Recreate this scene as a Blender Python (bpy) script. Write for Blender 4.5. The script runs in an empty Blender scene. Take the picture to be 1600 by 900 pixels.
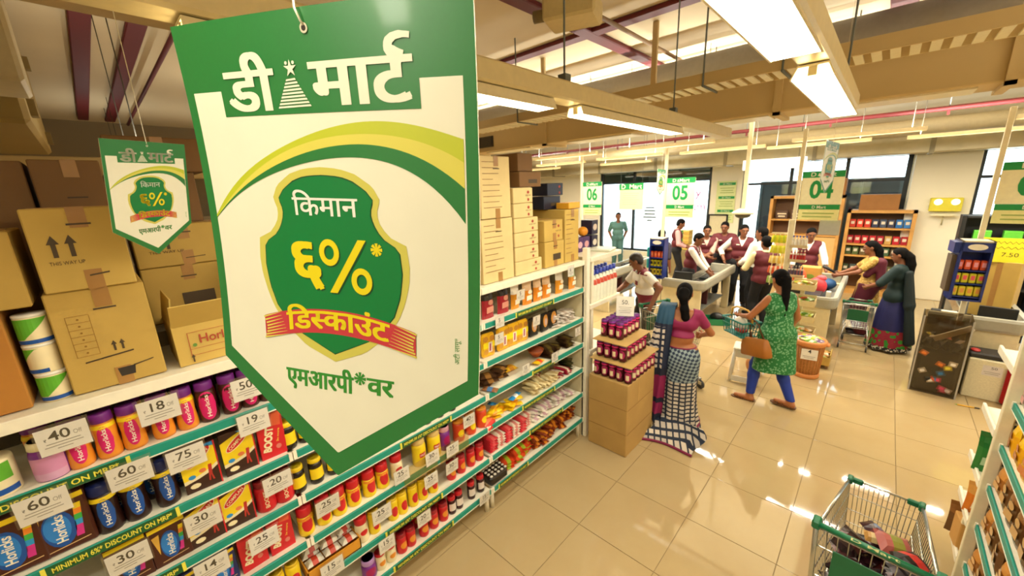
import bpy, math, random
import numpy as np
from mathutils import Matrix, Vector
random.seed(7)
sc = bpy.context.scene
COL = sc.collection
R = math.radians
PI = math.pi
# ---------------------------------------------------------------- camera
EYE = Vector((0, 0, 2.557))
FPX, YAW, PITCH, ROLL = 609.1, R(-43.634), R(14.1825), R(2.237)
_f = Vector((math.sin(YAW)*math.cos(PITCH), math.cos(YAW)*math.cos(PITCH), -math.sin(PITCH)))
_r = Vector((math.cos(YAW), -math.sin(YAW), 0)); _d = _f.cross(_r)
CR = math.cos(ROLL)*_r + math.sin(ROLL)*_d
CD = -math.sin(ROLL)*_r + math.cos(ROLL)*_d
cam = bpy.data.objects.new('camera', bpy.data.cameras.new('camera'))
COL.objects.link(cam); sc.camera = cam
m = Matrix((CR, -CD, -_f)).transposed().to_4x4(); m.translation = EYE
cam.matrix_world = m
cam.data.sensor_width = 36; cam.data.lens = 36*FPX/1600; cam.data.clip_start = .02
cam.data.dof.use_dof = True; cam.data.dof.focus_distance = .47; cam.data.dof.aperture_fstop = 13
# ---------------------------------------------------------------- world, exposure
sc.view_settings.view_transform = 'Standard'; sc.view_settings.look = 'None'
sc.view_settings.gamma = 1; sc.view_settings.use_curve_mapping = False
sc.view_settings.exposure = 0.4
wd = bpy.data.worlds.new('world'); sc.world = wd; wd.use_nodes = True
bg = wd.node_tree.nodes['Background']; bg.inputs[0].default_value = (.93, .98, 1, 1); bg.inputs[1].default_value = 4.0
sc.cycles.use_denoising = True
sc.cycles.max_bounces = 6; sc.cycles.diffuse_bounces = 4; sc.cycles.glossy_bounces = 3
sc.cycles.transmission_bounces = 4; sc.cycles.transparent_max_bounces = 8
sc.cycles.caustics_reflective = False; sc.cycles.caustics_refractive = False
UPL = 1.5
LAMP = (1.0, .965, .86)          # warm tube colour
# ---------------------------------------------------------------- pixel -> point helpers (survey of the photograph)
def ray(x, y): return _f + CR*((x-800)/FPX) + CD*((y-450)/FPX)
def atz(x, y, z):
    d = ray(x, y); return EYE + d*((z-EYE.z)/d.z)
def aty(x, y, Y):
    d = ray(x, y); return EYE + d*(Y/d.y)
def atx(x, y, X):
    d = ray(x, y); return EYE + d*(X/d.x)
# ---------------------------------------------------------------- materials
MATS = {}
def lin(h):
    h = h.lstrip('#'); c = [int(h[i:i+2], 16)/255 for i in (0, 2, 4)]
    return [x/12.92 if x <= .04045 else ((x+.055)/1.055)**2.4 for x in c]
class NT:
    def __init__(s, name):
        s.m = bpy.data.materials.new(name); s.m.use_nodes = True; s.t = s.m.node_tree
        s.b = s.t.nodes['Principled BSDF']; s.out = s.t.nodes['Material Output']
    def n(s, k, **kw):
        q = s.t.nodes.new(k)
        for a, v in kw.items():
            if a[0] == 'i' and a[1:].isdigit(): q.inputs[int(a[1:])].default_value = v
            else: setattr(q, a, v)
        return q
    def l(s, a, b): s.t.links.new(a, b)
    def obj(s): return s.n('ShaderNodeTexCoord').outputs['Object']
def M(h, r=.5, n=.05, sc_=25, metal=0, name=None, coat=0, emit=0, bump=0):
    """plain procedural surface: colour with fine noise variation"""
    key = ('M', h, r, n, sc_, metal, coat, emit, bump)
    if key in MATS: return MATS[key]
    q = NT(name or 'paint_'+h.strip('#')); c = lin(h)
    b = q.b; b.inputs['Roughness'].default_value = r; b.inputs['Metallic'].default_value = metal
    if coat: b.inputs['Coat Weight'].default_value = coat; b.inputs['Coat Roughness'].default_value = .08
    if n:
        t = q.n('ShaderNodeTexNoise'); t.inputs['Scale'].default_value = sc_; t.inputs['Detail'].default_value = 3
        q.l(q.obj(), t.inputs['Vector'])
        mx = q.n('ShaderNodeMix', data_type='RGBA')
        mx.inputs[6].default_value = [min(1, x*(1-n*2)) for x in c]+[1]
        mx.inputs[7].default_value = [min(1, x*(1+n*2)) for x in c]+[1]
        q.l(t.outputs[0], mx.inputs[0]); q.l(mx.outputs[2], b.inputs['Base Color'])
        if bump:
            bp = q.n('ShaderNodeBump'); bp.inputs['Strength'].default_value = bump; bp.inputs['Distance'].default_value = .002
            q.l(t.outputs[0], bp.inputs['Height']); q.l(bp.outputs[0], b.inputs['Normal'])
    else: b.inputs['Base Color'].default_value = c+[1]
    if emit:
        b.inputs['Emission Color'].default_value = c+[1]; b.inputs['Emission Strength'].default_value = emit
    MATS[key] = q.m
    return q.m
def GLASS(name, tint='#ffffff', t=.85, r=.03):
    key = ('G', name)
    if key in MATS: return MATS[key]
    q = NT(name); g = q.n('ShaderNodeBsdfGlossy'); g.inputs['Roughness'].default_value = r
    tr = q.n('ShaderNodeBsdfTransparent'); tr.inputs[0].default_value = lin(tint)+[1]
    mx = q.n('ShaderNodeMixShader'); mx.inputs[0].default_value = 1-t
    q.l(tr.outputs[0], mx.inputs[1]); q.l(g.outputs[0], mx.inputs[2]); q.l(mx.outputs[0], q.out.inputs[0])
    MATS[key] = q.m; return q.m
def CARD(h):
    """corrugated cardboard: long fibres, blotches"""
    key = ('C', h)
    if key in MATS: return MATS[key]
    q = NT('cardboard_'+h.strip('#')); c = lin(h); o = q.obj()
    a = q.n('ShaderNodeTexNoise'); a.inputs['Scale'].default_value = 6; a.inputs['Detail'].default_value = 6
    w = q.n('ShaderNodeTexWave', bands_direction='Z'); w.inputs['Scale'].default_value = 60; w.inputs['Distortion'].default_value = 2
    q.l(o, a.inputs[0]); q.l(o, w.inputs[0])
    mx = q.n('ShaderNodeMix', data_type='RGBA'); mx.inputs[6].default_value = [x*.82 for x in c]+[1]; mx.inputs[7].default_value = [min(1, x*1.15) for x in c]+[1]
    q.l(a.outputs[0], mx.inputs[0]); q.l(mx.outputs[2], q.b.inputs['Base Color']); q.b.inputs['Roughness'].default_value = .75
    bp = q.n('ShaderNodeBump'); bp.inputs['Strength'].default_value = .12; bp.inputs['Distance'].default_value = .001
    q.l(w.outputs[1], bp.inputs['Height']); q.l(bp.outputs[0], q.b.inputs['Normal'])
    MATS[key] = q.m; return q.m
def PATT(name, cols, scale, kind='checker', r=.7):
    """woven or printed cloth: checker / voronoi spots / wave stripes in object space"""
    key = ('P', name)
    if key in MATS: return MATS[key]
    q = NT(name); o = q.obj(); mp = q.n('ShaderNodeMapping'); mp.inputs['Scale'].default_value = scale
    q.l(o, mp.inputs[0]); mx = q.n('ShaderNodeMix', data_type='RGBA')
    mx.inputs[6].default_value = lin(cols[0])+[1]; mx.inputs[7].default_value = lin(cols[1])+[1]
    if kind == 'checker':
        t = q.n('ShaderNodeTexChecker'); t.inputs['Scale'].default_value = 1; q.l(mp.outputs[0], t.inputs[0]); f = t.outputs[1]
    elif kind == 'spots':
        t = q.n('ShaderNodeTexVoronoi'); t.inputs['Scale'].default_value = 1; q.l(mp.outputs[0], t.inputs[0])
        g = q.n('ShaderNodeMath', operation='LESS_THAN'); g.inputs[1].default_value = .42; q.l(t.outputs[0], g.inputs[0]); f = g.outputs[0]
    else:
        t = q.n('ShaderNodeTexWave'); t.inputs['Scale'].default_value = 1; q.l(mp.outputs[0], t.inputs[0])
        g = q.n('ShaderNodeMath', operation='GREATER_THAN'); g.inputs[1].default_value = .6; q.l(t.outputs[1], g.inputs[0]); f = g.outputs[0]
    q.l(f, mx.inputs[0]); q.l(mx.outputs[2], q.b.inputs['Base Color']); q.b.inputs['Roughness'].default_value = r
    MATS[key] = q.m; return q.m
WHITE = M('#f2ecd8', .45); CREAM = M('#e9dfbd', .5); TEAL = M('#12907c', .45); BLACK = M('#141414', .5)
STEEL = M('#b9b9b2', .3, metal=.9); CHROME = M('#d5d5cf', .2, metal=1)
# ---------------------------------------------------------------- mesh builder
class MB:
    def __init__(s): s.v, s.f, s.m, s.s, s.mats, s.T = [], [], [], [], [], None
    def mi(s, mat):
        if mat not in s.mats: s.mats.append(mat)
        return s.mats.index(mat)
    def add(s, vs, fs, mat, smooth=False):
        n = len(s.v); T = s.T
        if T is not None: vs = [T @ Vector(p) for p in vs]
        s.v.extend(tuple(p) for p in vs)
        one = not isinstance(mat, (list, tuple))
        if one: k = s.mi(mat)
        for i, f in enumerate(fs):
            s.f.append([n+j for j in f]); s.m.append(k if one else s.mi(mat[i])); s.s.append(smooth)
        return s
    def box(s, c, d, mat, rz=0, bev=0):
        x, y, z = d[0]/2, d[1]/2, d[2]/2; cs, sn = math.cos(rz), math.sin(rz)
        def P(a, b, e): return (c[0]+a*cs-b*sn, c[1]+a*sn+b*cs, c[2]+e)
        S = [(i, j, k) for k in (-1, 1) for j in (-1, 1) for i in (-1, 1)]
        if not bev:
            return s.add([P(x*i, y*j, z*k) for i, j, k in S], [(0, 2, 3, 1), (4, 5, 7, 6), (0, 1, 5, 4), (2, 6, 7, 3), (0, 4, 6, 2), (1, 3, 7, 5)], mat)
        b = bev; vs = []
        for i, j, k in S:
            vs += [P((x)*i, (y-b)*j, (z-b)*k), P((x-b)*i, y*j, (z-b)*k), P((x-b)*i, (y-b)*j, z*k)]
        I = lambda i, j, k, a: 3*S.index((i, j, k))+a
        F = [[I(1, -1, -1, 0), I(1, 1, -1, 0), I(1, 1, 1, 0), I(1, -1, 1, 0)], [I(-1, -1, -1, 0), I(-1, -1, 1, 0), I(-1, 1, 1, 0), I(-1, 1, -1, 0)],
             [I(-1, 1, -1, 1), I(-1, 1, 1, 1), I(1, 1, 1, 1), I(1, 1, -1, 1)], [I(-1, -1, -1, 1), I(1, -1, -1, 1), I(1, -1, 1, 1), I(-1, -1, 1, 1)],
             [I(-1, -1, 1, 2), I(1, -1, 1, 2), I(1, 1, 1, 2), I(-1, 1, 1, 2)], [I(-1, -1, -1, 2), I(-1, 1, -1, 2), I(1, 1, -1, 2), I(1, -1, -1, 2)]]
        for p in (-1, 1):
            for q in (-1, 1):
                F += [[I(p, q, -1, 0), I(p, q, 1, 0), I(p, q, 1, 1), I(p, q, -1, 1)], [I(p, -1, q, 0), I(p, 1, q, 0), I(p, 1, q, 2), I(p, -1, q, 2)], [I(-1, p, q, 1), I(1, p, q, 1), I(1, p, q, 2), I(-1, p, q, 2)]]
        for i, j, k in S: F.append([I(i, j, k, 0), I(i, j, k, 1), I(i, j, k, 2)])
        return s.add(vs, F, mat)
    def tube(s, pts, r, mat, n=8, cap=True, closed=False):
        pts = [Vector(p) for p in pts]; rs = r if isinstance(r, (list, tuple)) else [r]*len(pts)
        N = len(pts); vs, fs = [], []; up = None
        for i, p in enumerate(pts):
            a = pts[(i-1) % N] if (i or closed) else p; b = pts[(i+1) % N] if (i < N-1 or closed) else p
            t = (b-a).normalized() if (b-a).length > 1e-9 else Vector((0, 0, 1))
            if up is None: up = Vector((0, 0, 1)) if abs(t.z) < .9 else Vector((1, 0, 0))
            u = up-t*up.dot(t)
            if u.length < 1e-6: u = t.orthogonal()
            u.normalize(); w = t.cross(u); up = u
            vs += [p+(u*math.cos(2*PI*k/n)+w*math.sin(2*PI*k/n))*rs[i] for k in range(n)]
        for i in range(N if closed else N-1):
            j = (i+1) % N
            for k in range(n): fs.append((i*n+k, i*n+(k+1) % n, j*n+(k+1) % n, j*n+k))
        if cap and not closed: fs += [tuple(range(n))[::-1], tuple((N-1)*n+k for k in range(n))]
        return s.add(vs, fs, mat, n > 5)
    def lathe(s, prof, mat, n=20, c=(0, 0, 0), sx=1, sy=1, a0=0, a1=2*PI):
        full = abs(a1-a0-2*PI) < 1e-6; k = n if full else n+1; vs, fs, ms = [], [], []
        for r, z in prof: vs += [(c[0]+r*sx*math.cos(a0+(a1-a0)*i/n), c[1]+r*sy*math.sin(a0+(a1-a0)*i/n), c[2]+z) for i in range(k)]
        for j in range(len(prof)-1):
            for i in range(n):
                fs.append((j*k+i, j*k+(i+1) % k, (j+1)*k+(i+1) % k, (j+1)*k+i)); ms.append(mat[j] if isinstance(mat, (list, tuple)) else mat)
        if full:
            if prof[0][0] > 1e-5: fs.append(tuple(range(k))[::-1]); ms.append(ms[0])
            if prof[-1][0] > 1e-5: fs.append(tuple((len(prof)-1)*k+i for i in range(k))); ms.append(ms[-2] if len(ms) > 1 else ms[0])
        return s.add(vs, fs, ms, True)
    def prism(s, poly, d, mat, y0=0):
        """outline in XZ (counter-clockwise seen from -Y), front at y0, depth d towards +Y"""
        n = len(poly); vs = [(x, y0, z) for x, z in poly]+[(x, y0+d, z) for x, z in poly]
        fs = [tuple(range(n)), tuple(range(2*n-1, n-1, -1))]+[(i, i+n, (i+1) % n+n, (i+1) % n) for i in range(n)]
        return s.add(vs, fs, mat)
    def ell(s, c, r, mat, n=14, k=9):
        vs, fs = [], []
        for j in range(k+1):
            a = PI*j/k
            vs += [(c[0]+r[0]*math.sin(a)*math.cos(2*PI*i/n), c[1]+r[1]*math.sin(a)*math.sin(2*PI*i/n), c[2]-r[2]*math.cos(a)) for i in range(n)]
        for j in range(k):
            for i in range(n): fs.append((j*n+i, j*n+(i+1) % n, (j+1)*n+(i+1) % n, (j+1)*n+i))
        return s.add(vs, fs, mat, True)
    def quad(s, a, b, c, d, mat): return s.add([a, b, c, d], [(0, 1, 2, 3)], mat)
    def grid(s, P, mat, smooth=True, both=False):
        h, w = len(P), len(P[0]); vs = [p for row in P for p in row]
        fs = [(i*w+j, i*w+j+1, (i+1)*w+j+1, (i+1)*w+j) for i in range(h-1) for j in range(w-1)]
        return s.add(vs, fs, mat, smooth)
    def data(s, name):
        me = bpy.data.meshes.new(name); me.from_pydata(s.v, [], s.f)
        for q in s.mats: me.materials.append(q)
        if len(s.mats) > 1: me.polygons.foreach_set('material_index', s.m)
        if any(s.s): me.polygons.foreach_set('use_smooth', s.s)
        me.update(); return me
    def build(s, name, parent=None, loc=None, rz=0):
        o = bpy.data.objects.new(name, s.data(name)); COL.objects.link(o)
        if parent is not None: o.parent = parent
        if loc is not None: o.location = loc
        if rz: o.rotation_euler.z = rz
        return o
def tag(o, label, cat, group=None, kind=None):
    o['label'] = label
    if cat: o['category'] = cat
    if group: o['group'] = group
    if kind: o['kind'] = kind
    return o
def thing(name, label, cat, loc=(0, 0, 0), rz=0, group=None):
    o = bpy.data.objects.new(name, None); COL.objects.link(o); o.empty_display_size = .05
    o.location = loc; o.rotation_euler.z = rz
    return tag(o, label, cat, group)
def struct(name, mb, parent=None):
    o = mb.build(name, parent)
    if parent is None: o['kind'] = 'structure'
    return o
def copy_tree(o, parent=None):
    c = o.copy(); COL.objects.link(c)
    if parent is not None: c.parent = parent
    for ch in list(o.children): copy_tree(ch, c)
    return c
class Proto:
    """one built thing, moved to its first place and copied to the others"""
    def __init__(s, root): s.o, s.used = root, False
    def put(s, loc, rz=0, label=None, group=None, sc_=None, rot=None):
        o = copy_tree(s.o) if s.used else s.o
        s.used = True; o.location = loc; o.rotation_euler = rot if rot else (0, 0, rz)
        if sc_: o.scale = sc_ if isinstance(sc_, tuple) else (sc_,)*3
        if label: o['label'] = label
        if group: o['group'] = group
        return o
# ---------------------------------------------------------------- lettering
GL = {}
def _tm(body, off):
    c = bpy.data.curves.new('t', 'FONT'); c.body = body; c.size = 1; c.resolution_u = 3; c.offset = off
    o = bpy.data.objects.new('t', c); me = o.to_mesh()
    v = [(p.co.x, p.co.y) for p in me.vertices]; f = [tuple(p.vertices) for p in me.polygons]
    o.to_mesh_clear(); bpy.data.objects.remove(o); bpy.data.curves.remove(c)
    return v, f
def _w(body):
    v, _ = _tm(body, 0); return max(p[0] for p in v)
def glyph(ch, off=0):
    k = (ch, off)
    if k not in GL:
        v, f = _tm(ch, off) if ch != ' ' else ([], [])
        k2 = ('adv', ch)
        if k2 not in GL: GL[k2] = _w('H'+ch+'H')-_w('HH')
        GL[k] = (v, f, GL[k2])
    return GL[k]
def layout(s, off=0):
    x, out = 0, []
    for ch in s:
        v, f, a = glyph(ch, off); out.append(([(p[0]+x, p[1]) for p in v], f)); x += a
    return out, x
def text(mb, s, mat, fn, w=None, h=1.0, off=0.0, sx=None, x0=0, z0=0, align='c'):
    """lettering mapped by fn(u,v); cap height h*~.7; fitted to width w when given"""
    out, W = layout(s, off); k = sx if sx else (w/W if w else h)
    o = x0-(W*k/2 if align == 'c' else 0)
    for v, f in out:
        if v: mb.add([fn(o+p[0]*k, z0+p[1]*h) for p in v], f, mat)
    return W*k
def flat(y): return lambda u, v: (u, y, v)
def stroke(mb, pts, w, mat, fn):
    """flat brush stroke of width w (or widths) through 2D points"""
    n = len(pts); ws = w if isinstance(w, (list, tuple)) else [w]*n; A, B = [], []
    for i, p in enumerate(pts):
        a = pts[max(0, i-1)]; b = pts[min(n-1, i+1)]; dx, dy = b[0]-a[0], b[1]-a[1]; L = math.hypot(dx, dy) or 1
        nx, ny = -dy/L*ws[i]/2, dx/L*ws[i]/2
        A.append(fn(p[0]+nx, p[1]+ny)); B.append(fn(p[0]-nx, p[1]-ny))
    mb.add(A+B, [(i, i+1, n+i+1, n+i) for i in range(n-1)], mat)
def bez(a, b, c, n=8): return [((1-t)**2*a[0]+2*t*(1-t)*b[0]+t*t*c[0], (1-t)**2*a[1]+2*t*(1-t)*b[1]+t*t*c[1]) for t in [i/n for i in range(n+1)]]
def poly2(mb, pts, mat, fn): mb.add([fn(*p) for p in pts], [tuple(range(len(pts)))], mat)
def oval(cx, cz, rx, rz, n=20): return [(cx+rx*math.cos(2*PI*i/n), cz+rz*math.sin(2*PI*i/n)) for i in range(n)]
# ================================================================ ROOM SHELL
CEIL = 4.35
XL, XR, YB, YF = -13.0, 6.5, -4.5, 12.0
def tile_mat():
    q = NT('polished_tile'); o = q.obj()
    a = q.n('ShaderNodeTexNoise'); a.inputs['Scale'].default_value = 2.2; a.inputs['Detail'].default_value = 8; a.inputs['Roughness'].default_value = .65
    v = q.n('ShaderNodeTexNoise'); v.inputs['Scale'].default_value = 130
    q.l(o, a.inputs[0]); q.l(o, v.inputs[0])
    mx = q.n('ShaderNodeMix', data_type='RGBA'); mx.inputs[6].default_value = lin('#b0976a')+[1]; mx.inputs[7].default_value = lin('#bea97f')+[1]
    q.l(a.outputs[0], mx.inputs[0]); q.l(mx.outputs[2], q.b.inputs['Base Color'])
    mr = q.n('ShaderNodeMapRange'); mr.inputs[3].default_value = .03; mr.inputs[4].default_value = .07
    q.l(v.outputs[0], mr.inputs[0]); q.l(mr.outputs[0], q.b.inputs['Roughness']); q.b.inputs['IOR'].default_value = 1.5
    return q.m
def wall_mat(h, name):
    q = NT(name); o = q.obj(); a = q.n('ShaderNodeTexNoise'); a.inputs['Scale'].default_value = 1.3; a.inputs['Detail'].default_value = 5
    q.l(o, a.inputs[0]); c = lin(h); mx = q.n('ShaderNodeMix', data_type='RGBA')
    mx.inputs[6].default_value = [x*.9 for x in c]+[1]; mx.inputs[7].default_value = [min(1, x*1.06) for x in c]+[1]
    q.l(a.outputs[0], mx.inputs[0]); q.l(mx.outputs[2], q.b.inputs['Base Color']); q.b.inputs['Roughness'].default_value = .75
    bp = q.n('ShaderNodeBump'); bp.inputs['Strength'].default_value = .08; n2 = q.n('ShaderNodeTexNoise'); n2.inputs['Scale'].default_value = 70
    q.l(o, n2.inputs[0]); q.l(n2.outputs[0], bp.inputs['Height']); q.l(bp.outputs[0], q.b.inputs['Normal'])
    return q.m
TILE = tile_mat(); WALL = wall_mat('#f1ecd8', 'painted_wall'); CEILM = wall_mat('#dccaa4', 'ceiling_paint'); TAN = wall_mat('#d2b985', 'duct_paint')
GROUT = M('#9a8560', .8); REDP = M('#661a1e', .6); DKWALL = wall_mat('#8a795c', 'shaded_wall')  # last one: darker wall copy, the dim hall's shade put into its colour
def box_between(mb, lo, hi, mat, bev=0):
    return mb.box([(a+b)/2 for a, b in zip(lo, hi)], [abs(b-a) for a, b in zip(lo, hi)], mat, 0, bev)
# floor: grout slab and single tiles where they can be told apart
gx0, gy0, ts = -1.999, 3.923, .6
def brick_floor():
    q = NT('tiled_floor'); o = q.obj(); mp = q.n('ShaderNodeMapping'); mp.inputs['Location'].default_value = (-gx0, -gy0, 0)
    b = q.n('ShaderNodeTexBrick'); b.offset = 0; b.inputs['Scale'].default_value = 1; b.inputs['Mortar Size'].default_value = .004
    b.inputs['Brick Width'].default_value = ts; b.inputs['Row Height'].default_value = ts
    b.inputs['Color1'].default_value = lin('#b59d70')+[1]; b.inputs['Color2'].default_value = lin('#bba57a')+[1]; b.inputs['Mortar'].default_value = lin('#9a8560')+[1]
    q.l(o, mp.inputs[0]); q.l(mp.outputs[0], b.inputs[0]); q.l(b.outputs[0], q.b.inputs['Base Color']); q.b.inputs['Roughness'].default_value = .07
    return q.m
mb = MB(); box_between(mb, (XL, YB, -.2), (XR, YF+.1, -.006), GROUT); floor = struct('floor', mb)
TX, TY = range(-3, 5), range(-5, 11)
mb = MB(); FB = brick_floor()
x0, x1, y0, y1 = gx0+ts*TX[0], gx0+ts*(TX[-1]+1), gy0+ts*TY[0], gy0+ts*(TY[-1]+1)
for lo, hi in (((XL, YB), (x0, YF)), ((x1, YB), (XR, YF)), ((x0, YB), (x1, y0)), ((x0, y1), (x1, YF))):
    box_between(mb, (lo[0], lo[1], -.006), (hi[0], hi[1], 0), FB)
o = mb.build('far_tiling', floor); o['kind'] = 'stuff'
mb = MB(); mb.box((0, 0, -.003), (ts-.004, ts-.004, .006), TILE, 0, .001); tile0 = mb.data('floor_tile')
for i in TX:
    for j in TY:
        o = bpy.data.objects.new('floor_tile', tile0); COL.objects.link(o); o.parent = floor
        o.location = (gx0+ts*(i+.5), gy0+ts*(j+.5), 0)
mb = MB(); box_between(mb, (XL, YB, CEIL), (XR, YF+.3, CEIL+.2), CEILM); ceiling = struct('ceiling', mb)
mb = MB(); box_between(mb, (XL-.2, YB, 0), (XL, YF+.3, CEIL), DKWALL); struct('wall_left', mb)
mb = MB(); box_between(mb, (XR, YB, 0), (XR+.2, YF+.3, CEIL), WALL); struct('wall_right', mb)
mb = MB(); box_between(mb, (XL-.2, YB-.2, 0), (XR+.2, YB, CEIL), WALL); struct('wall_back', mb)
# front wall with three shop windows
HOLES = [(-7.15, -3.62, .45, 3.05), (-2.85, .3, .1, 3.0), (1.22, 4.6, .1, 3.0)]
mb = MB(); xs = [XL]+[v for h in HOLES for v in h[:2]]+[XR]
for a, b in zip(xs[::2], xs[1::2]): box_between(mb, (a, YF, 0), (b, YF+.3, CEIL), WALL)
for a, b, z0, z1 in HOLES:
    box_between(mb, (a, YF, z1), (b, YF+.3, CEIL), WALL); box_between(mb, (a, YF, 0), (b, YF+.3, z0), WALL)
wall_front = struct('wall_front', mb)
DARKF = M('#1c2326', .4); PANE = GLASS('window_glass', '#f2fbff', .93); DGREEN = GLASS('dark_green_glass', '#27504a', .6)
for k, (a, b, z0, z1) in enumerate(HOLES):
    mb = MB(); y = YF+.12
    for x in (a+.04, b-.04): box_between(mb, (x-.04, y-.05, z0), (x+.04, y+.05, z1), DARKF)
    for z in (z0+.03, z1-.03): box_between(mb, (a, y-.05, z-.03), (b, y+.05, z+.03), DARKF)
    w = struct('window_%d' % (k+1), mb)
    muls = [(-5.95, -4.95) if k == 0 else (-1.8, -.75) if k == 1 else (2.3, 3.4)][0]
    for x in muls:
        q = MB(); box_between(q, (x-.035, y-.04, z0+.06), (x+.035, y+.04, z1-.06), DARKF); q.build('mullion', w)
    ed = [a+.08]+[v for x in muls for v in (x-.035, x+.035)]+[b-.08]; zt = 2.62 if k == 0 else 2.45
    q = MB(); box_between(q, (a+.08, y-.03, zt-.03), (b-.08, y+.03, zt+.03), DARKF); q.build('transom', w)
    for e0, e1 in zip(ed[::2], ed[1::2]):
        q = MB(); box_between(q, (e0, y-.006, z0+.06), (e1, y+.006, zt-.03), PANE); q.build('pane', w)
        q = MB(); box_between(q, (e0, y-.006, zt+.03), (e1, y+.006, z1-.06), DGREEN if k == 0 else PANE); q.build('top_pane', w)
# lettering and poster on the glass of window 1
mb = MB(); PINK = M('#d8357f', .5)
mb.T = Matrix.Translation((-4.2, YF+.1, 2.05))
text(mb, 'ofty', PINK, flat(0), w=.62, h=.34, z0=.1); text(mb, 'Cream', PINK, flat(0), w=.9, h=.34, z0=-.28)
tag(mb.build('window_lettering'), 'pink cursive style lettering stuck on the right pane of the glazing', 'lettering')
mb = MB(); GREY = M('#6d7372', .6); mb.T = Matrix.Translation((-5.4, YF+.1, 1.62))
for i, w in enumerate((.3, .36, .34, .42, .16)): mb.box((0, 0, .22-i*.1), (w, .004, .045), GREY)
tag(mb.build('window_notice'), 'small grey printed notice on the middle glass pane', 'notice')
# outside: pavement, bright building front, dark shopfront to the right
mb = MB(); box_between(mb, (-30, YF+.3, -.3), (20, 40, -.02), M('#cfcabb', .8)); tag(mb.build('pavement'), 'pale paving outside beyond the shop windows', 'pavement', kind='structure')
mb = MB(); DK = M('#20303a', .35)
box_between(mb, (-2.62, YF+1.0, 0), (1.0, YF+1.25, 2.5), DK)
for i in range(5): box_between(mb, (-2.62+i*.7, YF+.96, .05), (-2.56+i*.7, YF+1.0, 2.48), M('#31434c', .4))
tag(mb.build('dark_shopfront'), 'dark blue glazed partition standing outside the middle window', 'partition')
# air ducts, pipes, beams under the ceiling
def bar(name, lo, hi, mat, label, cat, bev=.01, group=None):
    q = MB(); box_between(q, lo, hi, mat, bev); return tag(q.build(name), label, cat, group)
duct = bar('air_duct', (-11, 4.88, 3.2), (5.5, 5.35, 3.62), TAN, 'long beige rectangular air duct running above the aisle end', 'duct')
for x in (-9.2, -7.4, -5.6, -3.85, -2.2, -.92, .55, 1.9, 3.3):
    q = MB(); box_between(q, (x-.03, 4.845, 3.17), (x+.03, 4.88, CEIL), TAN); box_between(q, (x-.03, 4.845, 3.17), (x+.03, 5.4, 3.2), TAN); q.build('hanger', duct)
for x in (-8.3, -6.5, -4.7, -3.0, -1.5, -.1, 1.3):
    q = MB(); box_between(q, (x-.5, 4.95, 3.185), (x+.5, 5.28, 3.2), M('#efe3bd', .4)); q.build('underside_panel', duct)
q = MB(); box_between(q, (-5.65, 4.86, 3.27), (-4.95, 4.88, 3.44), M('#3b3424', .7)); gr = q.build('grille', duct)
for i in range(6):
    q = MB(); box_between(q, (-5.62, 4.85, 3.28+i*.027), (-4.98, 4.862, 3.292+i*.027), M('#5e5238', .6)); q.build('louvre', gr)
tray = thing('cable_tray', 'slotted beige cable tray hanging in front of the air duct', 'tray')
q = MB()
for y in (4.02, 4.36): box_between(q, (-10, y-.012, 3.4), (5.5, y+.012, 3.5), TAN)
q.build('side_rail', tray)
q = MB(); x = -4.6; RUNG = M('#f3e9c8', .4)
while x < 3.4:
    q.box((x, 4.19, 3.405), (.055, .32, .012), RUNG); x += .1
o = q.build('rungs', tray); o['kind'] = 'stuff'
for x in (-9, -6.2, -3.6, -1.35, -.75, .9, 2.2):
    q = MB(); q.tube([(x, 4.0, 3.4), (x, 4.0, CEIL)], .008, GREY, 6); q.tube([(x, 4.0, 3.395), (x, 4.4, 3.395)], .012, GREY, 6); q.build('hanger_rod', tray)
q = MB(); q.tube([(-11, 5.85, 3.95), (5.5, 5.85, 3.95)], .2, M('#a8a6a4', .5), 20)
tag(q.build('round_duct'), 'grey round duct behind the beige air duct, near the ceiling', 'duct')
for i, (y, w) in enumerate(((.32, .08), (.72, .08), (4.52, .085))): bar('ceiling_beam', (-12.5, y-w, CEIL-.05), (6, y+w, CEIL), REDP, ('red ceiling beam crossing above the cardboard boxes, left one', 'red ceiling beam crossing above the cardboard boxes, right one', 'red ceiling beam crossing above the tube lights')[i], 'beam', group='red ceiling beams')
for i, x in enumerate((-2.87, -.15, .27)): bar('ceiling_beam', (x-(.085 if i == 0 else .11), 1.0, CEIL-.053), (x+(.085 if i == 0 else .11), 11.8, CEIL), REDP, ('red lengthwise ceiling beam left of the tube lights', 'red lengthwise ceiling beam over the aisle', 'rightmost red lengthwise ceiling beam')[i], 'beam', group='red ceiling beams')
def pipe(name, pts, r, mat, label, hang=None):
    q = MB(); q.tube(pts, r, mat, 10); o = tag(q.build(name), label, 'pipe')
    if hang:
        for x in hang:
            h = MB(); h.tube([(x, pts[0][1], pts[0][2]), (x, pts[0][1], CEIL)], .007, GREY, 6); h.box((x, pts[0][1], pts[0][2]-.06), (.03, .03, .07), mat); h.build('pipe_hanger', o)
    return o
pipe('sprinkler_pipe', [(-12, 6.36, 4.1), (6, 6.36, 4.1)], .045, REDP, 'thick red sprinkler pipe high above the air duct', (-6, -4, -2, -.5, 1))
pipe('sprinkler_pipe', [(-12, 9.2, 3.5), (6, 9.2, 3.5)], .035, REDP, 'red sprinkler pipe running above the checkout signs', (-8, -6.5, -5, -3.6, -2.2, -.9, .5, 1.6))
pipe('sprinkler_pipe', [(-12, .95, 4.2), (6, .95, 4.2)], .025, REDP, 'thin red pipe under the ceiling above the boxes')
pipe('sprinkler_pipe', [(-12, 2.3, 4.25), (6, 2.3, 4.25)], .02, M('#7e5a3c', .6), 'thin brown pipe under the ceiling above the big sign')
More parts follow.
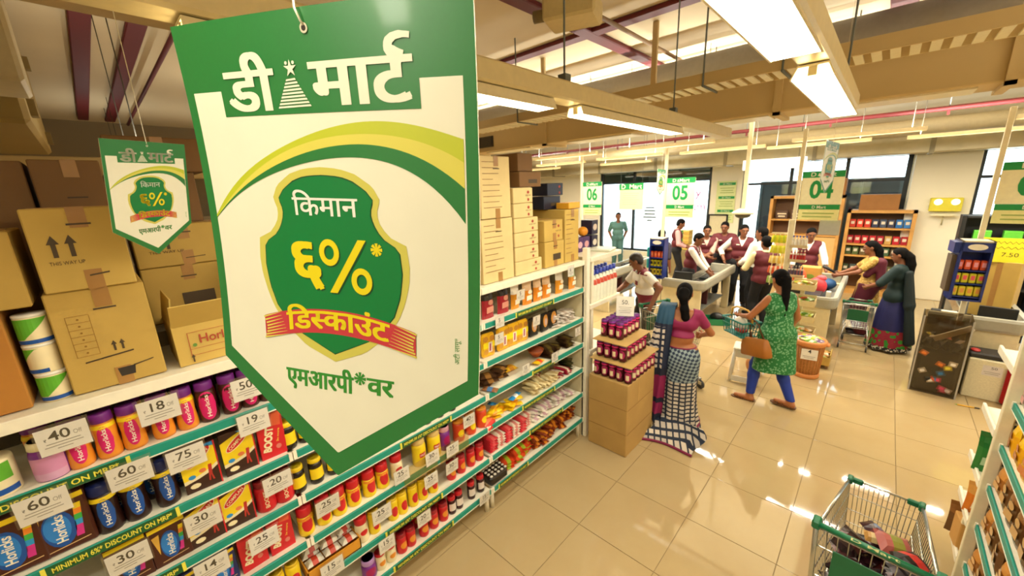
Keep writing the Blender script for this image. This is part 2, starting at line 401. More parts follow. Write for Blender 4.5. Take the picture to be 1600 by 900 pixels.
pipe('conduit', [(-2.35, -4, 4.2), (-2.35, 7.9, 4.2)], .022, M('#8a6b47', .6), 'thin brown conduit running lengthwise under the ceiling')
pipe('grey_pipe', [(-12, 10.3, 3.35), (6, 10.3, 3.35)], .14, M('#a89c7d', .5), 'wide dull pipe running along above the shop windows')
fd = thing('window_duct', 'silver rectangular duct along the top of the shop windows', 'duct')
SILV = M('#b7ae90', .32, metal=.55, sc_=4, n=.12)
for i in range(9):
    q = MB(); x = -10+i*1.75; box_between(q, (x, 10.9, 2.93), (x+1.72, 11.5, 3.5), SILV, .015); q.build('duct_section', fd)
    q = MB(); box_between(q, (x+1.7, 10.88, 2.91), (x+1.77, 11.52, 3.52), M('#8f8871', .4, metal=.5)); q.build('flange', fd)
bar('signboard_light', (-2.55, 10.6, 2.78), (-1.35, 10.68, 3.0), M('#fff8e6', .4, emit=1.2), 'white oblong light panel hanging before the middle window', 'light')
# ---------------------------------------------------------------- tube lights
TUBE = M('#fff0c8', .4, n=0, emit=9)
def tube_light(x, y, z, L, along, label, group, power=60, w=.13):
    """a battened reflector with its tube; along = 'x' or 'y'"""
    rz = 0 if along == 'y' else PI/2
    t = thing('tube_light', label, 'light', (x, y, z), rz, group)
    q = MB(); q.prism([(-w*.35, .05), (w*.35, .05), (w/2, 0), (w/2-.006, 0), (w*.33, .042), (-w*.33, .042), (-w/2+.006, 0), (-w/2, 0)], L, M('#f4e9c8', .4), -L/2); q.build('reflector', t)
    q = MB(); q.tube([(0, -L/2+.04, .022), (0, L/2-.04, .022)], .014, TUBE, 8); q.build('tube', t)
    if along == 'y': q = MB(); q.box((0, 0, .003), (w*.93, L-.03, .005), TUBE); q.build('diffuser', t)
    else:
        for e in (-1, 1): q = MB(); q.tube([(0, e*L*.4, .05), (0, e*L*.4, CEIL-z-.01)], .004, M('#4c4638', .7), 6); q.build('suspension', t)
    for e in (-1, 1):
        q = MB(); q.box((0, e*(L/2-.02), .024), (.03, .035, .034), M('#e9dcae', .4)); q.build('lamp_holder', t)
    d = bpy.data.lights.new('tube_lamp', 'AREA'); d.shape = 'RECTANGLE'; d.size = w*.7; d.size_y = L-.1; d.energy = power; d.color = LAMP
    lo = bpy.data.objects.new('tube_lamp', d); COL.objects.link(lo); lo.parent = t; lo.location = (0, 0, -.004)
    d = bpy.data.lights.new('added_uplight', 'AREA'); d.shape = 'RECTANGLE'; d.size = .05; d.size_y = L-.1; d.energy = power*UPL; d.color = LAMP  # extra upward lamp, added to brighten the ceiling
    lo = bpy.data.objects.new('added_uplight', d); COL.objects.link(lo); lo.parent = t; lo.location = (0, 0, .06); lo.rotation_euler = (PI, 0, 0)
    return t
def channel(x, y0, y1, z, label):
    o = bar('lighting_channel', (x-.06, y0, z+.055), (x+.06, y1, z+.15), M('#e3d3a6', .45), label, 'channel')
    for y in np.arange(y0+.4, y1, 1.5):
        h = MB(); h.tube([(x, y, z+.14), (x, y, CEIL-.01)], .006, GREY, 6); h.box((x, y, z+.17), (.05, .05, .05), GREY); h.build('suspension', o)
ROWS = [(-1.36, (1.0, 2.75)), (-.29, (-.6, .98, 2.85))]
for k, (x, ys) in enumerate(ROWS):
    channel(x, -3.0, 4.85 if k == 0 else 3.75, 2.95, ('steel lighting channel with tube lights beside the big sign', 'steel lighting channel over the aisle, right row')[k])
    for i, y in enumerate(ys):
        tube_light(x, y, 2.95, 1.5, 'y', 'bright tube light hung %s %s' % (('at the near end of', 'in the middle of', 'at the far end of')[i if k else i*2], ('the left channel', 'the right channel')[k]), 'tube lights over the aisle', (7 if k == 0 else 6 if i == 0 else 12), .15 if k else .12)
BK = [(-2.55, 6.1), (-4.4, 6.1), (-6.4, 6.6), (-8.3, 6.6), (-2.3, 7.95), (-3.9, 7.6), (-5.8, 7.9), (-.45, 7.4), (-1.0, 8.6), (1.6, 7.0), (3.2, 7.2), (.8, 8.9), (-7.6, 9.4), (-5.0, 9.6)]
for i, (x, y) in enumerate(BK):
    tube_light(x, y, 3.08, 1.4, 'x', 'slim tube light across the hall, %s from the front, hung over the checkouts' % ('number %d' % (i+1)), 'slim tube lights over the checkouts', 27, .09)
def pxof(v): d = Vector(v)-EYE; return 800+FPX*d.dot(CR)/d.dot(_f)
SL = sorted([o for o in bpy.data.objects if o.get('group') == 'slim tube lights over the checkouts'], key=lambda o: pxof(o.location))
for i, o in enumerate(SL): o['label'] = 'slim tube light hung crosswise over the checkouts, %s' % ('leftmost' if i == 0 else 'rightmost' if i == len(SL)-1 else 'second third fourth fifth sixth seventh eighth ninth tenth eleventh twelfth thirteenth fourteenth'.split()[i-1]+' from left')
for i, (x, y) in enumerate([(-5.2, .4), (-7.5, 1.5), (-5.5, 3.2), (-8.2, 4.0), (-10.5, .6), (-10.5, 2.6)]):
    tube_light(x, y, 3.0, 1.4, 'x', 'tube light in the dim hall behind the cardboard boxes', 'tube lights behind the boxes', 4, .09)
for i, (x, y) in enumerate([(2.6, 1.2), (2.6, 3.6), (.9, -1.4), (4.4, 2.5)]):  # out of view, added to brighten the aisle and shelf fronts
    tube_light(x, y, 2.95, 1.5, 'y', 'unseen tube light added over the next aisle on the right', 'unseen tube lights added over the right aisle', 5 if y < 0 else 24, .12)
# left background: big ventilation box and far partition
vb = bar('ventilation_box', (-7.2, -2.6, 3.15), (-4.6, -.15, 4.2), wall_mat('#a98f55', 'vent_paint'), 'large dull yellow ventilation box at the upper left', 'duct', .03)
q = MB()
for x, z in ((-6.9, 3.3), (-4.9, 3.3), (-6.9, 4.05), (-4.9, 4.05)): q.box((x, -.13, z), (.12, .04, .12), M('#8d7745', .6))
q.build('bracket', vb)
bar('ventilation_box', (-4.5, -1.2, 3.3), (-3.9, -.1, 3.9), M('#cdbd95', .6), 'smaller pale ventilation box beside the large one', 'duct', .02)
bar('cross_beam', (-9, -4, 2.95), (-8.6, 6, 3.25), TAN, 'beige beam across the hall behind the boxes', 'beam')
bar('lighting_channel', (-3.1, -4, 3.5), (-2.68, 3.9, 3.56), TAN, 'wide beige channel running over the boxes at upper left', 'channel')
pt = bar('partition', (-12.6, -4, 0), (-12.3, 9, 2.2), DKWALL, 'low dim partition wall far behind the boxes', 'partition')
for x0, x1, y, z in ((-2.5, -1.4, 10.64, 3.0),):
    q = MB(); [q.tube([(x, y, z), (x, y, CEIL-.01)], .005, GREY, 6) for x in (x0+.1, x1-.1)]; q.build('suspension', bpy.data.objects['signboard_light'])
cu = thing('ceiling_unit', 'beige boxy unit fixed under the ceiling beside the big sign', 'unit', (-2.2, 3.2, 4.02)); q = MB(); q.box((0, 0, 0), (.45, .35, .18), M('#d8c48c', .5), R(20), .02); q.build('casing', cu)
q = MB(); q.tube([(-.05, 0, .09), (-.05, 0, CEIL-4.02-.002)], .02, GREY, 8); q.build('mount', cu); q = MB(); q.tube([(-.3, -.16, .0), (-.2, -.12, .0)], .05, M('#8a7a54', .5), 10); q.build('nozzle', cu)
# column with emergency light, green notices
mb = MB(); box_between(mb, (.32, 11.55, 0), (1.2, 12.0, 2.93), WALL, .01); struct('trim_1', mb)
el = thing('emergency_light', 'yellow twin emergency light on the cream pillar', 'light', (.86, 11.53, 1.95))
q = MB(); q.box((0, -.05, 0), (.44, .1, .26), M('#d9cf3a', .5), 0, .01); q.build('housing', el)
for x in (-.11, .12):
    q = MB(); q.ell((x, -.12, .05), (.06, .04, .06), M('#fffbe8', .3, emit=.8)); q.build('lamp', el)
q = MB(); q.ell((0, -.09, -.2), (.2, .08, .03), M('#efe7c8', .4)); q.tube([(0, -.09, -.2), (0, -.07, -.4)], .012, M('#b9ad82', .5), 6); q.build('bracket', el)
nb = thing('notice_board', 'tall pale green notice with three green headings on the pillar', 'notice', (-3.22, 11.985, 2.0))
LG = M('#d9e4a6', .5); GRN = M('#159447', .45)
q = MB(); q.box((0, 0, 0), (.48, .01, 1.12), LG); q.build('board', nb)
q = MB()
for i in range(3):
    z = .48-i*.36; q.box((.02, -.008, z), (.4, .006, .07), GRN)
    q.T = Matrix.Translation((.02, -.012, z-.017)); text(q, 'D Mart', WHITE, flat(0), w=.22, h=.05); q.T = None
    for j in range(3): q.box((.02, -.007, z-.11-j*.06), (.34-.05*(j % 2), .003, .016), M('#8fae5c', .6))
q.build('printing', nb)
fr = thing('picture_frame', 'dark framed board on the wall beside the staff', 'frame', (-3.15, 11.97, 1.35))
q = MB()
for a, b in (((-.22, 0, .3), (.5, .03, .04)), ((-.22, 0, -.3), (.5, .03, .04)), ((-.45, 0, 0), (.04, .03, .62)), ((.02, 0, 0), (.04, .03, .62))): q.box(a, b, BLACK)
q.build('frame', fr); q = MB(); q.box((-.22, .01, 0), (.44, .01, .58), M('#d8cfae', .5)); q.build('panel', fr)
# ================================================================ LEFT SHELVING RUN (front towards +X)
XF, XBK, Q = -1.99, -2.46, PI/2
LV = [1.60, 1.30, 1.035, .765, .49, .20]
BAYS = [('near', -.87, .45), ('middle', .45, 1.77), ('far', 1.77, 3.09)]
ORD = 'first second third fourth fifth sixth seventh eighth ninth tenth eleventh twelfth thirteenth fourteenth fifteenth sixteenth seventeenth eighteenth nineteenth twentieth'.split()
LN = ['top product shelf', 'second shelf', 'third shelf', 'fourth shelf', 'fifth shelf', 'bottom shelf']
DKG = M('#1c5a2c', .5); YEL = M('#e6dc4a', .5); SHELFM = M('#efe8d2', .4)
def Y_of(px, py, X=XF): return atx(px, py, X).y
def strip(parent, X, ya, yb, z, face=1):
    """dark green discount strip with yellow lettering on a price rail"""
    q = MB(); c = (ya+yb)/2; q.box((X, c, z), (.003, yb-ya, .04), DKG)
    for y in (ya, yb): q.box((X+face*.001, y, z), (.004, .012, .042), YEL)
    text(q, 'MINIMUM 6%* DISCOUNT ON MRP*', YEL, lambda u, v: (X+face*.0022, c+face*u, z+v), w=(yb-ya)*.9, h=.03, z0=-.0105, off=.02)
    q.build('discount_strip', parent)
STRIPS = {('near', 0): [(-.62, -.09)], ('near', 1): [(-.37, .0)], ('near', 2): [(-.4, -.03)], ('middle', 2): [(1.03, 1.42)], ('middle', 4): [(.86, 1.29)],
          ('middle', 5): [(.88, 1.36)], ('far', 0): [(2.12, 2.6)], ('far', 2): [(2.3, 2.6)], ('far', 3): [(2.16, 2.6)], ('far', 4): [(2.24, 2.72)], ('far', 5): [(1.84, 2.2)]}
def gondola(bays, XF, XBK, LV, face, strips, names, grp, top=True):
    for nm, a, b in bays:
        t = thing('shelving_unit', names[nm], 'shelf', (0, 0, 0), 0, grp)
        q = MB(); box_between(q, (XBK-face*.02, a+.01, .08), (XBK, b-.01, 1.86), M('#50452f' if nm != 'far' else '#8d7f60', .6)); q.build('back_panel', t)  # panel colour darkened to paint in the shade behind the goods
        if top:
            q = MB(); box_between(q, (XF, a+.003, 1.85), (XBK, b-.003, 1.885), SHELFM, .004); box_between(q, (XF-face*.004, a+.003, 1.842), (XF+face*.006, b-.003, 1.888), SHELFM, .002); q.build('top_shelf', t)
        for k, z in enumerate(LV):
            q = MB(); box_between(q, (XF-face*.012, a+.012, z), (XBK, b-.012, z+.018), SHELFM, .002)
            s = q.build('shelf', t)
            q = MB(); X = XF
            box_between(q, (X-face*.012, a+.015, z-.024), (X, b-.015, z+.022), TEAL, .003); box_between(q, (X-face*.001, a+.015, z-.022), (X+face*.002, b-.015, z-.017), WHITE)
            for y in (a+.01, b-.01): box_between(q, (X-face*.01, y-.008, z-.02), (X+face*.003, y+.008, z+.026), WHITE)
            r = q.build('price_rail', s if 0 else t)
            for ya, yb in strips.get((nm, k), []): strip(r, X+face*.002, ya, yb, z-.001, face)
        for y in (a+.03, b-.03):
            q = MB(); box_between(q, (XBK+face*.03, y-.02, 0), (XBK, y+.02, 1.86), SHELFM, .003); q.build('upright', t)
            q = MB(); q.tube([(XF-face*.05, y, 0), (XF-face*.05, y, LV[-1]-.01)], .018, WHITE, 10); q.build('leg', t)
        q = MB(); box_between(q, (XF-face*.14, a+.05, 0), (XF-face*.16, b-.05, LV[-1]-.02), M('#b8a77c', .6)); q.build('kick_plate', t)
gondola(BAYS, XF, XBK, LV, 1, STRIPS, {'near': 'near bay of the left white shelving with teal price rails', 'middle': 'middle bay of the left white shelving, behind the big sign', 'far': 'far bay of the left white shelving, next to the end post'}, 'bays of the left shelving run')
ep = thing('end_panel', 'white end panel and post closing the left shelving run', 'panel', (0, 0, 0))
q = MB(); box_between(q, (-2.46, 3.095, 0), (-2.0, 3.115, 1.86), M('#ddd2ae', .55)); q.build('panel', ep)
for x in (-1.99, -2.46):
    q = MB(); box_between(q, (x-.03, 3.095, 0), (x+.025, 3.15, 2.0 if x > -2.2 else 1.9), WHITE, .004); q.build('post', ep)
# ---------------------------------------------------------------- product builders (front towards -Y)
def radf(prof):
    def f(z):
        for (r0, z0), (r1, z1) in zip(prof, prof[1:]):
            if z0 <= z <= z1 and z1 > z0: return r0+(r1-r0)*(z-z0)/(z1-z0)
        return prof[-1][0]
    return f
def cyl(rf, e): return lambda u, v: ((rf(v)+e)*math.sin(u/max(rf(v), .005)), -(rf(v)+e)*math.cos(u/max(rf(v), .005)), v)
def patch(mb, rf, cz, w, h, mat, e=.0006, n=10, kind='oval'):
    fn = cyl(rf, e); us = [-w/2+w*i/n for i in range(n+1)]; rows = []
    for t in (0, .25, .5, .75, 1):
        row = []
        for u in us:
            hh = h*math.sqrt(max(0, 1-(2*u/w)**2)) if kind == 'oval' else h
            row.append(fn(u, cz-hh/2+hh*t))
        rows.append(row)
    mb.grid(rows, mat)
def jar(name, label, r, h, body, lid, lab=None, txt=None, tcol=WHITE, waist=.93, band=None, labk='oval', second=None, lidh=.2, lw=1.25, lh=.55, vert=True, cat='jar'):
    t = thing(name, label, cat); s = 1-lidh
    prof = [(r*.93, 0), (r, .012), (r, h*.18), (r*waist, h*.42), (r*.98, h*(s-.12)), (r*.86, h*s)]; rf = radf(prof)
    q = MB(); q.lathe(prof, body, 18)
    if second:
        patch(q, rf, h*.14, r*2.2, h*.24, second, .0004, kind='rect')
    q.build('body', t)
    q = MB(); q.lathe([(r*.9, h*s), (r*.93, h*(s+.01)), (r*.9, h*.97), (r*.8, h)], lid, 18); q.lathe([(r*.8, h), (.0001, h*.995)], lid, 18); q.build('lid', t)
    if band:
        q = MB(); patch(q, rf, h*(s-.08), r*2.4, h*.08, band, .0007, kind='rect'); q.build('band', t)
    if lab:
        q = MB(); patch(q, rf, h*.42, r*lw, h*lh, lab, .0009, kind=labk); L = q.build('label', t)
        if txt:
            q = MB(); f = cyl(rf, .0016)
            if vert: text(q, txt, tcol, lambda u, v: f(-v, u), w=h*lh*.8, h=r*.55, x0=h*.42, z0=-r*.19, off=.015)
            else: text(q, txt, tcol, f, w=r*lw*.8, h=r*.4, z0=h*.42-r*.14, off=.015)
            q.build('lettering', L)
    return Proto(t)
def front_box(name, label, w, d, h, body, art, cat='carton', bev=.002):
    """carton with printed front; art(mb, fn) draws on the front in metres, origin at the middle of the base"""
    t = thing(name, label, cat); q = MB(); q.box((0, 0, h/2), (w, d, h), body, 0, bev); q.build('body', t)
    q = MB(); art(q, lambda e: (lambda u, v: (u, -d/2-.0005-e*.0004, v))); q.build('front_print', t)
    return Proto(t)
def rot_text(mb, s, mat, y, cx, cz, ang, w, h, off=.02):
    c, n = math.cos(ang), math.sin(ang); text(mb, s, mat, lambda u, v: (cx+u*c-v*n, y, cz+u*n+v*c), w=w, h=h, z0=-h*.35, off=off)
def pillow(w, d, t, mat, mat2=None, n=7, k=5):
    """flat crimped packet lying on its back, length along X"""
    q = MB(); V = []
    for sgn in (1, -1):
        V.append([[(-w/2+w*i/(n-1)*1.0, -d/2+d*j/(k-1), t/2+sgn*t/2*(max(0, (1-(2*i/(n-1)-1)**2)*(1-(2*j/(k-1)-1)**2))**.4)) for j in range(k)] for i in range(n)])
    for s, G in zip((1, -1), V):
        for i in range(n-1):
            for j in range(k-1):
                p = [G[i][j], G[i+1][j], G[i+1][j+1], G[i][j+1]]
                q.add(p if s > 0 else p[::-1], [(0, 1, 2, 3)], mat2 if (mat2 and n//3 <= i < n-1-n//3) else mat, False)
    return q
def packet(name, label, w, d, t, c1, c2, group, cat='packet', standing=False, r=.35):
    q = pillow(w, d, t, M(c1, r), M(c2, r) if c2 else None)
    o = q.build(name)
    return Proto(tag(o, label, cat, group))
HB, HD = M('#4a2012', .35), M('#2b1410', .3)
BLUE, PURP, PINKM, ORG, YELP, RED, MAG = M('#174f9e', .35), M('#7b2a8c', .35), M('#d81f6c', .35), M('#e8922a', .35), M('#f4d31c', .4), M('#cf1f28', .35), M('#a81a5a', .35)
NAVY, CRM, GRNP, LBLUE, BRN = M('#1a2560', .35), M('#efe0b4', .5), M('#5fae2e', .4), M('#2f8fd0', .4), M('#5a2a18', .4)
K = {}
K['oj'] = jar('orange_jar', 'orange drink jar with magenta label', .036, .185, ORG, PURP, PINKM, 'Horlicks', WHITE, .9, YELP, lh=.62)
K['pj'] = jar('magenta_jar', 'brown jar, magenta label, purple lid', .036, .185, HB, PURP, PINKM, 'Horlicks', WHITE, .9, None, 'oval', lw=1.9, lh=.7)
K['bj'] = jar('brown_jar', 'brown drink jar with blue label', .04, .21, HD, NAVY, BLUE, 'Horlicks', WHITE, .9, YELP, lh=.6)
K['rj'] = jar('red_jar', 'red drink jar with cream lettering', .045, .17, RED, M('#8f1d20', .4), RED, 'BOOST', CRM, .95, None, lh=.7, lw=1.6)
K['yj'] = jar('yellow_lidded_jar', 'dark jar with yellow lid and label', .036, .15, M('#241a10', .25), YELP, YELP, '', YEL, .96, None, 'rect', lw=2.4, lh=.42, lidh=.16)
K['ry'] = jar('red_lidded_jar', 'yellow jar with red lid', .04, .17, YELP, RED, RED, '', WHITE, .94, ORG, lw=1.5, lh=.5, lidh=.3)
K['wj'] = jar('white_jar', 'white jar with red lid', .04, .17, CRM, RED, RED, '', WHITE, .97, None, lw=1.2, lh=.22, lidh=.26)
K['fj'] = jar('yellow_jar', 'yellow jar with pale cap', .048, .2, YELP, M('#e8c77c', .4), RED, 'FREE', WHITE, .97, None, 'rect', lw=1.0, lh=.16, lidh=.2, vert=False)
K['vj'] = jar('purple_jar', 'purple jar with pale pink lid', .042, .18, PURP, M('#dca0b0', .4), MAG, '', WHITE, .96, None, lw=1.4, lh=.4)
K['dj'] = jar('dark_jar', 'dark jar with red lid and white label', .032, .15, M('#3a0d14', .2), RED, M('#e9dcd2', .5), '', WHITE, .97, None, 'rect', lw=2.2, lh=.4, lidh=.22)
K['rp'] = jar('red_pot', 'red pot with orange fruit label', .036, .15, RED, M('#a31822', .4), ORG, '', WHITE, .95, None, lw=1.5, lh=.34, lidh=.18)
K['wt'] = jar('white_tub', 'white tub with red and orange print', .036, .12, CRM, RED, ORG, '', WHITE, .97, None, lw=1.3, lh=.3, lidh=.15)
K['pt'] = jar('purple_tin', 'purple tin with white lid and pink print', .045, .15, PURP, CRM, M('#d58fb8', .5), '', WHITE, .99, None, 'rect', second=M('#d8a3c4', .5), lw=2.2, lh=.4)
K['ct'] = jar('purple_cup', 'purple cup with a lilac dome lid', .045, .14, PURP, M('#b98fd0', .25), MAG, '', WHITE, 1.0, None, lw=1.6, lh=.4, lidh=.25)
K['yp'] = jar('yellow_pouch', 'yellow pouch with red print', .036, .16, YELP, M('#e0b818', .4), RED, '', WHITE, .95, None, lw=1.3, lh=.45, lidh=.1, cat='pouch')
K['op'] = jar('orange_pouch', 'red and orange pouch', .045, .16, M('#d9481f', .35), ORG, YELP, '', WHITE, .93, None, lw=1.2, lh=.35, lidh=.1, cat='pouch')
def rainbow(q, fn, cx, z0, h, w=.022):
    for i, c in enumerate(('#d0308a', '#d0308a', '#2f9bd8', '#3fae4a', '#f08a2a', '#f2d21c')):
        a, b = z0+h*i/6, z0+h*(i+1)/6; x0, x1 = cx-.012*(1-i/5.0), cx-.012*(1-(i+1)/5.0)
        q.add([fn(x0, a), fn(x0+w, a), fn(x1+w, b), fn(x1, b)], [(0, 1, 2, 3)], M(c, .4))
def art_h(w, h, band=True):
    def art(q, L):
        poly2(q, oval(0, h*.45, w*.25, h*.33), BLUE, L(1)); poly2(q, oval(-.004, h*.47, w*.2, h*.26), M('#2a7fd0', .35), L(2))
        rot_text(q, 'Horlicks', WHITE, L(3)(0, 0)[1], 0, h*.45, PI/2*.97, h*.5, w*.24)
        rainbow(q, L(1), w*.27, h*.2, h*.6, w*.12)
        poly2(q, [(-w*.42, h*.75), (-w*.22, h*.78), (-w*.3, h*.3)], M('#e2b24a', .4), L(1))
        poly2(q, [(-w*.3, h*.1), (w*.4, h*.14), (w*.4, h*.125), (-w*.3, h*.085)], M('#d9b27a', .4), L(1))
        if band: poly2(q, [(-w*.48, h*.86), (w*.48, h*.9), (w*.48, h*.99), (-w*.48, h*.95)], YELP, L(1))
    return art
K['hb'] = front_box('refill_pack', 'large brown refill pack with blue oval', .165, .06, .225, HB, art_h(.165, .225), 'pack', .008)
K['hc'] = front_box('drink_carton', 'brown carton with blue oval and rainbow stripe', .125, .06, .2, HB, art_h(.125, .2), 'carton', .002)
def art_c(q, L):
    w, h = .15, .215
    poly2(q, [(-w/2, h*.28), (-w*.2, h*.3), (w*.1, h*.36), (w/2, h*.5), (w/2, h*.88), (w*.2, h*.97), (-w*.1, h*.9), (-w/2, h*.8)], YELP, L(1))
    poly2(q, [(-w/2, h*.22), (-w*.1, h*.27), (w*.2, h*.33), (w/2, h*.45), (w/2, h*.52), (w*.1, h*.38), (-w*.2, h*.32), (-w/2, h*.3)], CRM, L(2))
    c, s = math.cos(.6), math.sin(.6)
    for e, (rx, rz), m in ((3, (.066, .022), CRM), (4, (.062, .018), RED)): poly2(q, [(x*c-z*s, .16+x*s+z*c) for x, z in oval(0, 0, rx, rz)], m, L(e))
    rot_text(q, 'COMPLAN', CRM, L(5)(0, 0)[1], 0, .16, .6, .1, .022)
    for x, z, m in ((-.04, .075, LBLUE), (.005, .092, M('#e07a4a', .4))): poly2(q, oval(x, z, .015, .01, 12), m, L(3))
    poly2(q, [(.03, .11), (.045, .11), (.04, .06), (.046, .03), (.038, .03), (.034, .06), (.028, .03), (.022, .032)], M('#b8322a', .4), L(3))
    poly2(q, oval(-.035, .03, .022, .012, 10), CRM, L(2))
    poly2(q, [(w/2-.006, 0), (w/2, 0), (w/2, h), (w/2-.006, h)], RED, L(2)); poly2(q, [(.0, h*.98), (w*.45, h*.99), (w*.45, h*.9), (.02, h*.93)], LBLUE, L(3))
K['cp'] = front_box('yellow_brown_carton', 'yellow and brown carton with red oval', .15, .055, .215, M('#3a1c10', .4), art_c)
def art_b(q, L):
    w, h = .125, .235
    rot_text(q, 'BOOST', CRM, L(2)(0, 0)[1], -.018, .1, 1.35, .13, .05, .05)
    rot_text(q, '3x more', M('#f0c84a', .4), L(2)(0, 0)[1], .03, .11, 1.35, .07, .014)
    poly2(q, oval(.025, .05, .013, .013, 12), M('#d87a6a', .4), L(1)); poly2(q, [(.0, .17), (.05, .16), (.06, h), (.02, h)], M('#e0603a', .4), L(1))
K['bc'] = front_box('red_carton', 'red carton with tall cream lettering', .125, .055, .235, RED, art_b)
K['ow'] = front_box('blue_yellow_carton', 'blue carton with yellow rainbow stripe', .13, .055, .18, NAVY, art_h(.13, .18))
# tall snack bag standing
def bag(name, label, w, h, c1, c2, c3=None, cat='bag'):
    t = thing(name, label, cat); q = MB(); n, k = 7, 9
    for sgn in (-1, 1):
        G = []
        for i in range(k):
            z = h*i/(k-1); th = .028*max(0, 1-abs(2*i/(k-1)-.8)**3) if i < k-1 else 0
            G.append([((-w/2+w*j/(n-1))*(1-.08*math.sin(PI*i/(k-1))), sgn*th*math.sqrt(max(0, 1-(2*j/(n-1)-1)**2)), z) for j in range(n)])
        for i in range(k-1):
            for j in range(n-1):
                p = [G[i][j], G[i][j+1], G[i+1][j+1], G[i+1][j]]; z = i/(k-1)
                q.add(p if sgn < 0 else p[::-1], [(0, 1, 2, 3)], M(c1 if z > .55 else c2, .22), True)
    q.build('body', t); q = MB()
    fn = lambda u, v: (u, -.03, v)
    if c3: poly2(q, [(-w*.28, h*.2), (w*.28, h*.22), (w*.3, h*.42), (-w*.25, h*.4)], M(c3, .3), fn); poly2(q, oval(.01, h*.55, w*.2, h*.09, 12), M(c3, .3), fn)
    if c3: q.build('print', t)
    return Proto(t)
K['b1'] = bag('snack_bag', 'clear dark snack bag with red base', .12, .23, '#2a2018', '#a52430', '#d88f7a')
K['b2'] = bag('snack_bag', 'white and orange snack bag', .1, .2, '#e9e0cf', '#e59a2a', '#f3e6c8')
K['b3'] = bag('snack_bag', 'orange snack bag with white print', .11, .2, '#d9b48a', '#e08a24', '#f6e9d2')
K['b4'] = bag('snack_bag', 'pale green and orange snack bag', .1, .19, '#bcd3a4', '#e5983a', '#eef0dc')
def art_y(q, L):
    w, h = .125, .19
    for x in (-.03, .03):
        poly2(q, oval(x, .15, .024, .022, 14), M('#c98a2e', .5), L(1)); poly2(q, oval(x, .045, .024, .022, 14), M('#d79a38', .5), L(1))
    poly2(q, [(-.055, .075), (.055, .08), (.055, .125), (-.055, .12)], M('#fbe11a', .4), L(2)); poly2(q, [(-.01, .04), (.028, .04), (.03, .12), (-.006, .12)], M('#efe0d0', .4), L(3)); poly2(q, [(0, .05), (.014, .05), (.018, .11), (.006, .11)], MAG, L(4))
K['yt'] = front_box('biscuit_tray', 'yellow biscuit tray pack', .125, .04, .19, M('#f0b71e', .3), art_y, 'tray', .015)
def art_k(q, L): poly2(q, oval(0, .1, .035, .06, 12), M('#c98a38', .4), L(1)); poly2(q, oval(.005, .09, .018, .035, 10), M('#c4a8a0', .4), L(2))
K['bt'] = front_box('blister_tray', 'black blister tray of sweets', .11, .035, .17, M('#1d1714', .25), art_k, 'tray', .012)
# ---------------------------------------------------------------- stocking the shelves
K['cp'].o.scale = (.86, 1, 1); K['ow'].o.scale = (.84, 1, 1); K['bc'].o.scale = (.9, 1, 1)
STOCK = []
def stock(bay, lv, items, X=-2.06):
    for k, px, py in items:
        y = atx(px, py, X).y; STOCK.append((k, bay, lv, X, y))
stock('near', 0, [('pt', 73, 706), ('oj', 125, 708), ('oj', 165, 678), ('oj', 205, 664), ('oj', 256, 668), ('oj', 291, 645), ('pj', 322, 623), ('pj', 356, 607), ('pj', 385, 598), ('pj', 412, 588), ('pj', 440, 578), ('pj', 468, 570)])
stock('near', 1, [('hb', 14, 850), ('hb', 98, 830), ('bj', 165, 790), ('bj', 208, 770), ('bj', 257, 752), ('cp', 312, 725), ('cp', 372, 700), ('bc', 424, 688)])
stock('near', 2, [('hc', 195, 850), ('hc', 262, 832), ('cp', 322, 822), ('cp', 371, 795), ('rj', 415, 778), ('rj', 443, 763)])
stock('near', 3, [('ow', 235, 905), ('ow', 300, 893), ('ow', 345, 880), ('bc', 393, 855), ('bc', 437, 832)])
stock('near', 4, [('yp', 430, 893), ('yp', 455, 880)])
stock('middle', 0, [('pj', 500+22*i, 560-8*i) for i in range(10)])
stock('middle', 1, [('yj', 452, 693), ('yj', 478, 684), ('yj', 505, 675)]+[('yj', 540+30*i, 662-10*i) for i in range(7)])
stock('middle', 2, [('yj', 466, 752), ('yj', 494, 738), ('yj', 520, 725), ('yj', 548, 710), ('yj', 574, 697), ('yj', 600, 684), ('yj', 622, 672), ('yj', 643, 661), ('yj', 665, 650), ('yj', 685, 640), ('yj', 704, 631)])
stock('middle', 3, [('ry', 478, 818), ('ry', 506, 802), ('ry', 530, 788), ('ry', 553, 775), ('ry', 577, 762), ('ry', 598, 750), ('wj', 620, 735), ('fj', 655, 712), ('fj', 678, 698), ('vj', 694, 686), ('op', 717, 682), ('op', 735, 672), ('op', 752, 660)])
stock('middle', 4, [('wj', 564, 822), ('yp', 584, 815), ('yp', 613, 792), ('yp', 628, 785), ('yp', 645, 775), ('yp', 660, 765), ('yp', 676, 755), ('rp', 705, 740), ('rp', 720, 727), ('rp', 735, 714), ('rp', 748, 702)])
stock('middle', 5, [('ct', 577, 890), ('wt', 595, 880), ('wt', 611, 868), ('rp', 628, 853), ('rp', 642, 842), ('rp', 662, 827), ('rp', 678, 818), ('rp', 693, 806), ('dj', 706, 792), ('dj', 717, 784), ('dj', 736, 766), ('dj', 750, 752)])
stock('far', 0, [('b1', 761, 470), ('b1', 785, 462), ('b2', 804, 462), ('b3', 823, 455), ('b3', 839, 449), ('b3', 853, 444), ('b2', 873, 438), ('b4', 893, 430)], -2.08)
stock('far', 1, [('yt', 762, 543), ('yt', 785, 535), ('yt', 800, 522), ('yt', 815, 515), ('bt', 833, 516), ('bt', 850, 508), ('bt', 863, 501)], -2.07)
CNT = {}
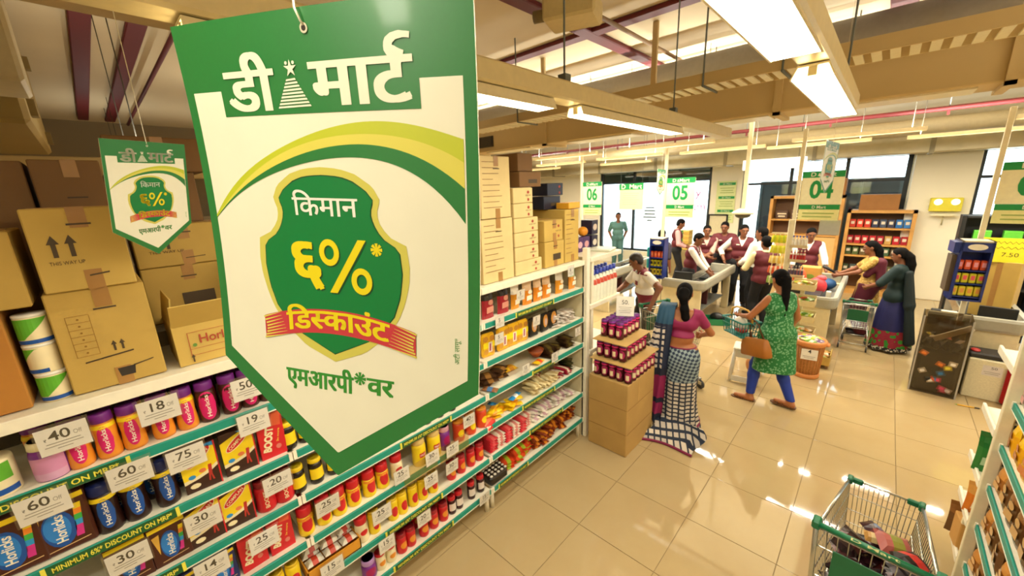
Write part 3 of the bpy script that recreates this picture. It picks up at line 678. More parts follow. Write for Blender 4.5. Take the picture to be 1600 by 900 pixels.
for k, bay, lv, X, y in sorted(STOCK, key=lambda s: (s[1], s[2], s[4])):
    i = CNT[(bay, lv, k)] = CNT.get((bay, lv, k), 0)+1; same = sum(1 for s in STOCK if s[:3] == (k, bay, lv))
    p = K[k]; d = p.desc if hasattr(p, 'desc') else p.o['label']; p.desc = d
    w = '' if same == 1 else ('leftmost one' if i == 1 else 'rightmost one' if i == same else ORD[i-1]+' from left')
    lab = '%s%s, %s, %s bay' % (d, ', '+w if w else '', LN[lv], bay)
    p.put((X, y, LV[lv]+.0185), Q+random.uniform(-.1, .1), lab, '%ss on the %s of the %s bay' % (p.o.name.split('.')[0].replace('_', ' '), LN[lv], bay))
# second rank of jars standing behind the first
for k, lv, ys in (('oj', 0, np.arange(-.3, .1, .085)), ('pj', 0, np.arange(.12, .44, .085)), ('bj', 1, np.arange(-.24, .08, .095)), ('ry', 3, np.arange(.5, 1.0, .1)), ('rp', 5, np.arange(.98, 1.4, .09))):
    for i, y in enumerate(ys):
        p = K[k]; p.put((-2.165, float(y), LV[lv]+.0185), Q+random.uniform(-.2, .2), '%s, back rank of the %s, %s' % (p.desc, LN[lv], ORD[i]+' from left'), 'back rank of jars on the '+LN[lv])
# stacked small packets on the far bay
SMALL = [  # name, what, length, width, thick, colours, level, count high, [(y, x)], group
 ('wrapped_pack', 'pale wrapped pack lying in a stack', .11, .13, .024, '#d9d0c4', '#b9a99a', 1, 5, [(2.72, -2.1), (2.86, -2.1), (2.98, -2.12)]),
 ('chocolate_pack', 'dark brown chocolate pack lying in a stack', .12, .13, .02, '#3a2614', '#6b5a28', 2, 4, [(2.62, -2.1), (2.76, -2.12), (2.92, -2.1)]),
 ('cereal_pack', 'brown flat pack lying at the shelf front', .14, .12, .03, '#4a2f1c', '#a7763a', 2, 2, [(1.9, -2.12), (2.05, -2.15)]),
 ('wafer_pack', 'pale cream wafer pack lying in a stack', .085, .15, .022, '#e7d8a8', '#c9b078', 3, 5, [(2.38, -2.08), (2.48, -2.1), (2.58, -2.08), (2.68, -2.1)]),
 ('maroon_pack', 'maroon and white pack lying in a stack', .08, .15, .022, '#a31f38', '#e9dcc2', 3, 4, [(2.54, -2.2), (2.78, -2.1), (2.88, -2.1)]),
 ('dark_pack', 'dark green wrapped pack lying in a stack', .09, .14, .022, '#2e3016', '#5c5430', 3, 6, [(2.97, -2.12)]),
 ('yellow_bar', 'long yellow bar pack lying in a pile', .16, .055, .02, '#f0c818', '#e8a012', 3, 4, [(1.88, -2.05), (1.98, -2.08), (2.1, -2.05)]),
 ('red_pack', 'red wrapped pack lying in a neat stack', .085, .13, .026, '#d5333c', '#e0605e', 4, 5, [(1.84, -2.08), (2.02, -2.08), (2.2, -2.08)]),
 ('white_red_pack', 'white and red wrapped pack in a neat stack', .085, .13, .026, '#ecdcc8', '#d98a80', 4, 5, [(1.93, -2.08), (2.11, -2.08), (2.29, -2.1)]),
 ('white_pack', 'white packet tumbled in a pile', .1, .13, .02, '#e9e2d4', '#cfa9b4', 4, 4, [(2.4, -2.1), (2.5, -2.08), (2.62, -2.12), (2.72, -2.1), (2.84, -2.13), (2.95, -2.1)]),
 ('noodle_pack', 'red and green noodle packet in a pile', .11, .13, .028, '#dc4a22', '#a8c032', 5, 4, [(2.04, -2.1), (2.15, -2.08), (2.25, -2.1), (2.32, -2.14)]),
 ('orange_pack', 'orange and brown packet in a pile', .09, .12, .026, '#8a3a1c', '#e08c28', 5, 5, [(2.4, -2.1), (2.5, -2.08), (2.6, -2.1), (2.7, -2.12), (2.8, -2.1), (2.9, -2.14), (2.99, -2.12)]),
]
for nm, what, w, d, t, c1, c2, lv, n, spots in SMALL:
    g = '%ss on the %s of the far bay' % (nm.replace('_', ' '), LN[lv]); p = packet(nm, what+', '+LN[lv]+' of far bay', w, d, t, c1, c2, g); neat = 'neat' in what
    for y, x in spots:
        for i in range(n+(0 if neat else random.randint(-1, 1))):
            j = .004 if neat else .018
            p.put((x+random.uniform(-j, j), y+random.uniform(-j, j), LV[lv]+.0185+i*t*.95), 0, rot=(random.uniform(-.05, .05)*(0 if neat else 1), 0, Q+(0 if neat else random.uniform(-.5, .5))))
# loose single pieces
def loose(nm, label, w, d, t, c1, c2, loc, rot, cat='packet'):
    o = pillow(w, d, t, M(c1, .35), M(c2, .35)).build(nm); o.location = loc; o.rotation_euler = rot; return tag(o, label, cat)
loose('blue_bar', 'blue and white bar on top of the yellow bar packs', .16, .05, .022, '#2b8fd0', '#e5e8ea', (-2.04, 2.12, LV[3]+.105), (0, .05, Q+.3))
loose('blue_bar', 'small dark blue packet among the yellow bar packs', .08, .05, .022, '#1c5f8c', '#2f86b8', (-2.1, 1.92, LV[3]+.1), (0, .1, .4))
loose('red_pouch', 'red pouch with white print left of the yellow bar packs', .14, .13, .05, '#d5281f', '#e87a4a', (-2.06, 1.8, LV[3]+.02), (0, .6, .3))
loose('single_pack', 'single brown pack with blue corner at the shelf edge', .12, .07, .025, '#8a5a34', '#4a78a8', (-2.03, 1.84, LV[2]+.02), (0, .1, .5))
loose('yellow_pack', 'yellow pack on the third shelf of the far bay', .15, .1, .05, '#e8b41c', '#d08a1a', (-2.15, 2.17, LV[2]+.02), (0, .1, Q))
loose('yellow_red_pack', 'yellow and red flat pack on the third shelf', .14, .07, .03, '#f0c01c', '#d8461f', (-2.05, 2.45, LV[2]+.02), (0, .1, Q+.3))
bw = MB(); bw.lathe([(.03, 0), (.06, .04), (.075, .07), (.068, .07), (.05, .03), (.0001, .02)], M('#a8552a', .5), 18); bw.ell((0, 0, .06), (.06, .06, .025), M('#8a3f22', .5))
tag(bw.build('brown_bowl', None, (-2.12, 2.5, LV[2]+.0185+.03)), 'round reddish brown pack behind the yellow and red pack', 'pack')
bw = MB(); bw.box((0, 0, .045), (.2, .14, .09), M('#231d1b', .25), 0, .02)
for i in range(5):
    for j in range(4): bw.ell((-.08+i*.04, -.05+j*.034, .09), (.014, .012, .008), M('#d8d2c4', .4), 8, 5)
tag(bw.build('sweet_box', None, (-2.07, 1.87, LV[5]+.0185), Q), 'black box with rows of white sweets, bottom shelf of far bay', 'box')
# biscuit multipacks in an orange tray, fifth shelf of the middle bay
t = thing('display_tray', 'orange cardboard tray holding wrapped rolls, fifth shelf', 'tray', (-2.09, .56, LV[4]+.0185), Q)
q = MB(); OR = M('#d9952a', .5)
q.box((0, 0, .004), (.3, .17, .008), OR); q.box((0, -.082, .035), (.3, .006, .07), OR); q.box((0, .082, .05), (.3, .006, .1), OR)
for s in (-1, 1): q.box((s*.147, 0, .04), (.006, .17, .08), OR)
q.build('tray', t)
p = packet('wrapped_roll', 'silver and red wrapped roll in the orange tray', .09, .06, .045, '#d9d2c0', '#c8402a', 'wrapped rolls in the orange tray', 'packet')
for i in range(3):
    for j in range(2): p.put((-2.09+(j-.5)*.07, .465+i*.096, LV[4]+.07), 0, rot=(0, 0, Q+random.uniform(-.1, .1)))
for i in range(3): p.put((-2.09+random.uniform(-.03, .03), .47+i*.09, LV[4]+.115), 0, rot=(.1, 0, Q+random.uniform(-.3, .3)))
# clear bins with cards on the fourth shelf
CLEAR = GLASS('clear_plastic', '#fbf4dc', .86, .1)
for k, (a, b) in enumerate(((1.02, 1.28), (1.3, 1.56))):
    q = MB(); box_between(q, (-1.985, a, LV[3]-.03), (-1.983, b, LV[3]+.1), CLEAR); tag(q.build('clear_guard'), 'clear plastic guard along the fourth shelf, %s half' % ('left', 'right')[k], 'guard')
# ---------------------------------------------------------------- hanging price cards
INK, CARDW = M('#26241f', .6), M('#f3efe4', .5); PRN = M('#9a958a', .6)
def price_card(px, py, num, w, h, place, X=-1.972):
    p = atx(px, py, X); t = thing('price_card', 'white price card reading %s%s, %s' % (num, '' if w < .1 else ' off', place), 'card', (X, p.y, p.z-h/2), Q, 'white price cards on the left shelving')
    q = MB(); q.box((0, 0, h/2), (w, .002, h), CARDW); q.build('card', t); q = MB(); f = flat(-.0016)
    text(q, num, INK, f, w=w*.43*(len(num)/2), h=h*.52, x0=-w*.06, z0=h*.51, off=.012)
    if w > .1:
        text(q, '₹', INK, f, w=w*.06, h=h*.16, x0=-w*.34, z0=h*.52); text(q, 'Off', PRN, f, w=w*.17, h=h*.24, x0=w*.28, z0=h*.54)
    for i in range(3): q.box((-w*.02, -.0015, h*(.4-.11*i)), (w*(.66, .74, .3)[i], .0008, h*.028), PRN)
    q.build('printing', t)
    q = MB(); q.box((0, -.003, h*.56), (w*1.1, .001, h*1.16), GLASS('card_sleeve', '#ffffff', .9, .15)); q.build('sleeve', t)
    t.rotation_euler.x = random.uniform(-.04, .1)
for px, py, n, pl in [(100, 683, '40', 'leftmost under the top shelf'), (249, 640, '18', 'before the orange jars'), (388, 606, '50', 'before the magenta jars'), (68, 790, '60', 'before the large brown packs'), (204, 740, '60', 'before the brown jars'),
  (292, 715, '75', 'before the yellow cartons'), (397, 660, '19', 'left of the red carton'), (318, 812, '30', 'before the lower yellow carton'), (202, 872, '30', 'before the lower brown carton'), (434, 754, '20', 'before the red jars'), (332, 886, '14', 'above the blue cartons'),
  (413, 844, '25', 'on the red cartons'), (512, 789, '25', 'before the red lidded jars'), (597, 803, '25', 'before the yellow pouches'), (520, 888, '15', 'below the orange tray')]:
    price_card(px, py, n, .122, .098, pl)
for px, py, n, pl in [(628, 743, '25', 'on the clear guard, left'), (676, 715, '30', 'on the clear guard, middle'), (707, 702, '25', 'on the clear guard, right'), (733, 657, '40', 'before the orange pouches'), (706, 729, '30', 'before the red pots'), (674, 750, '25', 'right of the yellow pouches'), (605, 850, '15', 'over the white tubs'), (663, 810, '20', 'over the red pots'), (757, 778, '15', 'at the bottom shelf edge')]:
    price_card(px, py, n, .105, .09, pl)
for px, py, n, pl in [(781, 503, '5', 'on the rail below the dark bags'), (780, 529, '5', 'before the yellow trays'), (813, 461, '5', 'before the orange snack bags'), (838, 501, '5', 'before the blister trays'), (892, 424, '6', 'before the green snack bag'), (903, 518, '5', 'at the end of the second shelf'), (822, 577, '15', 'before the yellow pack'), (867, 558, '15', 'before the dark packs')]:
    price_card(px, py, n, .09, .085, pl)
# ---------------------------------------------------------------- cardboard boxes on the top shelf
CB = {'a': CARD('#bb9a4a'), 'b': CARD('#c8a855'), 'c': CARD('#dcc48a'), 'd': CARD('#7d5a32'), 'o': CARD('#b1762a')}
TAPE = M('#a5793f', .3); PRT = M('#4a3a22', .6); REDINK = M('#a8402a', .6)
def cbox(y0, y1, z0, z1, label, X=-2.05, d=.3, c='a', art=None, tape=True, flaps=False, rz=0, group='cardboard boxes on top of the shelving', name='cardboard_box'):
    w, h = y1-y0, z1-z0
    t = thing(name, label, 'box', (X-d/2, (y0+y1)/2, z0), Q+rz, group)
    q = MB(); m = CB[c]
    if not flaps: q.box((0, 0, h/2), (w-.004, d, h-.003), m, 0, .004)
    else:
        th = .006
        for s in (-1, 1): q.box((s*(w/2-th), 0, h/2), (th, d, h), m); q.box((0, s*(d/2-th), h/2), (w-2*th, th, h), m)
        q.box((0, 0, .005), (w-.01, d-.01, .008), m)
    q.build('body', t)
    if flaps:
        for s in (-1, 1):
            q = MB(); q.T = Matrix.Translation((s*(w/2-.004), 0, h)) @ Matrix.Rotation(s*(-.15 if s < 0 else .7), 4, 'Y'); q.box((0, 0, .06), (.005, d, .12), m); q.build('flap', t)
            q = MB(); q.T = Matrix.Translation((0, s*(d/2-.004), h)) @ Matrix.Rotation(-s*(.6 if s < 0 else 1.9), 4, 'X'); q.box((0, 0, .06), (w*.96, .005, .12), m); q.build('flap', t)
    if tape:
        q = MB(); q.box((0, 0, h), (w*.9, .045, .002), TAPE); q.build('tape', t)
        for z in (h-.035, .035): q = MB(); q.box((.01, -d/2-.001, z), (.045, .002, .07), TAPE); q.build('tape', t)
        q = MB(); q.box((.01, -d/2-.001, h*.8), (.06, .003, .006), PRT); q.build('hand_slot', t)
    if art:
        q = MB(); art(q, w, h, flat(-d/2-.0022)); q.build('printing', t)
    return t
def arrows(q, f, x, z, s, n=2):
    for i in range(n):
        a = x+i*s*.55; poly2(q, [(a-s*.08, z), (a+s*.08, z), (a+s*.08, z+s*.62), (a-s*.08, z+s*.62)], PRT, f); poly2(q, [(a-s*.2, z+s*.6), (a+s*.2, z+s*.6), (a, z+s)], PRT, f)
def art_up(q, w, h, f):
    arrows(q, f, -w*.27, h*.42, .075); text(q, 'THIS WAY UP', PRT, f, w=w*.36, h=.018, x0=-w*.18, z0=h*.33)
    poly2(q, [(w*.0, h*.16), (w*.22, h*.18), (w*.22, h*.2), (w*.0, h*.18)], PRT, f)
def art_tbl(q, w, h, f):
    TB = M('#96702c', .7)
    x0, z0, x1, z1 = -w*.36, h*.36, -w*.14, h*.76
    for i in range(7): z = z0+(z1-z0)*i/6; poly2(q, [(x0, z), (x1, z), (x1, z+.0016), (x0, z+.0016)], TB, f); (i < 6) and poly2(q, oval((x0+x1)/2, z+h*.033, .0035, .0035, 8), TB, f)
    for x in (x0, x1): poly2(q, [(x, z0), (x+.0016, z0), (x+.0016, z1), (x, z1)], TB, f)
    arrows(q, f, w*.02, h*.36, .04); poly2(q, [(-w*.3, h*.29), (w*.2, h*.32), (w*.2, h*.335), (-w*.3, h*.305)], PRT, f)
    poly2(q, [(.0, h*.08), (.04, h*.08), (.045, h*.17), (-.005, h*.17)], M('#2e2620', .5), f); poly2(q, [(.04, h*.16), (.1, h*.19), (.1, h*.2), (.04, h*.175)], PRT, f)
def art_hor(q, w, h, f):
    for a, b, c, d in ((-.3, .22, .48, .23), (-.3, .8, .48, .81), (-.3, .22, -.29, .81), (-.3, .38, .48, .39)): poly2(q, [(a*w, b*h), (c*w, b*h), (c*w, d*h), (a*w, d*h)], REDINK, f)
    text(q, 'Horlicks', REDINK, f, w=w*.7, h=.055, x0=w*.2, z0=h*.5, off=.01); poly2(q, oval(-w*.22, h*.48, .008, .008, 8), M('#5f8a3a', .6), f)
    arrows(q, f, -w*.28, h*.06, .035, 1)
def art_lines(q, w, h, f):
    for i in range(9): z = h*(.9-.09*i); L = w*(.3+.35*random.random()); poly2(q, [(-w*.42, z), (-w*.42+L, z), (-w*.42+L, z+.004), (-w*.42, z+.004)], M('#8a5f34', .6), f)
def art_small(q, w, h, f):
    poly2(q, oval(w*.25, h*.7, .014, .012, 10), REDINK, f); text(q, 'FRAGILE' if 0 else 'KEEP DRY', PRT, f, w=w*.3, h=.016, x0=w*.25, z0=h*.45); poly2(q, oval(w*.25, h*.22, .012, .012, 10), REDINK, f)
def art_rect(q, w, h, f):
    poly2(q, [(-w*.1, h*.25), (w*.3, h*.25), (w*.3, h*.5), (-w*.1, h*.5)], PRT, f)
ZT = 1.888
rs = thing('shelving_unit', 'dim rear shelving behind the left run, carrying dark boxes', 'shelf'); q = MB(); box_between(q, (-2.49, -1.0, 1.95), (-3.0, 1.8, 1.985), SHELFM); q.build('top_shelf', rs); q = MB(); box_between(q, (-2.49, -1.0, 0), (-2.51, 1.8, 1.95), M('#9d8d6a', .6)); box_between(q, (-2.98, -1.0, 0), (-3.0, 1.8, 1.95), M('#9d8d6a', .6)); q.build('back_panel', rs)
cbox(-.172, .09, ZT, 2.268, 'tan cardboard box with small printed table and two arrows', art=art_tbl, c='a', d=.34)
cbox(-.16, .075, 2.268, 2.556, 'tan box with two big arrows reading THIS WAY UP', X=-2.04, art=art_up, c='b', d=.34)
cbox(-.62, -.265, ZT, 2.236, 'orange brown cardboard box at the left picture edge', c='o', tape=False, d=.36)
cbox(-.55, -.19, 2.236, 2.49, 'tan box on top of the orange brown box', X=-2.04, c='a', art=art_rect, d=.34)
cbox(.128, .36, ZT, 2.06, 'open cardboard box with raised flaps beside the big sign', c='b', flaps=True, tape=False, art=art_hor, d=.28)
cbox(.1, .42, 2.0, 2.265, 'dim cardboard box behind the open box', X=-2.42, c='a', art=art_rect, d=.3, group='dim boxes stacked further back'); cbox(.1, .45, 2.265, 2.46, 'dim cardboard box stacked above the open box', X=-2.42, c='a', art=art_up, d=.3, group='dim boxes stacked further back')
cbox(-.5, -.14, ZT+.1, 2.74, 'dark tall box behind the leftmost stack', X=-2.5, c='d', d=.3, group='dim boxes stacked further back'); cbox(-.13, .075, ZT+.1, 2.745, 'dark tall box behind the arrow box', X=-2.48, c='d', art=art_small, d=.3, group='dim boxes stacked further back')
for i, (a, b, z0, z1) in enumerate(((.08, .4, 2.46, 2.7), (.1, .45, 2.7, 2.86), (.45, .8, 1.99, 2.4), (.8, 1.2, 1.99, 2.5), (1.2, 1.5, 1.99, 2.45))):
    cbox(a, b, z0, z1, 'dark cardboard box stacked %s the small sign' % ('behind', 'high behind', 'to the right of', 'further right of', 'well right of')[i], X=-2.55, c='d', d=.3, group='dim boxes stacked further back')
for i, (a, b, z1) in enumerate(((.45, .85, 2.3), (.87, 1.25, 2.25), (1.27, 1.8, 2.3))): cbox(a, b, ZT, z1, 'tan cardboard box hidden behind the big sign, %s' % ('left', 'middle', 'right')[i], c='a', d=.3)
cbox(1.855, 2.185, ZT, 2.355, 'large pale carton printed with list lines, lower one', c='c', art=art_lines, d=.34); cbox(1.87, 2.175, 2.357, 2.79, 'large pale carton printed with list lines, upper one', c='c', art=art_lines, d=.34)
zz = [ZT, 2.0, 2.113, 2.226, 2.338, 2.45, 2.567]
for i in range(6): cbox(2.2, 2.43+(.1 if i == 0 else .06*(i < 4)), zz[i], zz[i+1], 'flat pale carton, %s from the bottom of the narrow stack' % ORD[i], c='c', art=art_small, d=.26, tape=False)
cbox(2.57, 2.85, ZT, 2.11, 'tan box with black bar mark below a twin box', c='b', art=art_rect, d=.28); cbox(2.565, 2.83, 2.11, 2.29, 'tan box on its twin beside the big plain carton', c='b', art=art_small, d=.28)
cbox(2.86, 3.08, ZT, 2.365, 'big plain tan carton at the end of the shelving', c='b', art=art_lines, d=.45)
cbox(2.33, 2.6, 2.57, 2.69, 'dark printed box on the narrow carton stack', X=-2.1, c='d', art=art_rect, d=.24, tape=False); cbox(2.34, 2.52, 2.69, 2.83, 'small dark box topping the narrow carton stack', X=-2.12, c='d', d=.24, tape=False)
CB['n'] = M('#1c1f33', .35); CB['y'] = M('#e0a52c', .45)
cbox(2.78, 3.03, 2.367, 2.485, 'dark blue box on the big plain carton', X=-2.22, c='n', art=art_rect, d=.2, tape=False); cbox(2.86, 3.1, 2.487, 2.6, 'dark blue box stacked on another dark blue box', X=-2.24, c='n', art=art_small, d=.2, tape=False)
cbox(2.92, 3.1, 2.367, 2.425, 'low yellow box on the edge of the big carton', X=-2.05, c='y', d=.14, tape=False)
def tin(label, z, rz):
    t = thing('milk_tin', label, 'tin', (-2.1, -.213+.004*(z < 1.95), z), rz, 'stacked tins on the top shelf')
    q = MB(); q.lathe([(.038, 0), (.04, .004), (.04, .094), (.039, .1)], CRM, 24); q.build('body', t); rf = lambda z: .04
    q = MB(); fn = cyl(rf, .0006); n = 12
    for i in range(n):
        u0, u1 = -.06+.12*i/n, -.06+.12*(i+1)/n
        for lo, hi, m in ((.004, .018, BLUE), (.018, .018, GRNP)):
            if m is GRNP: lo, hi = max(.02, .02+(u0+.03)*1.0), .092
            if hi > lo: q.add([fn(u0, lo), fn(u1, lo if m is BLUE else max(.02, min(.092, .02+(u1+.03)))), fn(u1, hi), fn(u0, hi)], [(0, 1, 2, 3)], m, True)
    q.build('label', t)
    q = MB(); q.lathe([(.041, .096), (.0415, .103), (.04, .106), (.0001, .105)], M('#f2efe2', .4), 24); q.build('lid', t)
for i in range(3): tin('round white and green tin, %s of a stack of three' % ('bottom', 'middle', 'top')[i], ZT+i*.107, Q+(.2, -1.3, .1)[i])
t = thing('milk_tin', 'white and blue tin at the left end of the top product shelf', 'tin', (-2.07, -.4, LV[0]+.0185), Q)
q = MB(); q.lathe([(.05, 0), (.052, .005), (.052, .12), (.05, .13)], CRM, 24); q.build('body', t); q = MB(); patch(q, lambda z: .052, .02, .12, .02, BLUE, kind='rect'); patch(q, lambda z: .052, .09, .1, .06, GRNP, kind='rect'); q.build('label', t)
# ================================================================ HANGING DISCOUNT SIGNS
SG = {'g': M('#1f6a30', .36, coat=.25, n=.03, sc_=300), 'w': M('#d0ccb6', .42, n=.02), 'lime': M('#a8ae24', .4, n=.02), 'ye': M('#c2b84c', .4, n=.02), 'sh': M('#006b31', .38, n=.02), 'go': M('#b6ae4c', .4, n=.02),
      'dk': M('#12401f', .4), 'txt': M('#cbba0d', .4, n=.02), 'wt': M('#d4d1c6', .4, n=.02), 'red': M('#ae3039', .4, n=.03), 'gt': M('#2e7d2a', .45), 'paper': M('#efe9cf', .6)}
def clip_x(v, f, xc):
    V, F = [], []
    for t in f:
        P = [v[i] for i in t]; o = []
        for a, b in zip(P, P[1:]+P[:1]):
            if a[0] <= xc: o.append(a)
            if (a[0] <= xc) != (b[0] <= xc):
                s = (xc-a[0])/(b[0]-a[0]); o.append((xc, a[1]+s*(b[1]-a[1])))
        if len(o) > 2: F.append(list(range(len(V), len(V)+len(o)))); V += o
    return V, F
def dev(mb, s, mat, fn, xl, xr, zt, zb, off=.0):
    """Devanagari line between xl and xr; zt = top of the head line, zb = baseline; '~' is half sa"""
    bold, off = off, 0; v, _, _ = glyph('ट', off); top = max(p[1] for p in v); x, out = 0, []
    for ch in s:
        if ch == '~':
            v, f, a = glyph('स', off); xc = a*.66; v, f = clip_x(v, f, xc); a = xc
        else: v, f, a = glyph(ch, off)
        out.append(([(p[0]+x, p[1]) for p in v], f)); x += a
    lo = min(p[0] for v, f in out for p in v); hi = max(p[0] for v, f in out for p in v)
    kx, kz = (xr-xl)/(hi-lo), (zt-zb)/top
    for dx, dz in ([(0, 0)] if not bold else [(-bold, -bold*.5), (bold, -bold*.5), (-bold, bold*.5), (bold, bold*.5)]):
        for v, f in out: mb.add([fn(xl+(p[0]-lo+dx)*kx, zb+(p[1]+dz)*kz) for p in v], f, mat)
def make_sign(label, bend):
    c0, c1, c2 = bend
    def S(e):   # millimetres on the board -> local point, e layers proud
        return lambda u, v: (u/1000, c0*(v/1000)**2+c1*u*v/1e6+c2*(u/1000)**2-e*.00022, v/1000)
    W2, ST, SB, TIP = 140, 151.3, -151.3, -253.3
    t = thing('hanging_sign', label, 'sign', (0, 0, 0), 0, 'hanging discount signs')
    def edges(z, w=W2, sb=SB, tip=TIP):
        return w if z >= sb else w*(z-tip)/(sb-tip)
    def sheet(q, zs, hw, mat, fn, cx=0, n=10):
        q.grid([[fn(cx-hw(z)+2*hw(z)*i/n, z) for i in range(n+1)] for z in zs], mat)
    zs = [ST-(ST-SB)*i/16 for i in range(17)]+[SB-(SB-TIP)*i/6 for i in range(1, 6)]+[TIP+.6]
    q = MB(); sheet(q, zs[::-1], edges, SG['g'], S(0)); sheet(q, zs, edges, SG['paper'], S(-7))
    for sx in (-1, 1):
        A = [S(0)(sx*edges(z), z) for z in zs]; B = [S(-7)(sx*edges(z), z) for z in zs]; q.grid([A, B] if sx > 0 else [B, A], SG['paper'], False)
    q.grid([[S(0)(-W2+28*i, ST) for i in range(11)], [S(-7)(-W2+28*i, ST) for i in range(11)]], SG['paper'], False)
    q.build('board', t)
    iw = lambda z: 130 if z >= -140 else 130*(z+230)/90
    zi = [99-(239)*i/16 for i in range(17)]+[-140-90*i/6 for i in range(1, 6)]+[-229.5]
    q = MB(); sheet(q, zi[::-1], iw, SG['w'], S(1)); q.build('white_panel', t)
    q = MB(); sheet(q, [78.5, 86, 93, 100.5], lambda z: 96, SG['g'], S(2)); h = q.build('header_block', t)
    q = MB(); f = S(3.2); dev(q, 'डी', SG['w'], f, -88, -36.5, 112, 82.5, .03); dev(q, 'माट', SG['w'], f, 2, 90, 114, 84, .03)
    stroke(q, bez((84, 113), (69, 118), (74, 124))+bez((74, 124), (79, 129), (91, 126.5))[1:], [9, 9, 9, 9, 8, 8, 7, 7, 7, 6, 6, 5, 5, 5, 4, 4, 4], SG['w'], f); q.build('header_lettering', t)
    q = MB()
    for i in range(9):
        z = 83+i*2.45; w = 16.5-i*1.45; poly2(q, [(-18.5-w, z), (-18+w, z+.6), (-18+w-.8, z+2.0), (-18.5-w+.8, z+1.4)], SG['w'], f)
    star = []
    for i in range(10): a = PI/2+i*PI/5; r = 6.5 if i % 2 == 0 else 2.4; star.append((-17+r*math.cos(a), 111.5+r*math.sin(a)))
    q.add([f(-17, 111.5)]+[f(*p) for p in star], [(0, 1+i, 1+(i+1) % 10) for i in range(10)], SG['w'])
    for x in (-20.5, -13.5): poly2(q, oval(x, 115.5, 1.3, 1.3, 10), SG['w'], f)
    q.build('tower_emblem', t)
    def curve(P):
        P = sorted(P); X = np.array([p[0] for p in P]); Z = np.array([p[1] for p in P]); cf = np.polyfit(X/100, Z, 5); return lambda x: float(np.polyval(cf, x/100))
    A1 = curve([(-134.5, -13), (-118, 6), (-92.9, 26.5), (-70.8, 39.2), (-45.6, 50.7), (-22.5, 58.4), (9.3, 66.3), (56.6, 71), (90.7, 66.9), (128, 56.9)])
    A2 = curve([(-134, -13), (-105, 12), (-80.2, 28.9), (-59.1, 40), (-34.9, 49.8), (-12.6, 55.9), (18.1, 60.8), (55.5, 61.3), (98.1, 53.7), (128, 40.3)])
    A3 = curve([(-134, -13.2), (-121, -1), (-95.8, 15.7), (-67.6, 29.5), (-50.5, 37.5), (-27.1, 45.7), (-1.2, 51), (38, 53.7), (72.1, 50.3), (93.9, 42.1), (109.7, 35), (128.2, 20.9)])
    A4 = curve([(-134, -13.6), (-118.8, -.5), (-83.2, 18.8), (-47, 32.9), (-2.6, 42.3), (36.8, 44.2), (71.1, 37.5), (100.9, 21.9), (116.6, 9), (128.3, -6.3)])
    xs = [-130+258.6*i/40 for i in range(41)]
    for nm, lo, hi, m in (('lime_arc', A2, A1, 'lime'), ('yellow_arc', A3, A2, 'ye'), ('green_arc', A4, A3, 'g')):
        q = MB(); L = [[S(2)(x, min(lo(x), hi(x)-.05)+(hi(x)-min(lo(x), hi(x)-.05))*k/2) for x in xs] for k in range(3)]; q.grid(L, SG[m]); q.build(nm, t)
    def shield(P, m, e, nm, cx=-1.6):
        P = sorted(P, key=lambda p: p[1]); X = [p[0]-cx for p in P]; Z = [p[1] for p in P]; n = 44
        zz = [Z[0]+(Z[-1]-Z[0])*(1-math.cos(PI*i/n))/2 for i in range(n+1)]; hw = [float(np.interp(z, Z, X)) for z in zz]
        q = MB(); q.grid([[S(e)(cx-w+2*w*j/6, z) for j in range(7)] for z, w in zip(zz, hw)], SG[m]); return q.build(nm, t)
    OUT = [(-1.5, 36.6), (10, 36), (20, 34.4), (32.1, 30.9), (47.5, 21.2), (54, 9.8), (50.6, 3), (49.9, -2.1), (52.7, -11.6), (62.1, -20.8), (75.5, -25.5), (78, -44.4), (77, -60), (72, -78), (66.5, -91), (54.1, -108.5), (30, -127), (-1.5, -139)]
    IN = [(-1.5, 29.4), (8, 29), (17, 28), (27.7, 24.8), (39.9, 18), (46.9, 9.6), (44, 3), (43.3, -3.9), (47.9, -15), (56.4, -24.3), (68.5, -30), (70.5, -51.5), (67.5, -72), (61, -90), (50, -103), (35, -115), (-1.5, -131)]
    shield(OUT, 'go', 2.2, 'shield_border'); shield([(x+1.0*(1 if x > 0 else 0), z+(.9 if z > 20 else -.9 if z < -120 else 0)) for x, z in IN], 'dk', 2.9, 'shield_outline'); shield(IN, 'sh', 3.6, 'shield')
    q = MB(); dev(q, 'िकमान', SG['wt'], S(4.6), -35, 32, 11, -4, .012); q.build('shield_lettering', t)
    q = MB()
    for m, e, dx, dz in (('dk', 4.4, 1.2, -1.2), ('txt', 5.2, 0, 0)):
        f = S(e); dev(q, '६', SG[m], f, -40+dx, -11+dx, -29+dz, -66+dz, .035)
        for cx, cz in ((-1+dx, -36+dz), (31+dx, -60+dz)):
            P = oval(cx, cz, 10.5, 12, 24); I = oval(cx, cz, 5.2, 6.4, 24); q.add([f(*p) for p in P+I], [(i, (i+1) % 24, 24+(i+1) % 24, 24+i) for i in range(24)], SG[m])
        poly2(q, [(-3+dx, -72.5+dz), (5+dx, -72.5+dz), (37.5+dx, -23.5+dz), (29.5+dx, -23.5+dz)], SG[m], f)
    f = S(5.2)
    for i in range(4):
        a = i*PI/4; stroke(q, [(47.5-5.6*math.cos(a), -31-5.6*math.sin(a)), (47.5, -31), (47.5+5.6*math.cos(a), -31+5.6*math.sin(a))], [3, .8, 3], SG['txt'], f)
    q.build('percent_figure', t)
    q = MB(); n = 24; arc = lambda x: 13*(1-(x/82)**2)
    q.grid([[S(4.2)(-82+164*i/n, b+arc(-82+164*i/n)) for i in range(n+1)] for b in (-125, -118, -110, -102)], SG['red'])
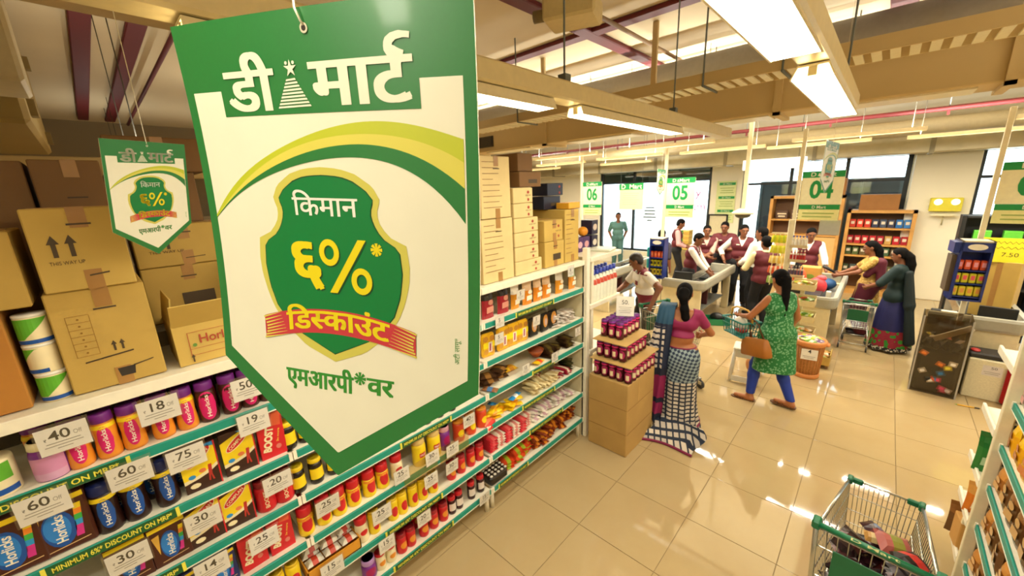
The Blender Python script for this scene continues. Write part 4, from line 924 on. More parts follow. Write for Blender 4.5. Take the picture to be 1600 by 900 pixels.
    for k in range(8):
        for s in (-1, 1):
            z = -124.2+k*2.95; u = 83-3.5*math.sin(PI*k/7); stroke(q, [(s*u, z), (s*(54+1.2*k), z+arc(56)*.95)], [1.7, .2], SG['ye'], S(4.8))
    r = q.build('ribbon', t)
    q = MB(); fr = lambda e: (lambda u, v: S(e)(u, v+arc(u)-8.5))
    dev(q, 'िड~काउंट', SG['txt'], fr(5.4), -54, 56, -95.5, -112, .03); q.build('ribbon_lettering', t)
    q = MB(); dev(q, 'एमआरपी', SG['gt'], S(2.2), -59, 17, -152.5, -168, .035); dev(q, 'वर', SG['gt'], S(2.2), 32.5, 59, -150.5, -165.5, .035)
    for i in range(4):
        a = i*PI/4; stroke(q, [(24.5-6.2*math.cos(a), -152-6.2*math.sin(a)), (24.5, -152), (24.5+6.2*math.cos(a), -152+6.2*math.sin(a))], [3.2, .8, 3.2], SG['gt'], S(2.2))
    dev(q, 'अटी लागू*', SG['gt'], lambda u, v: S(2.2)(122-v, u), -126, -103, 3.5, -.5); q.build('lower_lettering', t)
    q = MB(); f = S(3.4); P, I = oval(2.3, 137.6, 3.6, 3.6, 18), oval(2.3, 137.6, 2.1, 2.1, 18)
    q.add([f(*p) for p in P+I], [(i, (i+1) % 18, 18+(i+1) % 18, 18+i) for i in range(18)], M('#d8d0b8', .3, metal=.6)); poly2(q, I, M('#2a1c10', .8), S(3)); q.build('eyelet', t)
    return t
BR = Matrix(((.8901, -.4537, .0438), (.4527, .8912, .0295), (-.0524, -.0064, .9986))).to_4x4()
big = make_sign('large green and cream discount sign hanging closest to the camera', (-.3448, -.1002, .1645))
BR.translation = (-.3529, .1413, 2.5447); big.matrix_world = BR
SM = Matrix(((-.546, -.8173, .184), (.8373, -.5397, .0872), (.028, .2017, .979)))
flat_sign = make_sign('small green discount sign hanging before the cardboard boxes', (0, 0, 0))
SM = Matrix((-SM.col[0]*-1, SM.col[1], SM.col[2])).transposed().to_4x4()
SM.translation = EYE+(Vector((-1.9422, .1726, 2.6188))-EYE)*.945
flat_sign.matrix_world = SM @ Matrix.Scale(.945, 4)
def string(label, pts, parent=None, r=.0007):
    q = MB(); q.tube(pts, r, M('#efe8d4', .6), 6); o = q.build('string'); tag(o, label, 'string', 'strings of the hanging signs'); return o
hp = BR @ Vector((.0023, -.001-.3448*.0189, .1376)); side = BR.to_3x3() @ Vector((1, 0, 0)); fw = BR.to_3x3() @ Vector((0, -1, 0)); up = Vector((0, 0, 1))
s = string('white thread looped through the large sign\'s eyelet', [hp+fw*-.003, hp+fw*.002+up*.004, hp+fw*.004+up*.012-side*.002, hp+fw*.001+up*.022-side*.004, hp+up*.03-side*.001, hp+up*.034+side*.002, hp+up*.045, Vector((hp.x, hp.y, 2.98)), Vector((hp.x, hp.y, CEIL))], r=.0008)
q = MB(); q.tube([hp+fw*.003+up*.028, hp+fw*.003+up*.033+side*.006, hp+fw*.002+up*.036+side*.013, hp+up*.033+side*.018], .0009, M('#efe8d4', .6), 6); q.build('loose_end', s)
st = SM @ Vector((.002, 0, .137)); string('thread holding the small sign before the boxes', [st, Vector((st.x, st.y, CEIL))], r=.0014)
for lab, px, py, D, ang, what in (('narrow discount sign seen nearly edge on above checkout 04', 1297, 252, 4.2, R(72), '04'), ('distant discount sign seen edge on beside checkout 05', 1033, 280, 6.9, R(64), '05')):
    p = EYE+ray(px, py).normalized()*D; o = copy_tree(flat_sign); o['label'] = lab
    az = math.atan2(p.x, p.y); o.matrix_world = Matrix.Translation(p) @ Matrix.Rotation(-az+ang, 4, 'Z') @ Matrix.Rotation(.06, 4, 'Y')
    q = o.matrix_world @ Vector((.002, 0, .137)); string('thread holding the edge on sign by checkout '+what, [q, Vector((q.x, q.y, CEIL))], r=.0012)
# ================================================================ END CAP, CARTON TOWER
ec = thing('endcap_shelving', 'white end shelving with white bottles, behind the end post', 'shelf')
for z in (1.9, 1.43, .95, .5):
    q = MB(); box_between(q, (-2.95, 3.16, z-.045), (-1.965, 3.76, z), SHELFM, .004); q.build('shelf', ec)
q = MB(); box_between(q, (-2.95, 3.152, 0), (-1.99, 3.165, 1.9), M('#c9bd9c', .6)); q.build('back_panel', ec)
q = MB(); box_between(q, (-2.02, 3.2, .0), (-1.98, 3.24, 1.86), SHELFM); box_between(q, (-2.93, 3.2, .0), (-2.89, 3.24, 1.86), SHELFM); q.build('bracket_rail', ec)
def bottle_proto(name, label, r, h, body, cap, lab, cat='bottle'):
    t = thing(name, label, cat); q = MB(); pr = [(r*.95, 0), (r, .01), (r, h*.55), (r*.8, h*.68), (r*.42, h*.78), (r*.4, h*.84)]; q.lathe(pr, body, 14); q.build('body', t)
    q = MB(); q.lathe([(r*.48, h*.84), (r*.52, h*.86), (r*.45, h), (.0001, h)], cap, 12); q.build('cap', t)
    q = MB(); patch(q, radf(pr), h*.62, r*1.7, h*.16, lab, .0008, 8, 'rect'); q.build('label', t)
    return Proto(t)
bp = bottle_proto('cleaner_bottle', 'milky white bottle with blue cap', .04, .32, M('#e9ead8', .25), M('#2a3fa8', .35), M('#c9482f', .4))
for i in range(8):
    for j in range(2): bp.put((-2.03-.1*j, 3.24+i*.068, 1.431), Q, 'milky white bottle with blue cap, %s %s on the end shelving' % (ORD[i], ('of the front row', 'of the back row')[j]), 'white bottles on the end shelving')
PB = {'v': M('#4c2a66', .35), 'n2': M('#2c2440', .35)}
for i, (y, z, m, lab) in enumerate(((3.5, 1.9, 'v', 'purple and white carton at the back of the end shelving top'), (3.66, 1.9, 'n2', 'dark photo printed carton on the end shelving top'), (3.66, 2.06, 'n2', 'dark photo printed carton stacked on another, end shelving top'), (3.38, 1.9, 'v', 'purple pack nearest the end post on the shelving top'))):
    t = thing('printed_carton', lab, 'carton', (-2.3, y, z), Q, 'printed cartons on the end shelving top'); q = MB(); q.box((0, 0, .075), (.12, .14, .15), PB[m], 0, .003); q.build('body', t)
    q = MB(); poly2(q, oval(0, .075, .04, .035, 12), M(('#d9a0a8', '#e9dfd0', '#e2cfc0', '#e8b0c0')[i], .4), flat(-.0708)); q.build('front_print', t)
q = MB(); q.ell((0, 0, .05), (.055, .055, .05), M('#e79a22', .45)); tag(q.build('orange_ball', None, (-2.28, 3.5, 2.052)), 'round orange pack on top of the purple carton', 'pack')
q = MB(); q.box((0, 0, .012), (.3, .22, .024), M('#dfe3cf', .4), 0, .01); tag(q.build('white_pad', None, (-2.15, 3.62, 1.9), .2), 'flat white pad on the front of the end shelving top', 'pad')
q = MB(); q.box((0, 0, .09), (.16, .08, .18), M('#d9682a', .4), 0, .012); q.box((0, -.041, .1), (.1, .002, .1), M('#a83a22', .4)); tag(q.build('orange_pack', None, (-2.07, 3.24, .951), Q), 'orange pack beside the tower of jars, lower end shelf', 'pack')
# tower
tw = thing('carton_tower', 'tall plain brown carton used as a stand for jars', 'box', (-1.7, 3.345, 0), 0)
q = MB(); w, d, h = .42, .575, .762; m = CARD('#be9a5a'); q.box((0, 0, h/2), (w, d, h), m, 0, .006); q.build('body', tw)
q = MB()
for z in (.24, .5): q.box((0, -d/2-.0008, z), (w*.98, .002, .004), M('#8f6a38', .8)); q.box((w/2+.0008, 0, z), (.002, d*.98, .004), M('#8f6a38', .8))
q.build('crease', tw); q = MB(); q.box((w/2+.001, -.06, .62), (.002, .008, .2), M('#d8b06a', .5)); q.build('flap_seam', tw)
K['tj'] = jar('magenta_jar', 'magenta and brown jar with purple lid', .0385, .165, M('#4a0f1c', .2), PURP, MAG, '', WHITE, .93, PINKM, lw=1.9, lh=.55, lidh=.14)
q = K['tj'].o; qq = MB(); patch(qq, lambda z: .0378, .06, .03, .05, CRM, .002, 4, 'rect'); qq.build('pale_patch', q); K['tj'].desc = 'magenta and brown jar with purple lid'
z = .763; tiers = [('bottom', -1.888, 3.08, 5, 7, .764), ('middle', -1.888, 3.125, 4, 6, .946), ('top', -1.888, 3.2, 3, 5, 1.128)]
for ti, (nm, x0, y0, nx, ny, z) in enumerate(tiers):
    for i in range(nx):
        for j in range(ny):
            if j == 0 or i == nx-1 or (ti == 2):
                side = 'front row' if j == 0 else 'aisle side'
                K['tj'].put((x0+.0405+i*.081, y0+.042+j*.081, z), random.uniform(-.3, .3)+(0 if j == 0 else .7), 'magenta jar, %s tier of the tower, %s' % (nm, '%s from left in front' % ORD[i] if j == 0 else '%s along the aisle side' % ORD[j] if i == nx-1 else 'inner jar'), 'jars on the carton tower')
    q = MB()
    if ti < 2: q.box(((x0+x0+nx*.081)/2, (y0+y0+ny*.081)/2, z+.171), (nx*.081+.03, ny*.081+.035, .007), m); tag(q.build('cardboard_sheet'), 'brown cardboard sheet on the %s tier of jars' % nm, 'sheet')
t = thing('price_card', 'white card reading 50 standing on top of the jar tower', 'card', (-1.73, 3.42, 1.298), R(28)); q = MB(); q.box((0, 0, .1), (.17, .002, .2), CARDW); q.build('card', t)
q = MB(); text(q, '50.', INK, flat(-.002), w=.07, h=.06, z0=.12)
for i in range(4): q.box((0, -.0018, .09-i*.018), (.12-.02*(i % 2), .001, .004), PRN)
q.build('printing', t); t.rotation_euler.x = -.06
# ================================================================ CHECKOUT COUNTERS
GREYR = M('#a7a493', .4); GREYD = M('#77766c', .45); CPAN = M('#e6d9b0', .5); DRED = M('#4a1a1c', .6); WTOP = M('#83817a', .35); METAL = M('#c9c4b2', .25, metal=.7)
def wallpath(q, pts, th, z0, z1, mat, closed=False, rnd=.02):
    """rounded rail following pts on plan"""
    n = len(pts); sec = [(-th/2, z0), (th/2, z0), (th/2+.012, z0+rnd*1.5), (th/2+.012, z1-rnd*1.5), (th/2, z1), (-th/2, z1)]; rows = []
    for i, p in enumerate(pts):
        a, b = pts[max(0, i-1)], pts[min(n-1, i+1)]; dx, dy = b[0]-a[0], b[1]-a[1]; L = math.hypot(dx, dy); nx, ny = dy/L, -dx/L
        rows.append([(p[0]+nx*s, p[1]+ny*s, z) for s, z in sec+sec[:1]])
    q.grid(rows, mat, False); q.add(rows[0][:-1], [tuple(range(6))], mat); q.add(rows[-1][:-1], [tuple(range(6))[::-1]], mat)
def corner(cx, cy, r, a0, a1, n=6): return [(cx+r*math.cos(a0+(a1-a0)*i/n), cy+r*math.sin(a0+(a1-a0)*i/n)) for i in range(n+1)]
def counter(xl, xr, y0, y1, label):
    t = thing('checkout_counter', label, 'counter', ((xl+xr)/2, (y0+y1)/2, 0), 0, 'checkout counters'); ox, oy = (xl+xr)/2, (y0+y1)/2
    def bx(q, lo, hi, mat, bev=0): return box_between(q, (lo[0]-ox, lo[1]-oy, lo[2]), (hi[0]-ox, hi[1]-oy, hi[2]), mat, bev)
    q = MB(); bx(q, (xl, y0+.03, 0), (xr-.03, y0+.07, .78), CPAN, .004); q.build('front_panel', t)
    q = MB(); bx(q, (xl+.3, y0+.3, .1), (xl+.33, y1-.05, .72), M('#8f8a78', .5)); q.build('side_panel', t)
    q = MB(); bx(q, (xl+.31, y0+.07, .66), (xr-.06, y1-.02, .72), WTOP); bx(q, (xl+.03, y0+.07, .66), (xl+.31, y0+.4, .72), WTOP); q.build('worktop', t)
    q = MB(); bx(q, (xl+.36, y0+.5, .721), (xr-.16, y1-.35, .735), M('#3a3a3a', .5)); q.build('belt', t)
    q = MB(); bx(q, (xl+.33, y0+.1, .28), (xr-.1, y1-.2, .3), GREYD); bx(q, (xl+.33, y0+.75, .3), (xr-.14, y0+.8, .66), DRED); q.build('inner_shelf', t)
    q = MB(); P = [(xl-ox, y0-oy)]+corner(xr-.09-ox, y0+.09-oy, .09, -PI/2, 0)+[(xr-ox, y1-oy)]; wallpath(q, P, .05, .74, .9, GREYR); q.build('bumper_rail', t)
    q = MB(); bx(q, (xl+.3, y1-.03, .72), (xr-.05, y1+.02, .9), GREYR, .006); q.build('back_rail', t)
    q = MB(); bx(q, (xl+.3, y0+.42, .721), (xl+.315, y1-.02, .86), METAL); q.build('side_lip', t)
    q = MB(); bx(q, (xr-.15, y1-.1, 0), (xr-.03, y1-.02, .75), CPAN, .004); q.build('end_leg', t)
    return t
CX = {'06': (-4.55, -3.85), '05': (-2.8, -2.08), '04': (-1.05, -.33), '03': (.58, 1.36)}
PLC = {'06': 'leftmost checkout counter, behind the man in the white shirt', '05': 'checkout counter with staff standing around it', '04': 'checkout counter loaded with bright bags, behind the snack baskets', '03': 'rightmost checkout counter, beside the clear rubbish bin'}
for k, (a, b) in CX.items(): counter(a, b, 6.9, 8.75, PLC[k])
# lane signs on poles
SIGNP = M('#f6efc6', .5); YG = M('#f0eda6', .5)
def lane(num, x, y, desc, w=.48, bot=1.99, top=2.64):
    pl = thing('sign_pole', 'cream square pole of the %s lane sign' % {'06': 'leftmost', '05': 'second from left', '04': 'third from left', '03': 'rightmost'}[num], 'pole', (x, y, 0), 0, 'cream sign poles'); q = MB(); q.box((0, 0, 1.6), (.045, .045, 3.2), CREAM, 0, .003); q.build('post', pl); q = MB(); q.box((0, 0, .006), (.14, .14, .012), CREAM); q.build('foot_plate', pl)
    t = thing('lane_sign', desc, 'sign', (x+.03+w/2, y-.02, bot), R(-4), 'checkout lane signs'); H_ = top-bot
    q = MB(); q.box((0, 0, H_*.66), (w, .012, H_*.68), SIGNP, 0, .002); q.build('number_panel', t)
    q = MB(); q.box((0, 0, H_*.155), (w*.97, .01, H_*.31), YG, 0, .002); q.build('message_panel', t)
    f = flat(-.009); q = MB(); poly2(q, [(-w/2, H_*.87), (w/2, H_*.87), (w/2, H_), (-w/2, H_)], GRN, flat(-.007)); text(q, 'D  Mart', WHITE, f, w=w*.6, h=.075, z0=H_*.895, off=.01)
    poly2(q, [(-w*.13, H_*.9), (-w*.06, H_*.9), (-w*.095, H_*.97)], WHITE, f); q.build('header_strip', t)
    q = MB(); text(q, num, GRN, flat(-.0075), w=w*.56, h=.32, z0=H_*.46, off=.03); q.build('number', t)
    q = MB(); poly2(q, [(-w*.485, H_*.22), (w*.485, H_*.22), (w*.485, H_*.32), (-w*.485, H_*.32)], GRN, flat(-.0065)); text(q, 'D Mart', WHITE, f, w=w*.34, h=.055, z0=H_*.24, off=.01)
    for i in range(2): poly2(q, [(-w*.38, H_*(.13-.07*i)), (w*(.38-.05*i), H_*(.13-.07*i)), (w*(.38-.05*i), H_*(.15-.07*i)), (-w*.38, H_*(.15-.07*i))], M('#9fb85c', .6), f)
    q.build('lower_strip', t)
lane('06', -4.62, 7.05, 'hanging lane sign numbered 06, left of the door glazing', .46)
lane('05', -2.8, 6.84, 'hanging lane sign numbered 05 above the gathered staff'); lane('04', -.92, 6.84, 'hanging lane sign numbered 04 above the snack rack', .46); lane('03', .84, 6.84, 'lane sign numbered 03 cut by the right picture edge', .6)
# extra hanging boards
t = thing('banner', 'hanging banner with green heading in front of the glazing', 'banner', (-5.25, 10.5, 1.88)); q = MB(); q.box((0, 0, .35), (.72, .008, .7), YG); q.build('sheet', t)
q = MB(); poly2(q, [(-.37, .54), (.36, .54), (.36, .72), (-.37, .7)], GRN, flat(-.006)); text(q, 'D  Mart', WHITE, flat(-.008), w=.62, h=.17, z0=.57, off=.015)
for i in range(6): poly2(q, [(-.26, .44-i*.06), (.24-.04*(i % 3), .44-i*.06), (.24-.04*(i % 3), .45-i*.06), (-.26, .45-i*.06)], M('#c3c98a', .6), flat(-.006))
q.build('printing', t); q = MB(); [q.tube([(x, 0, .69), (x, 0, CEIL-1.88)], .004, GREY, 6) for x in (-.32, .32)]; q.build('hanging_wire', t)
hp_ = thing('hanging_lamp_pole', 'white ceiling pole with a small shaded fitting at its end', 'pole', (-1.75, 7.6, 0)); q = MB(); q.box((0, 0, 3.2), (.06, .06, 2.3), CREAM, 0, .003); q.build('post', hp_)
q = MB(); q.lathe([(.05, 2.06), (.16, 2.0), (.17, 2.03), (.06, 2.09)], M('#efe6c4', .4), 18); q.build('shade', hp_); q = MB(); q.ell((0, 0, 1.98), (.12, .12, .05), M('#5f5a44', .4)); q.build('lens', hp_)
t = thing('plastic_sheet', 'translucent grey sheet hanging below lane sign 04', 'sheet', (-.514, 6.84, 1.79)); q = MB(); q.box((0, 0, .1), (.225, .004, .2), M('#b4b6ae', .25)); q.build('sheet', t); q = MB(); q.tube([(-.1, 0, .19), (-.1, 0, .22)], .002, GREY, 6); q.tube([(.1, 0, .19), (.1, 0, .22)], .002, GREY, 6); q.build('clip', t)
# blue displays hung on the poles
def blue_display(x, y, z, label, rz=0, h=.68):
    t = thing('blue_display', label, 'display', (x, y, z), rz, 'blue pole displays'); BL = M('#1a2f7c', .35); w, d = .25, .24
    q = MB(); q.box((0, d/2-.01, h/2), (w, .02, h), BL); q.box((-w/2+.01, 0, h/2), (.02, d, h), BL); q.box((w/2-.01, 0, h/2), (.02, d, h), BL); q.box((0, 0, .01), (w, d, .02), BL); q.box((0, 0, h-.01), (w, d, .02), M('#d9d2b4', .5)); q.build('cabinet', t)
    q = MB(); poly2(q, oval(0, h*.9, w*.3, h*.05, 16), WHITE, flat(-d/2-.001)); q.box((0, -d/2+.004, h*.9), (w, .008, h*.16), BL); q.build('header', t)
    rows = [('#e0582f', .52), ('#d9d02a', .3), ('#e5d43a', .08)]
    for c, zz in rows:
        q = MB(); q.box((0, 0, h*zz-.01), (w-.04, d-.03, .012), BL); q.build('shelf', t)
    P = Proto(tag(MB().box((0, 0, .06), (.065, .05, .12), M('#e4552c', .35), 0, .006).build('hanging_pack'), 'x', 'pack'))
    return t, rows, w, d, h
def fill_display(t, rows, w, d, h, tone, what):
    for ri, (c, zz) in enumerate(rows):
        me = MB().box((0, 0, .055), (.05, .05, .11), M(c, .35), 0, .006).box((0, -.026, .06), (.03, .002, .05), M(tone[ri], .4)).data('small_box')
        for i in range(4):
            o = bpy.data.objects.new('small_box', me); COL.objects.link(o); o.matrix_world = Matrix.Translation(t.location) @ Matrix.Rotation(t.rotation_euler.z, 4, 'Z') @ Matrix.Translation((-w*.36+i*w*.24, -.05, h*zz-.003))
            tag(o, 'small box %s from left on the %s row of the %s' % (ORD[i], ('top', 'middle', 'lower')[ri], what), 'box', 'small boxes in the '+what)
t, *a = blue_display(-2.78, 6.67, .95, 'blue display box with orange and yellow packs on pole 05', .1, .7); fill_display(t, *a, ('#f08a5a', '#3a3a20', '#4a4018'), 'left pole display')
q = MB()
for k in range(2):
    for j in range(2): q.box((-.152, -.05+j*.09, .25+k*.2), (.05, .07, .17), M('#2fa3a0', .35), 0, .01)
q.build('side_pocket', t)
t, *a = blue_display(.79, 6.67, 1.14, 'blue display box with pink and teal packs on pole 03', .12, .68); fill_display(t, *a, ('#f0a0b0', '#e85a6a', '#e8a24a'), 'right pole display')
q = MB(); q.box((-.145, .02, .3), (.04, .18, .42), M('#5a4a34', .5)); q.box((-.15, .0, .6), (.05, .22, .12), M('#1a2f7c', .35)); q.build('side_pocket', t)
for o in [o for o in bpy.data.objects if o.name.startswith('hanging_pack')]: bpy.data.objects.remove(o)
# snack rack on pole 04
rk = thing('snack_rack', 'white post rack of small bottles and snack strips at checkout 04', 'rack', (-.92, 6.7, 0)); q = MB(); q.box((.0, 0, 1.25), (.07, .03, 1.5), CREAM, R(20), .004); q.build('plank', rk)
q = MB(); q.box((-.02, .05, .25), (.1, .08, .5), CREAM, 0, .004); q.box((0, .02, .01), (.16, .16, .02), CREAM); q.build('foot', rk)
for z in (1.62, 1.42, 1.2, 1.02):
    q = MB(); q.box((.12, .02, z), (.2, .16, .01), M('#c9b48a', .5)); q.box((.12, -.06, z+.02), (.2, .005, .03), M('#c9b48a', .5)); q.build('shelf', rk)
for z, c1, c2, what in ((1.625, '#e8e2cf', '#2c3f9a', 'white bottle with blue cap'), (1.425, '#b82a2c', '#e9dcc2', 'red bottle with pale cap'), (1.205, '#5a4a62', '#b9b2a8', 'violet bottle with grey cap'), (1.025, '#e0b82a', '#7a4a22', 'yellow pack with brown cap')):
    p = bottle_proto('small_bottle', what, .0175, .15, M(c1, .3), M(c2, .4), M('#d8d0bc', .5))
    for i in range(5): p.put((-.875+i*.037, 6.7, z+.006), 0, '%s, %s from left on the snack rack' % (what, ORD[i]), '%ss on the snack rack' % what)
for i in range(3):
    for k in range(5):
        w = .09; o = pillow(.075, .11, .03, M(('#d8d42a', '#d8d42a', '#e8c45a', '#d85a32', '#8aa84a')[k], .3), M(('#b8c82a', '#e6e05a', '#f0e0a0', '#e9d0b0', '#cfd8a0')[k], .3)).build('snack_packet'); o.location = (-.985-i*.058, 6.72, 1.72-k*.15); o.rotation_euler = (PI/2, .1*(i-1), 0)
        tag(o, 'hanging %s snack packet in the strips left of the rack' % ('yellow', 'yellow green', 'cream', 'orange', 'green')[k], 'packet', 'hanging %s snack packets' % ('yellow', 'yellow green', 'cream', 'orange', 'green')[k])
q = MB(); q.box((-1.04, 6.74, 1.8), (.22, .012, .02), M('#d9cba0', .5)); [q.box((-.985-i*.058, 6.735, 1.42), (.012, .003, .78), M('#d9cba0', .5)) for i in range(3)]; q.box((-.97, 6.73, 1.8), (.06, .02, .02), CREAM); q.build('strip_holder', rk)
rk.children[-1].location = (.92, -6.7, 0)
# tiered baskets of snack packets, wicker basket, side crate
WICK = M('#d9c690', .55)
PKC = [('#b8cc3a', '#e9edc0'), ('#6fa53a', '#dfe8c0'), ('#d8a45a', '#efe0c0'), ('#8a6aa0', '#d8cfe0'), ('#c8553a', '#e8d0b8')]
PP = [packet('snack_packet', 'x', .11, .09, .035, a, b, None) for a, b in PKC]; PN = ('lime', 'green', 'tan', 'lilac', 'red')
def heap(x, y, z, rx, ry, n, what, ks=(0, 1, 2)):
    for i in range(n):
        a = 2.4*i; r = math.sqrt((i+.5)/n); k = ks[i % len(ks)]
        PP[k].put((x+rx*r*math.cos(a), y+ry*r*math.sin(a), z+.03*(1-r)+.012*(i % 3)), 0, '%s snack packet heaped in the %s' % (PN[k], what), '%s snack packets in the %s' % (PN[k], what), rot=(random.uniform(-.4, .4), random.uniform(-.4, .4), random.uniform(0, 3)))
bs = thing('basket_stand', 'stand of four sloping cream baskets with snack packets', 'stand', (-.68, 6.5, 0)); q = MB(); q.box((0, .14, .6), (.05, .04, 1.2), CREAM); q.box((.02, .05, .012), (.2, .24, .024), CREAM); q.build('post', bs)
for k, z in enumerate((1.08, .86, .64, .42)):
    q = MB(); w, d = .26, .2; dx = .02*k+.02
    q.box((dx, 0, z), (w, d, .008), WICK); q.box((dx, -d/2, z+.04), (w, .008, .08), WICK, 0, .002); q.box((dx, d/2, z+.06), (w, .008, .12), WICK)
    for s in (-1, 1): q.box((dx+s*w/2, 0, z+.045), (.008, d, .09), WICK)
    q.build('basket', bs); heap(-.66+.02*k, 6.5, z+.045, .08, .06, 8, '%s sloping basket' % ('topmost', 'second', 'third', 'lowest')[k], ((0, 2), (4, 1), (1, 0), (3, 1, 2))[k])
wb = thing('wicker_basket', 'round orange rimmed wicker basket full of snack packets', 'basket', (-.47, 6.12, 0)); ORW = M('#d98a48', .5)
def wick_mat():
    q = NT('wicker'); o = q.obj(); ck = q.n('ShaderNodeTexBrick'); ck.inputs['Scale'].default_value = 22; ck.inputs['Color1'].default_value = lin('#c78a48')+[1]; ck.inputs['Color2'].default_value = lin('#b07436')+[1]; ck.inputs['Mortar'].default_value = lin('#5e3a18')+[1]
    mp = q.n('ShaderNodeMapping'); mp.inputs['Rotation'].default_value = (PI/2, 0, .5); q.l(o, mp.inputs[0]); q.l(mp.outputs[0], ck.inputs[0]); q.l(ck.outputs[0], q.b.inputs['Base Color']); q.b.inputs['Roughness'].default_value = .6; return q.m
WK = wick_mat(); q = MB(); q.lathe([(.135, .05), (.145, .2), (.16, .45)], WK, 28); q.lathe([(.15, .45), (.13, .06), (.0001, .055)], WK, 28)
for i in range(28): a = 2*PI*i/28; q.tube([(.137*math.cos(a), .137*math.sin(a), .05), (.162*math.cos(a), .162*math.sin(a), .45)], .005, M('#b9793c', .6), 5)
q.build('woven_wall', wb); q = MB(); q.lathe([(.14, 0), (.15, .01), (.148, .06), (.135, .06)], ORW, 28); q.build('base_band', wb); q = MB(); q.lathe([(.158, .44), (.185, .46), (.188, .5), (.17, .52), (.15, .5), (.15, .45)], ORW, 28); q.build('rim', wb)
for s in (-1, 1): q = MB(); q.box((s*.19, 0, .47), (.04, .1, .03), ORW, 0, .01); q.build('handle', wb)
q = MB(); q.box((0, -.19, .36), (.17, .003, .14), CARDW); text(q, '4', INK, flat(-.193), w=.035, h=.07, z0=.38, off=.02); q.box((.0, -.1925, .335), (.13, .001, .006), PRN); q.box((.0, -.1925, .315), (.1, .001, .006), PRN); c = q.build('price_sign', wb); c.rotation_euler.z = .15
heap(-.47, 6.12, .47, .12, .12, 26, 'wicker basket', (0, 3, 0, 1))
cr = thing('low_crate', 'low brown crate of snack packets beside the wicker basket', 'crate', (-.36, 6.62, 0)); q = MB(); q.box((0, 0, .06), (.2, .3, .012), CB['d']); [q.box((s*.1, 0, .13), (.01, .3, .16), CB['b']) for s in (-1, 1)]; [q.box((0, s*.15, .11), (.2, .01, .12), CB['b']) for s in (-1, 1)]; q.build('tray', cr); q = MB(); [q.box((a*.08, b*.12, .028), (.03, .03, .056), CB['d']) for a in (-1, 1) for b in (-1, 1)]; q.build('foot', cr)
heap(-.36, 6.62, .12, .07, .11, 12, 'low crate', (0, 1, 2))
# white plastic stool
sl = thing('plastic_stool', 'white plastic stool behind the woman in green', 'stool', (-1.05, 5.5, 0), .15); WP = M('#ece6d6', .4); q = MB(); q.box((0, 0, .45), (.3, .28, .03), WP, 0, .012); q.build('seat', sl)
for a in (-1, 1):
    for b in (-1, 1): q = MB(); q.tube([(a*.125, b*.115, .44), (a*.16, b*.15, 0)], [.022, .02], WP, 6); q.build('leg', sl)
q = MB(); [q.box((0, b*.13, .39), (.27, .012, .09), WP) for b in (-1, 1)]; [q.box((a*.14, 0, .39), (.012, .25, .09), WP) for a in (-1, 1)]; q.box((0, -.148, .05), (.29, .012, .07), WP); q.build('apron', sl)
q = MB(); q.ell((0, 0, .13), (.1, .07, .13), M('#c98a52', .5)); tag(q.build('tan_bag', None, (-1.0, 5.75, 0)), 'tan bag on the floor behind the plastic stool', 'bag')
# green tray on the floor, tills, goods on counters
gt = thing('green_tray', 'green plastic tray with dark bags on the floor by counter 05', 'tray', (-2.0, 7.55, 0), .5); q = MB(); GT = M('#1f8a5a', .4); q.box((0, 0, .01), (.4, .28, .02), GT); [q.box((s*.2, 0, .06), (.012, .28, .11), GT) for s in (-1, 1)]; [q.box((0, s*.14, .06), (.4, .012, .11), GT) for s in (-1, 1)]; q.build('tray', gt)
q = MB(); q.ell((0, 0, .09), (.13, .09, .09), M('#202020', .35)); q.ell((.1, .05, .07), (.09, .07, .07), M('#2c2a28', .35)); tag(q.build('black_bag', None, (-1.99, 7.58, .021)), 'black bag lying in the green tray', 'bag')
def till(x, y, z, rz, label):
    t = thing('till_screen', label, 'screen', (x, y, z), rz, 'black till screens'); q = MB(); q.box((0, 0, .17), (.3, .03, .2), BLACK, 0, .004); q.build('screen', t); q = MB(); q.box((0, .03, .06), (.04, .04, .12), BLACK); q.box((0, .03, .008), (.18, .14, .016), BLACK, 0, .004); q.build('stand', t); return t
till(-2.5, 7.15, .721, .25, 'black till screen on the corner of counter 05'); till(-.82, 7.4, .721, .2, 'black till screen behind the snack baskets on counter 04'); till(1.15, 7.1, .721, -.1, 'black till screen at the front of counter 03')
def lump(name, label, cat, loc, parts, rz=0):
    q = MB()
    for k, c, d, m, *e in parts:
        if k == 'b': q.box(c, d, m, 0, e[0] if e else .006)
        else: q.ell(c, d, m)
    o = q.build(name, None, loc, rz); return tag(o, label, cat)
lump('keyboard', 'dark keyboard and scanner on counter 05', 'keyboard', (-2.35, 7.5, .737), [('b', (0, 0, .012), (.16, .34, .024), M('#3a3a38', .5)), ('b', (0, .3, .03), (.12, .14, .06), M('#2c3330', .5))])
lump('red_bag', 'bright red bag on counter 04', 'bag', (-.62, 7.75, .737), [('e', (0, 0, .13), (.13, .1, .14), M('#d63a44', .45)), ('e', (.04, .02, .26), (.07, .06, .05), M('#e0505a', .45))])
lump('orange_bag', 'orange bag behind the snack rack at checkout 04', 'bag', (-.9, 8.1, .737), [('e', (0, 0, .16), (.1, .1, .17), M('#e0562a', .5))])
cb = thing('carry_bag', 'tan carry bag with green print in front of the cashier', 'bag', (-.78, 8.35, .737)); q = MB(); q.box((0, 0, .17), (.3, .14, .34), M('#c99a48', .6), 0, .02); q.build('body', cb); q = MB(); poly2(q, oval(0, .17, .06, .04, 14), M('#7a9a3a', .5), flat(-.0715)); poly2(q, oval(0, .09, .05, .02, 14), M('#5a8a3a', .5), flat(-.0715)); q.build('print', cb)
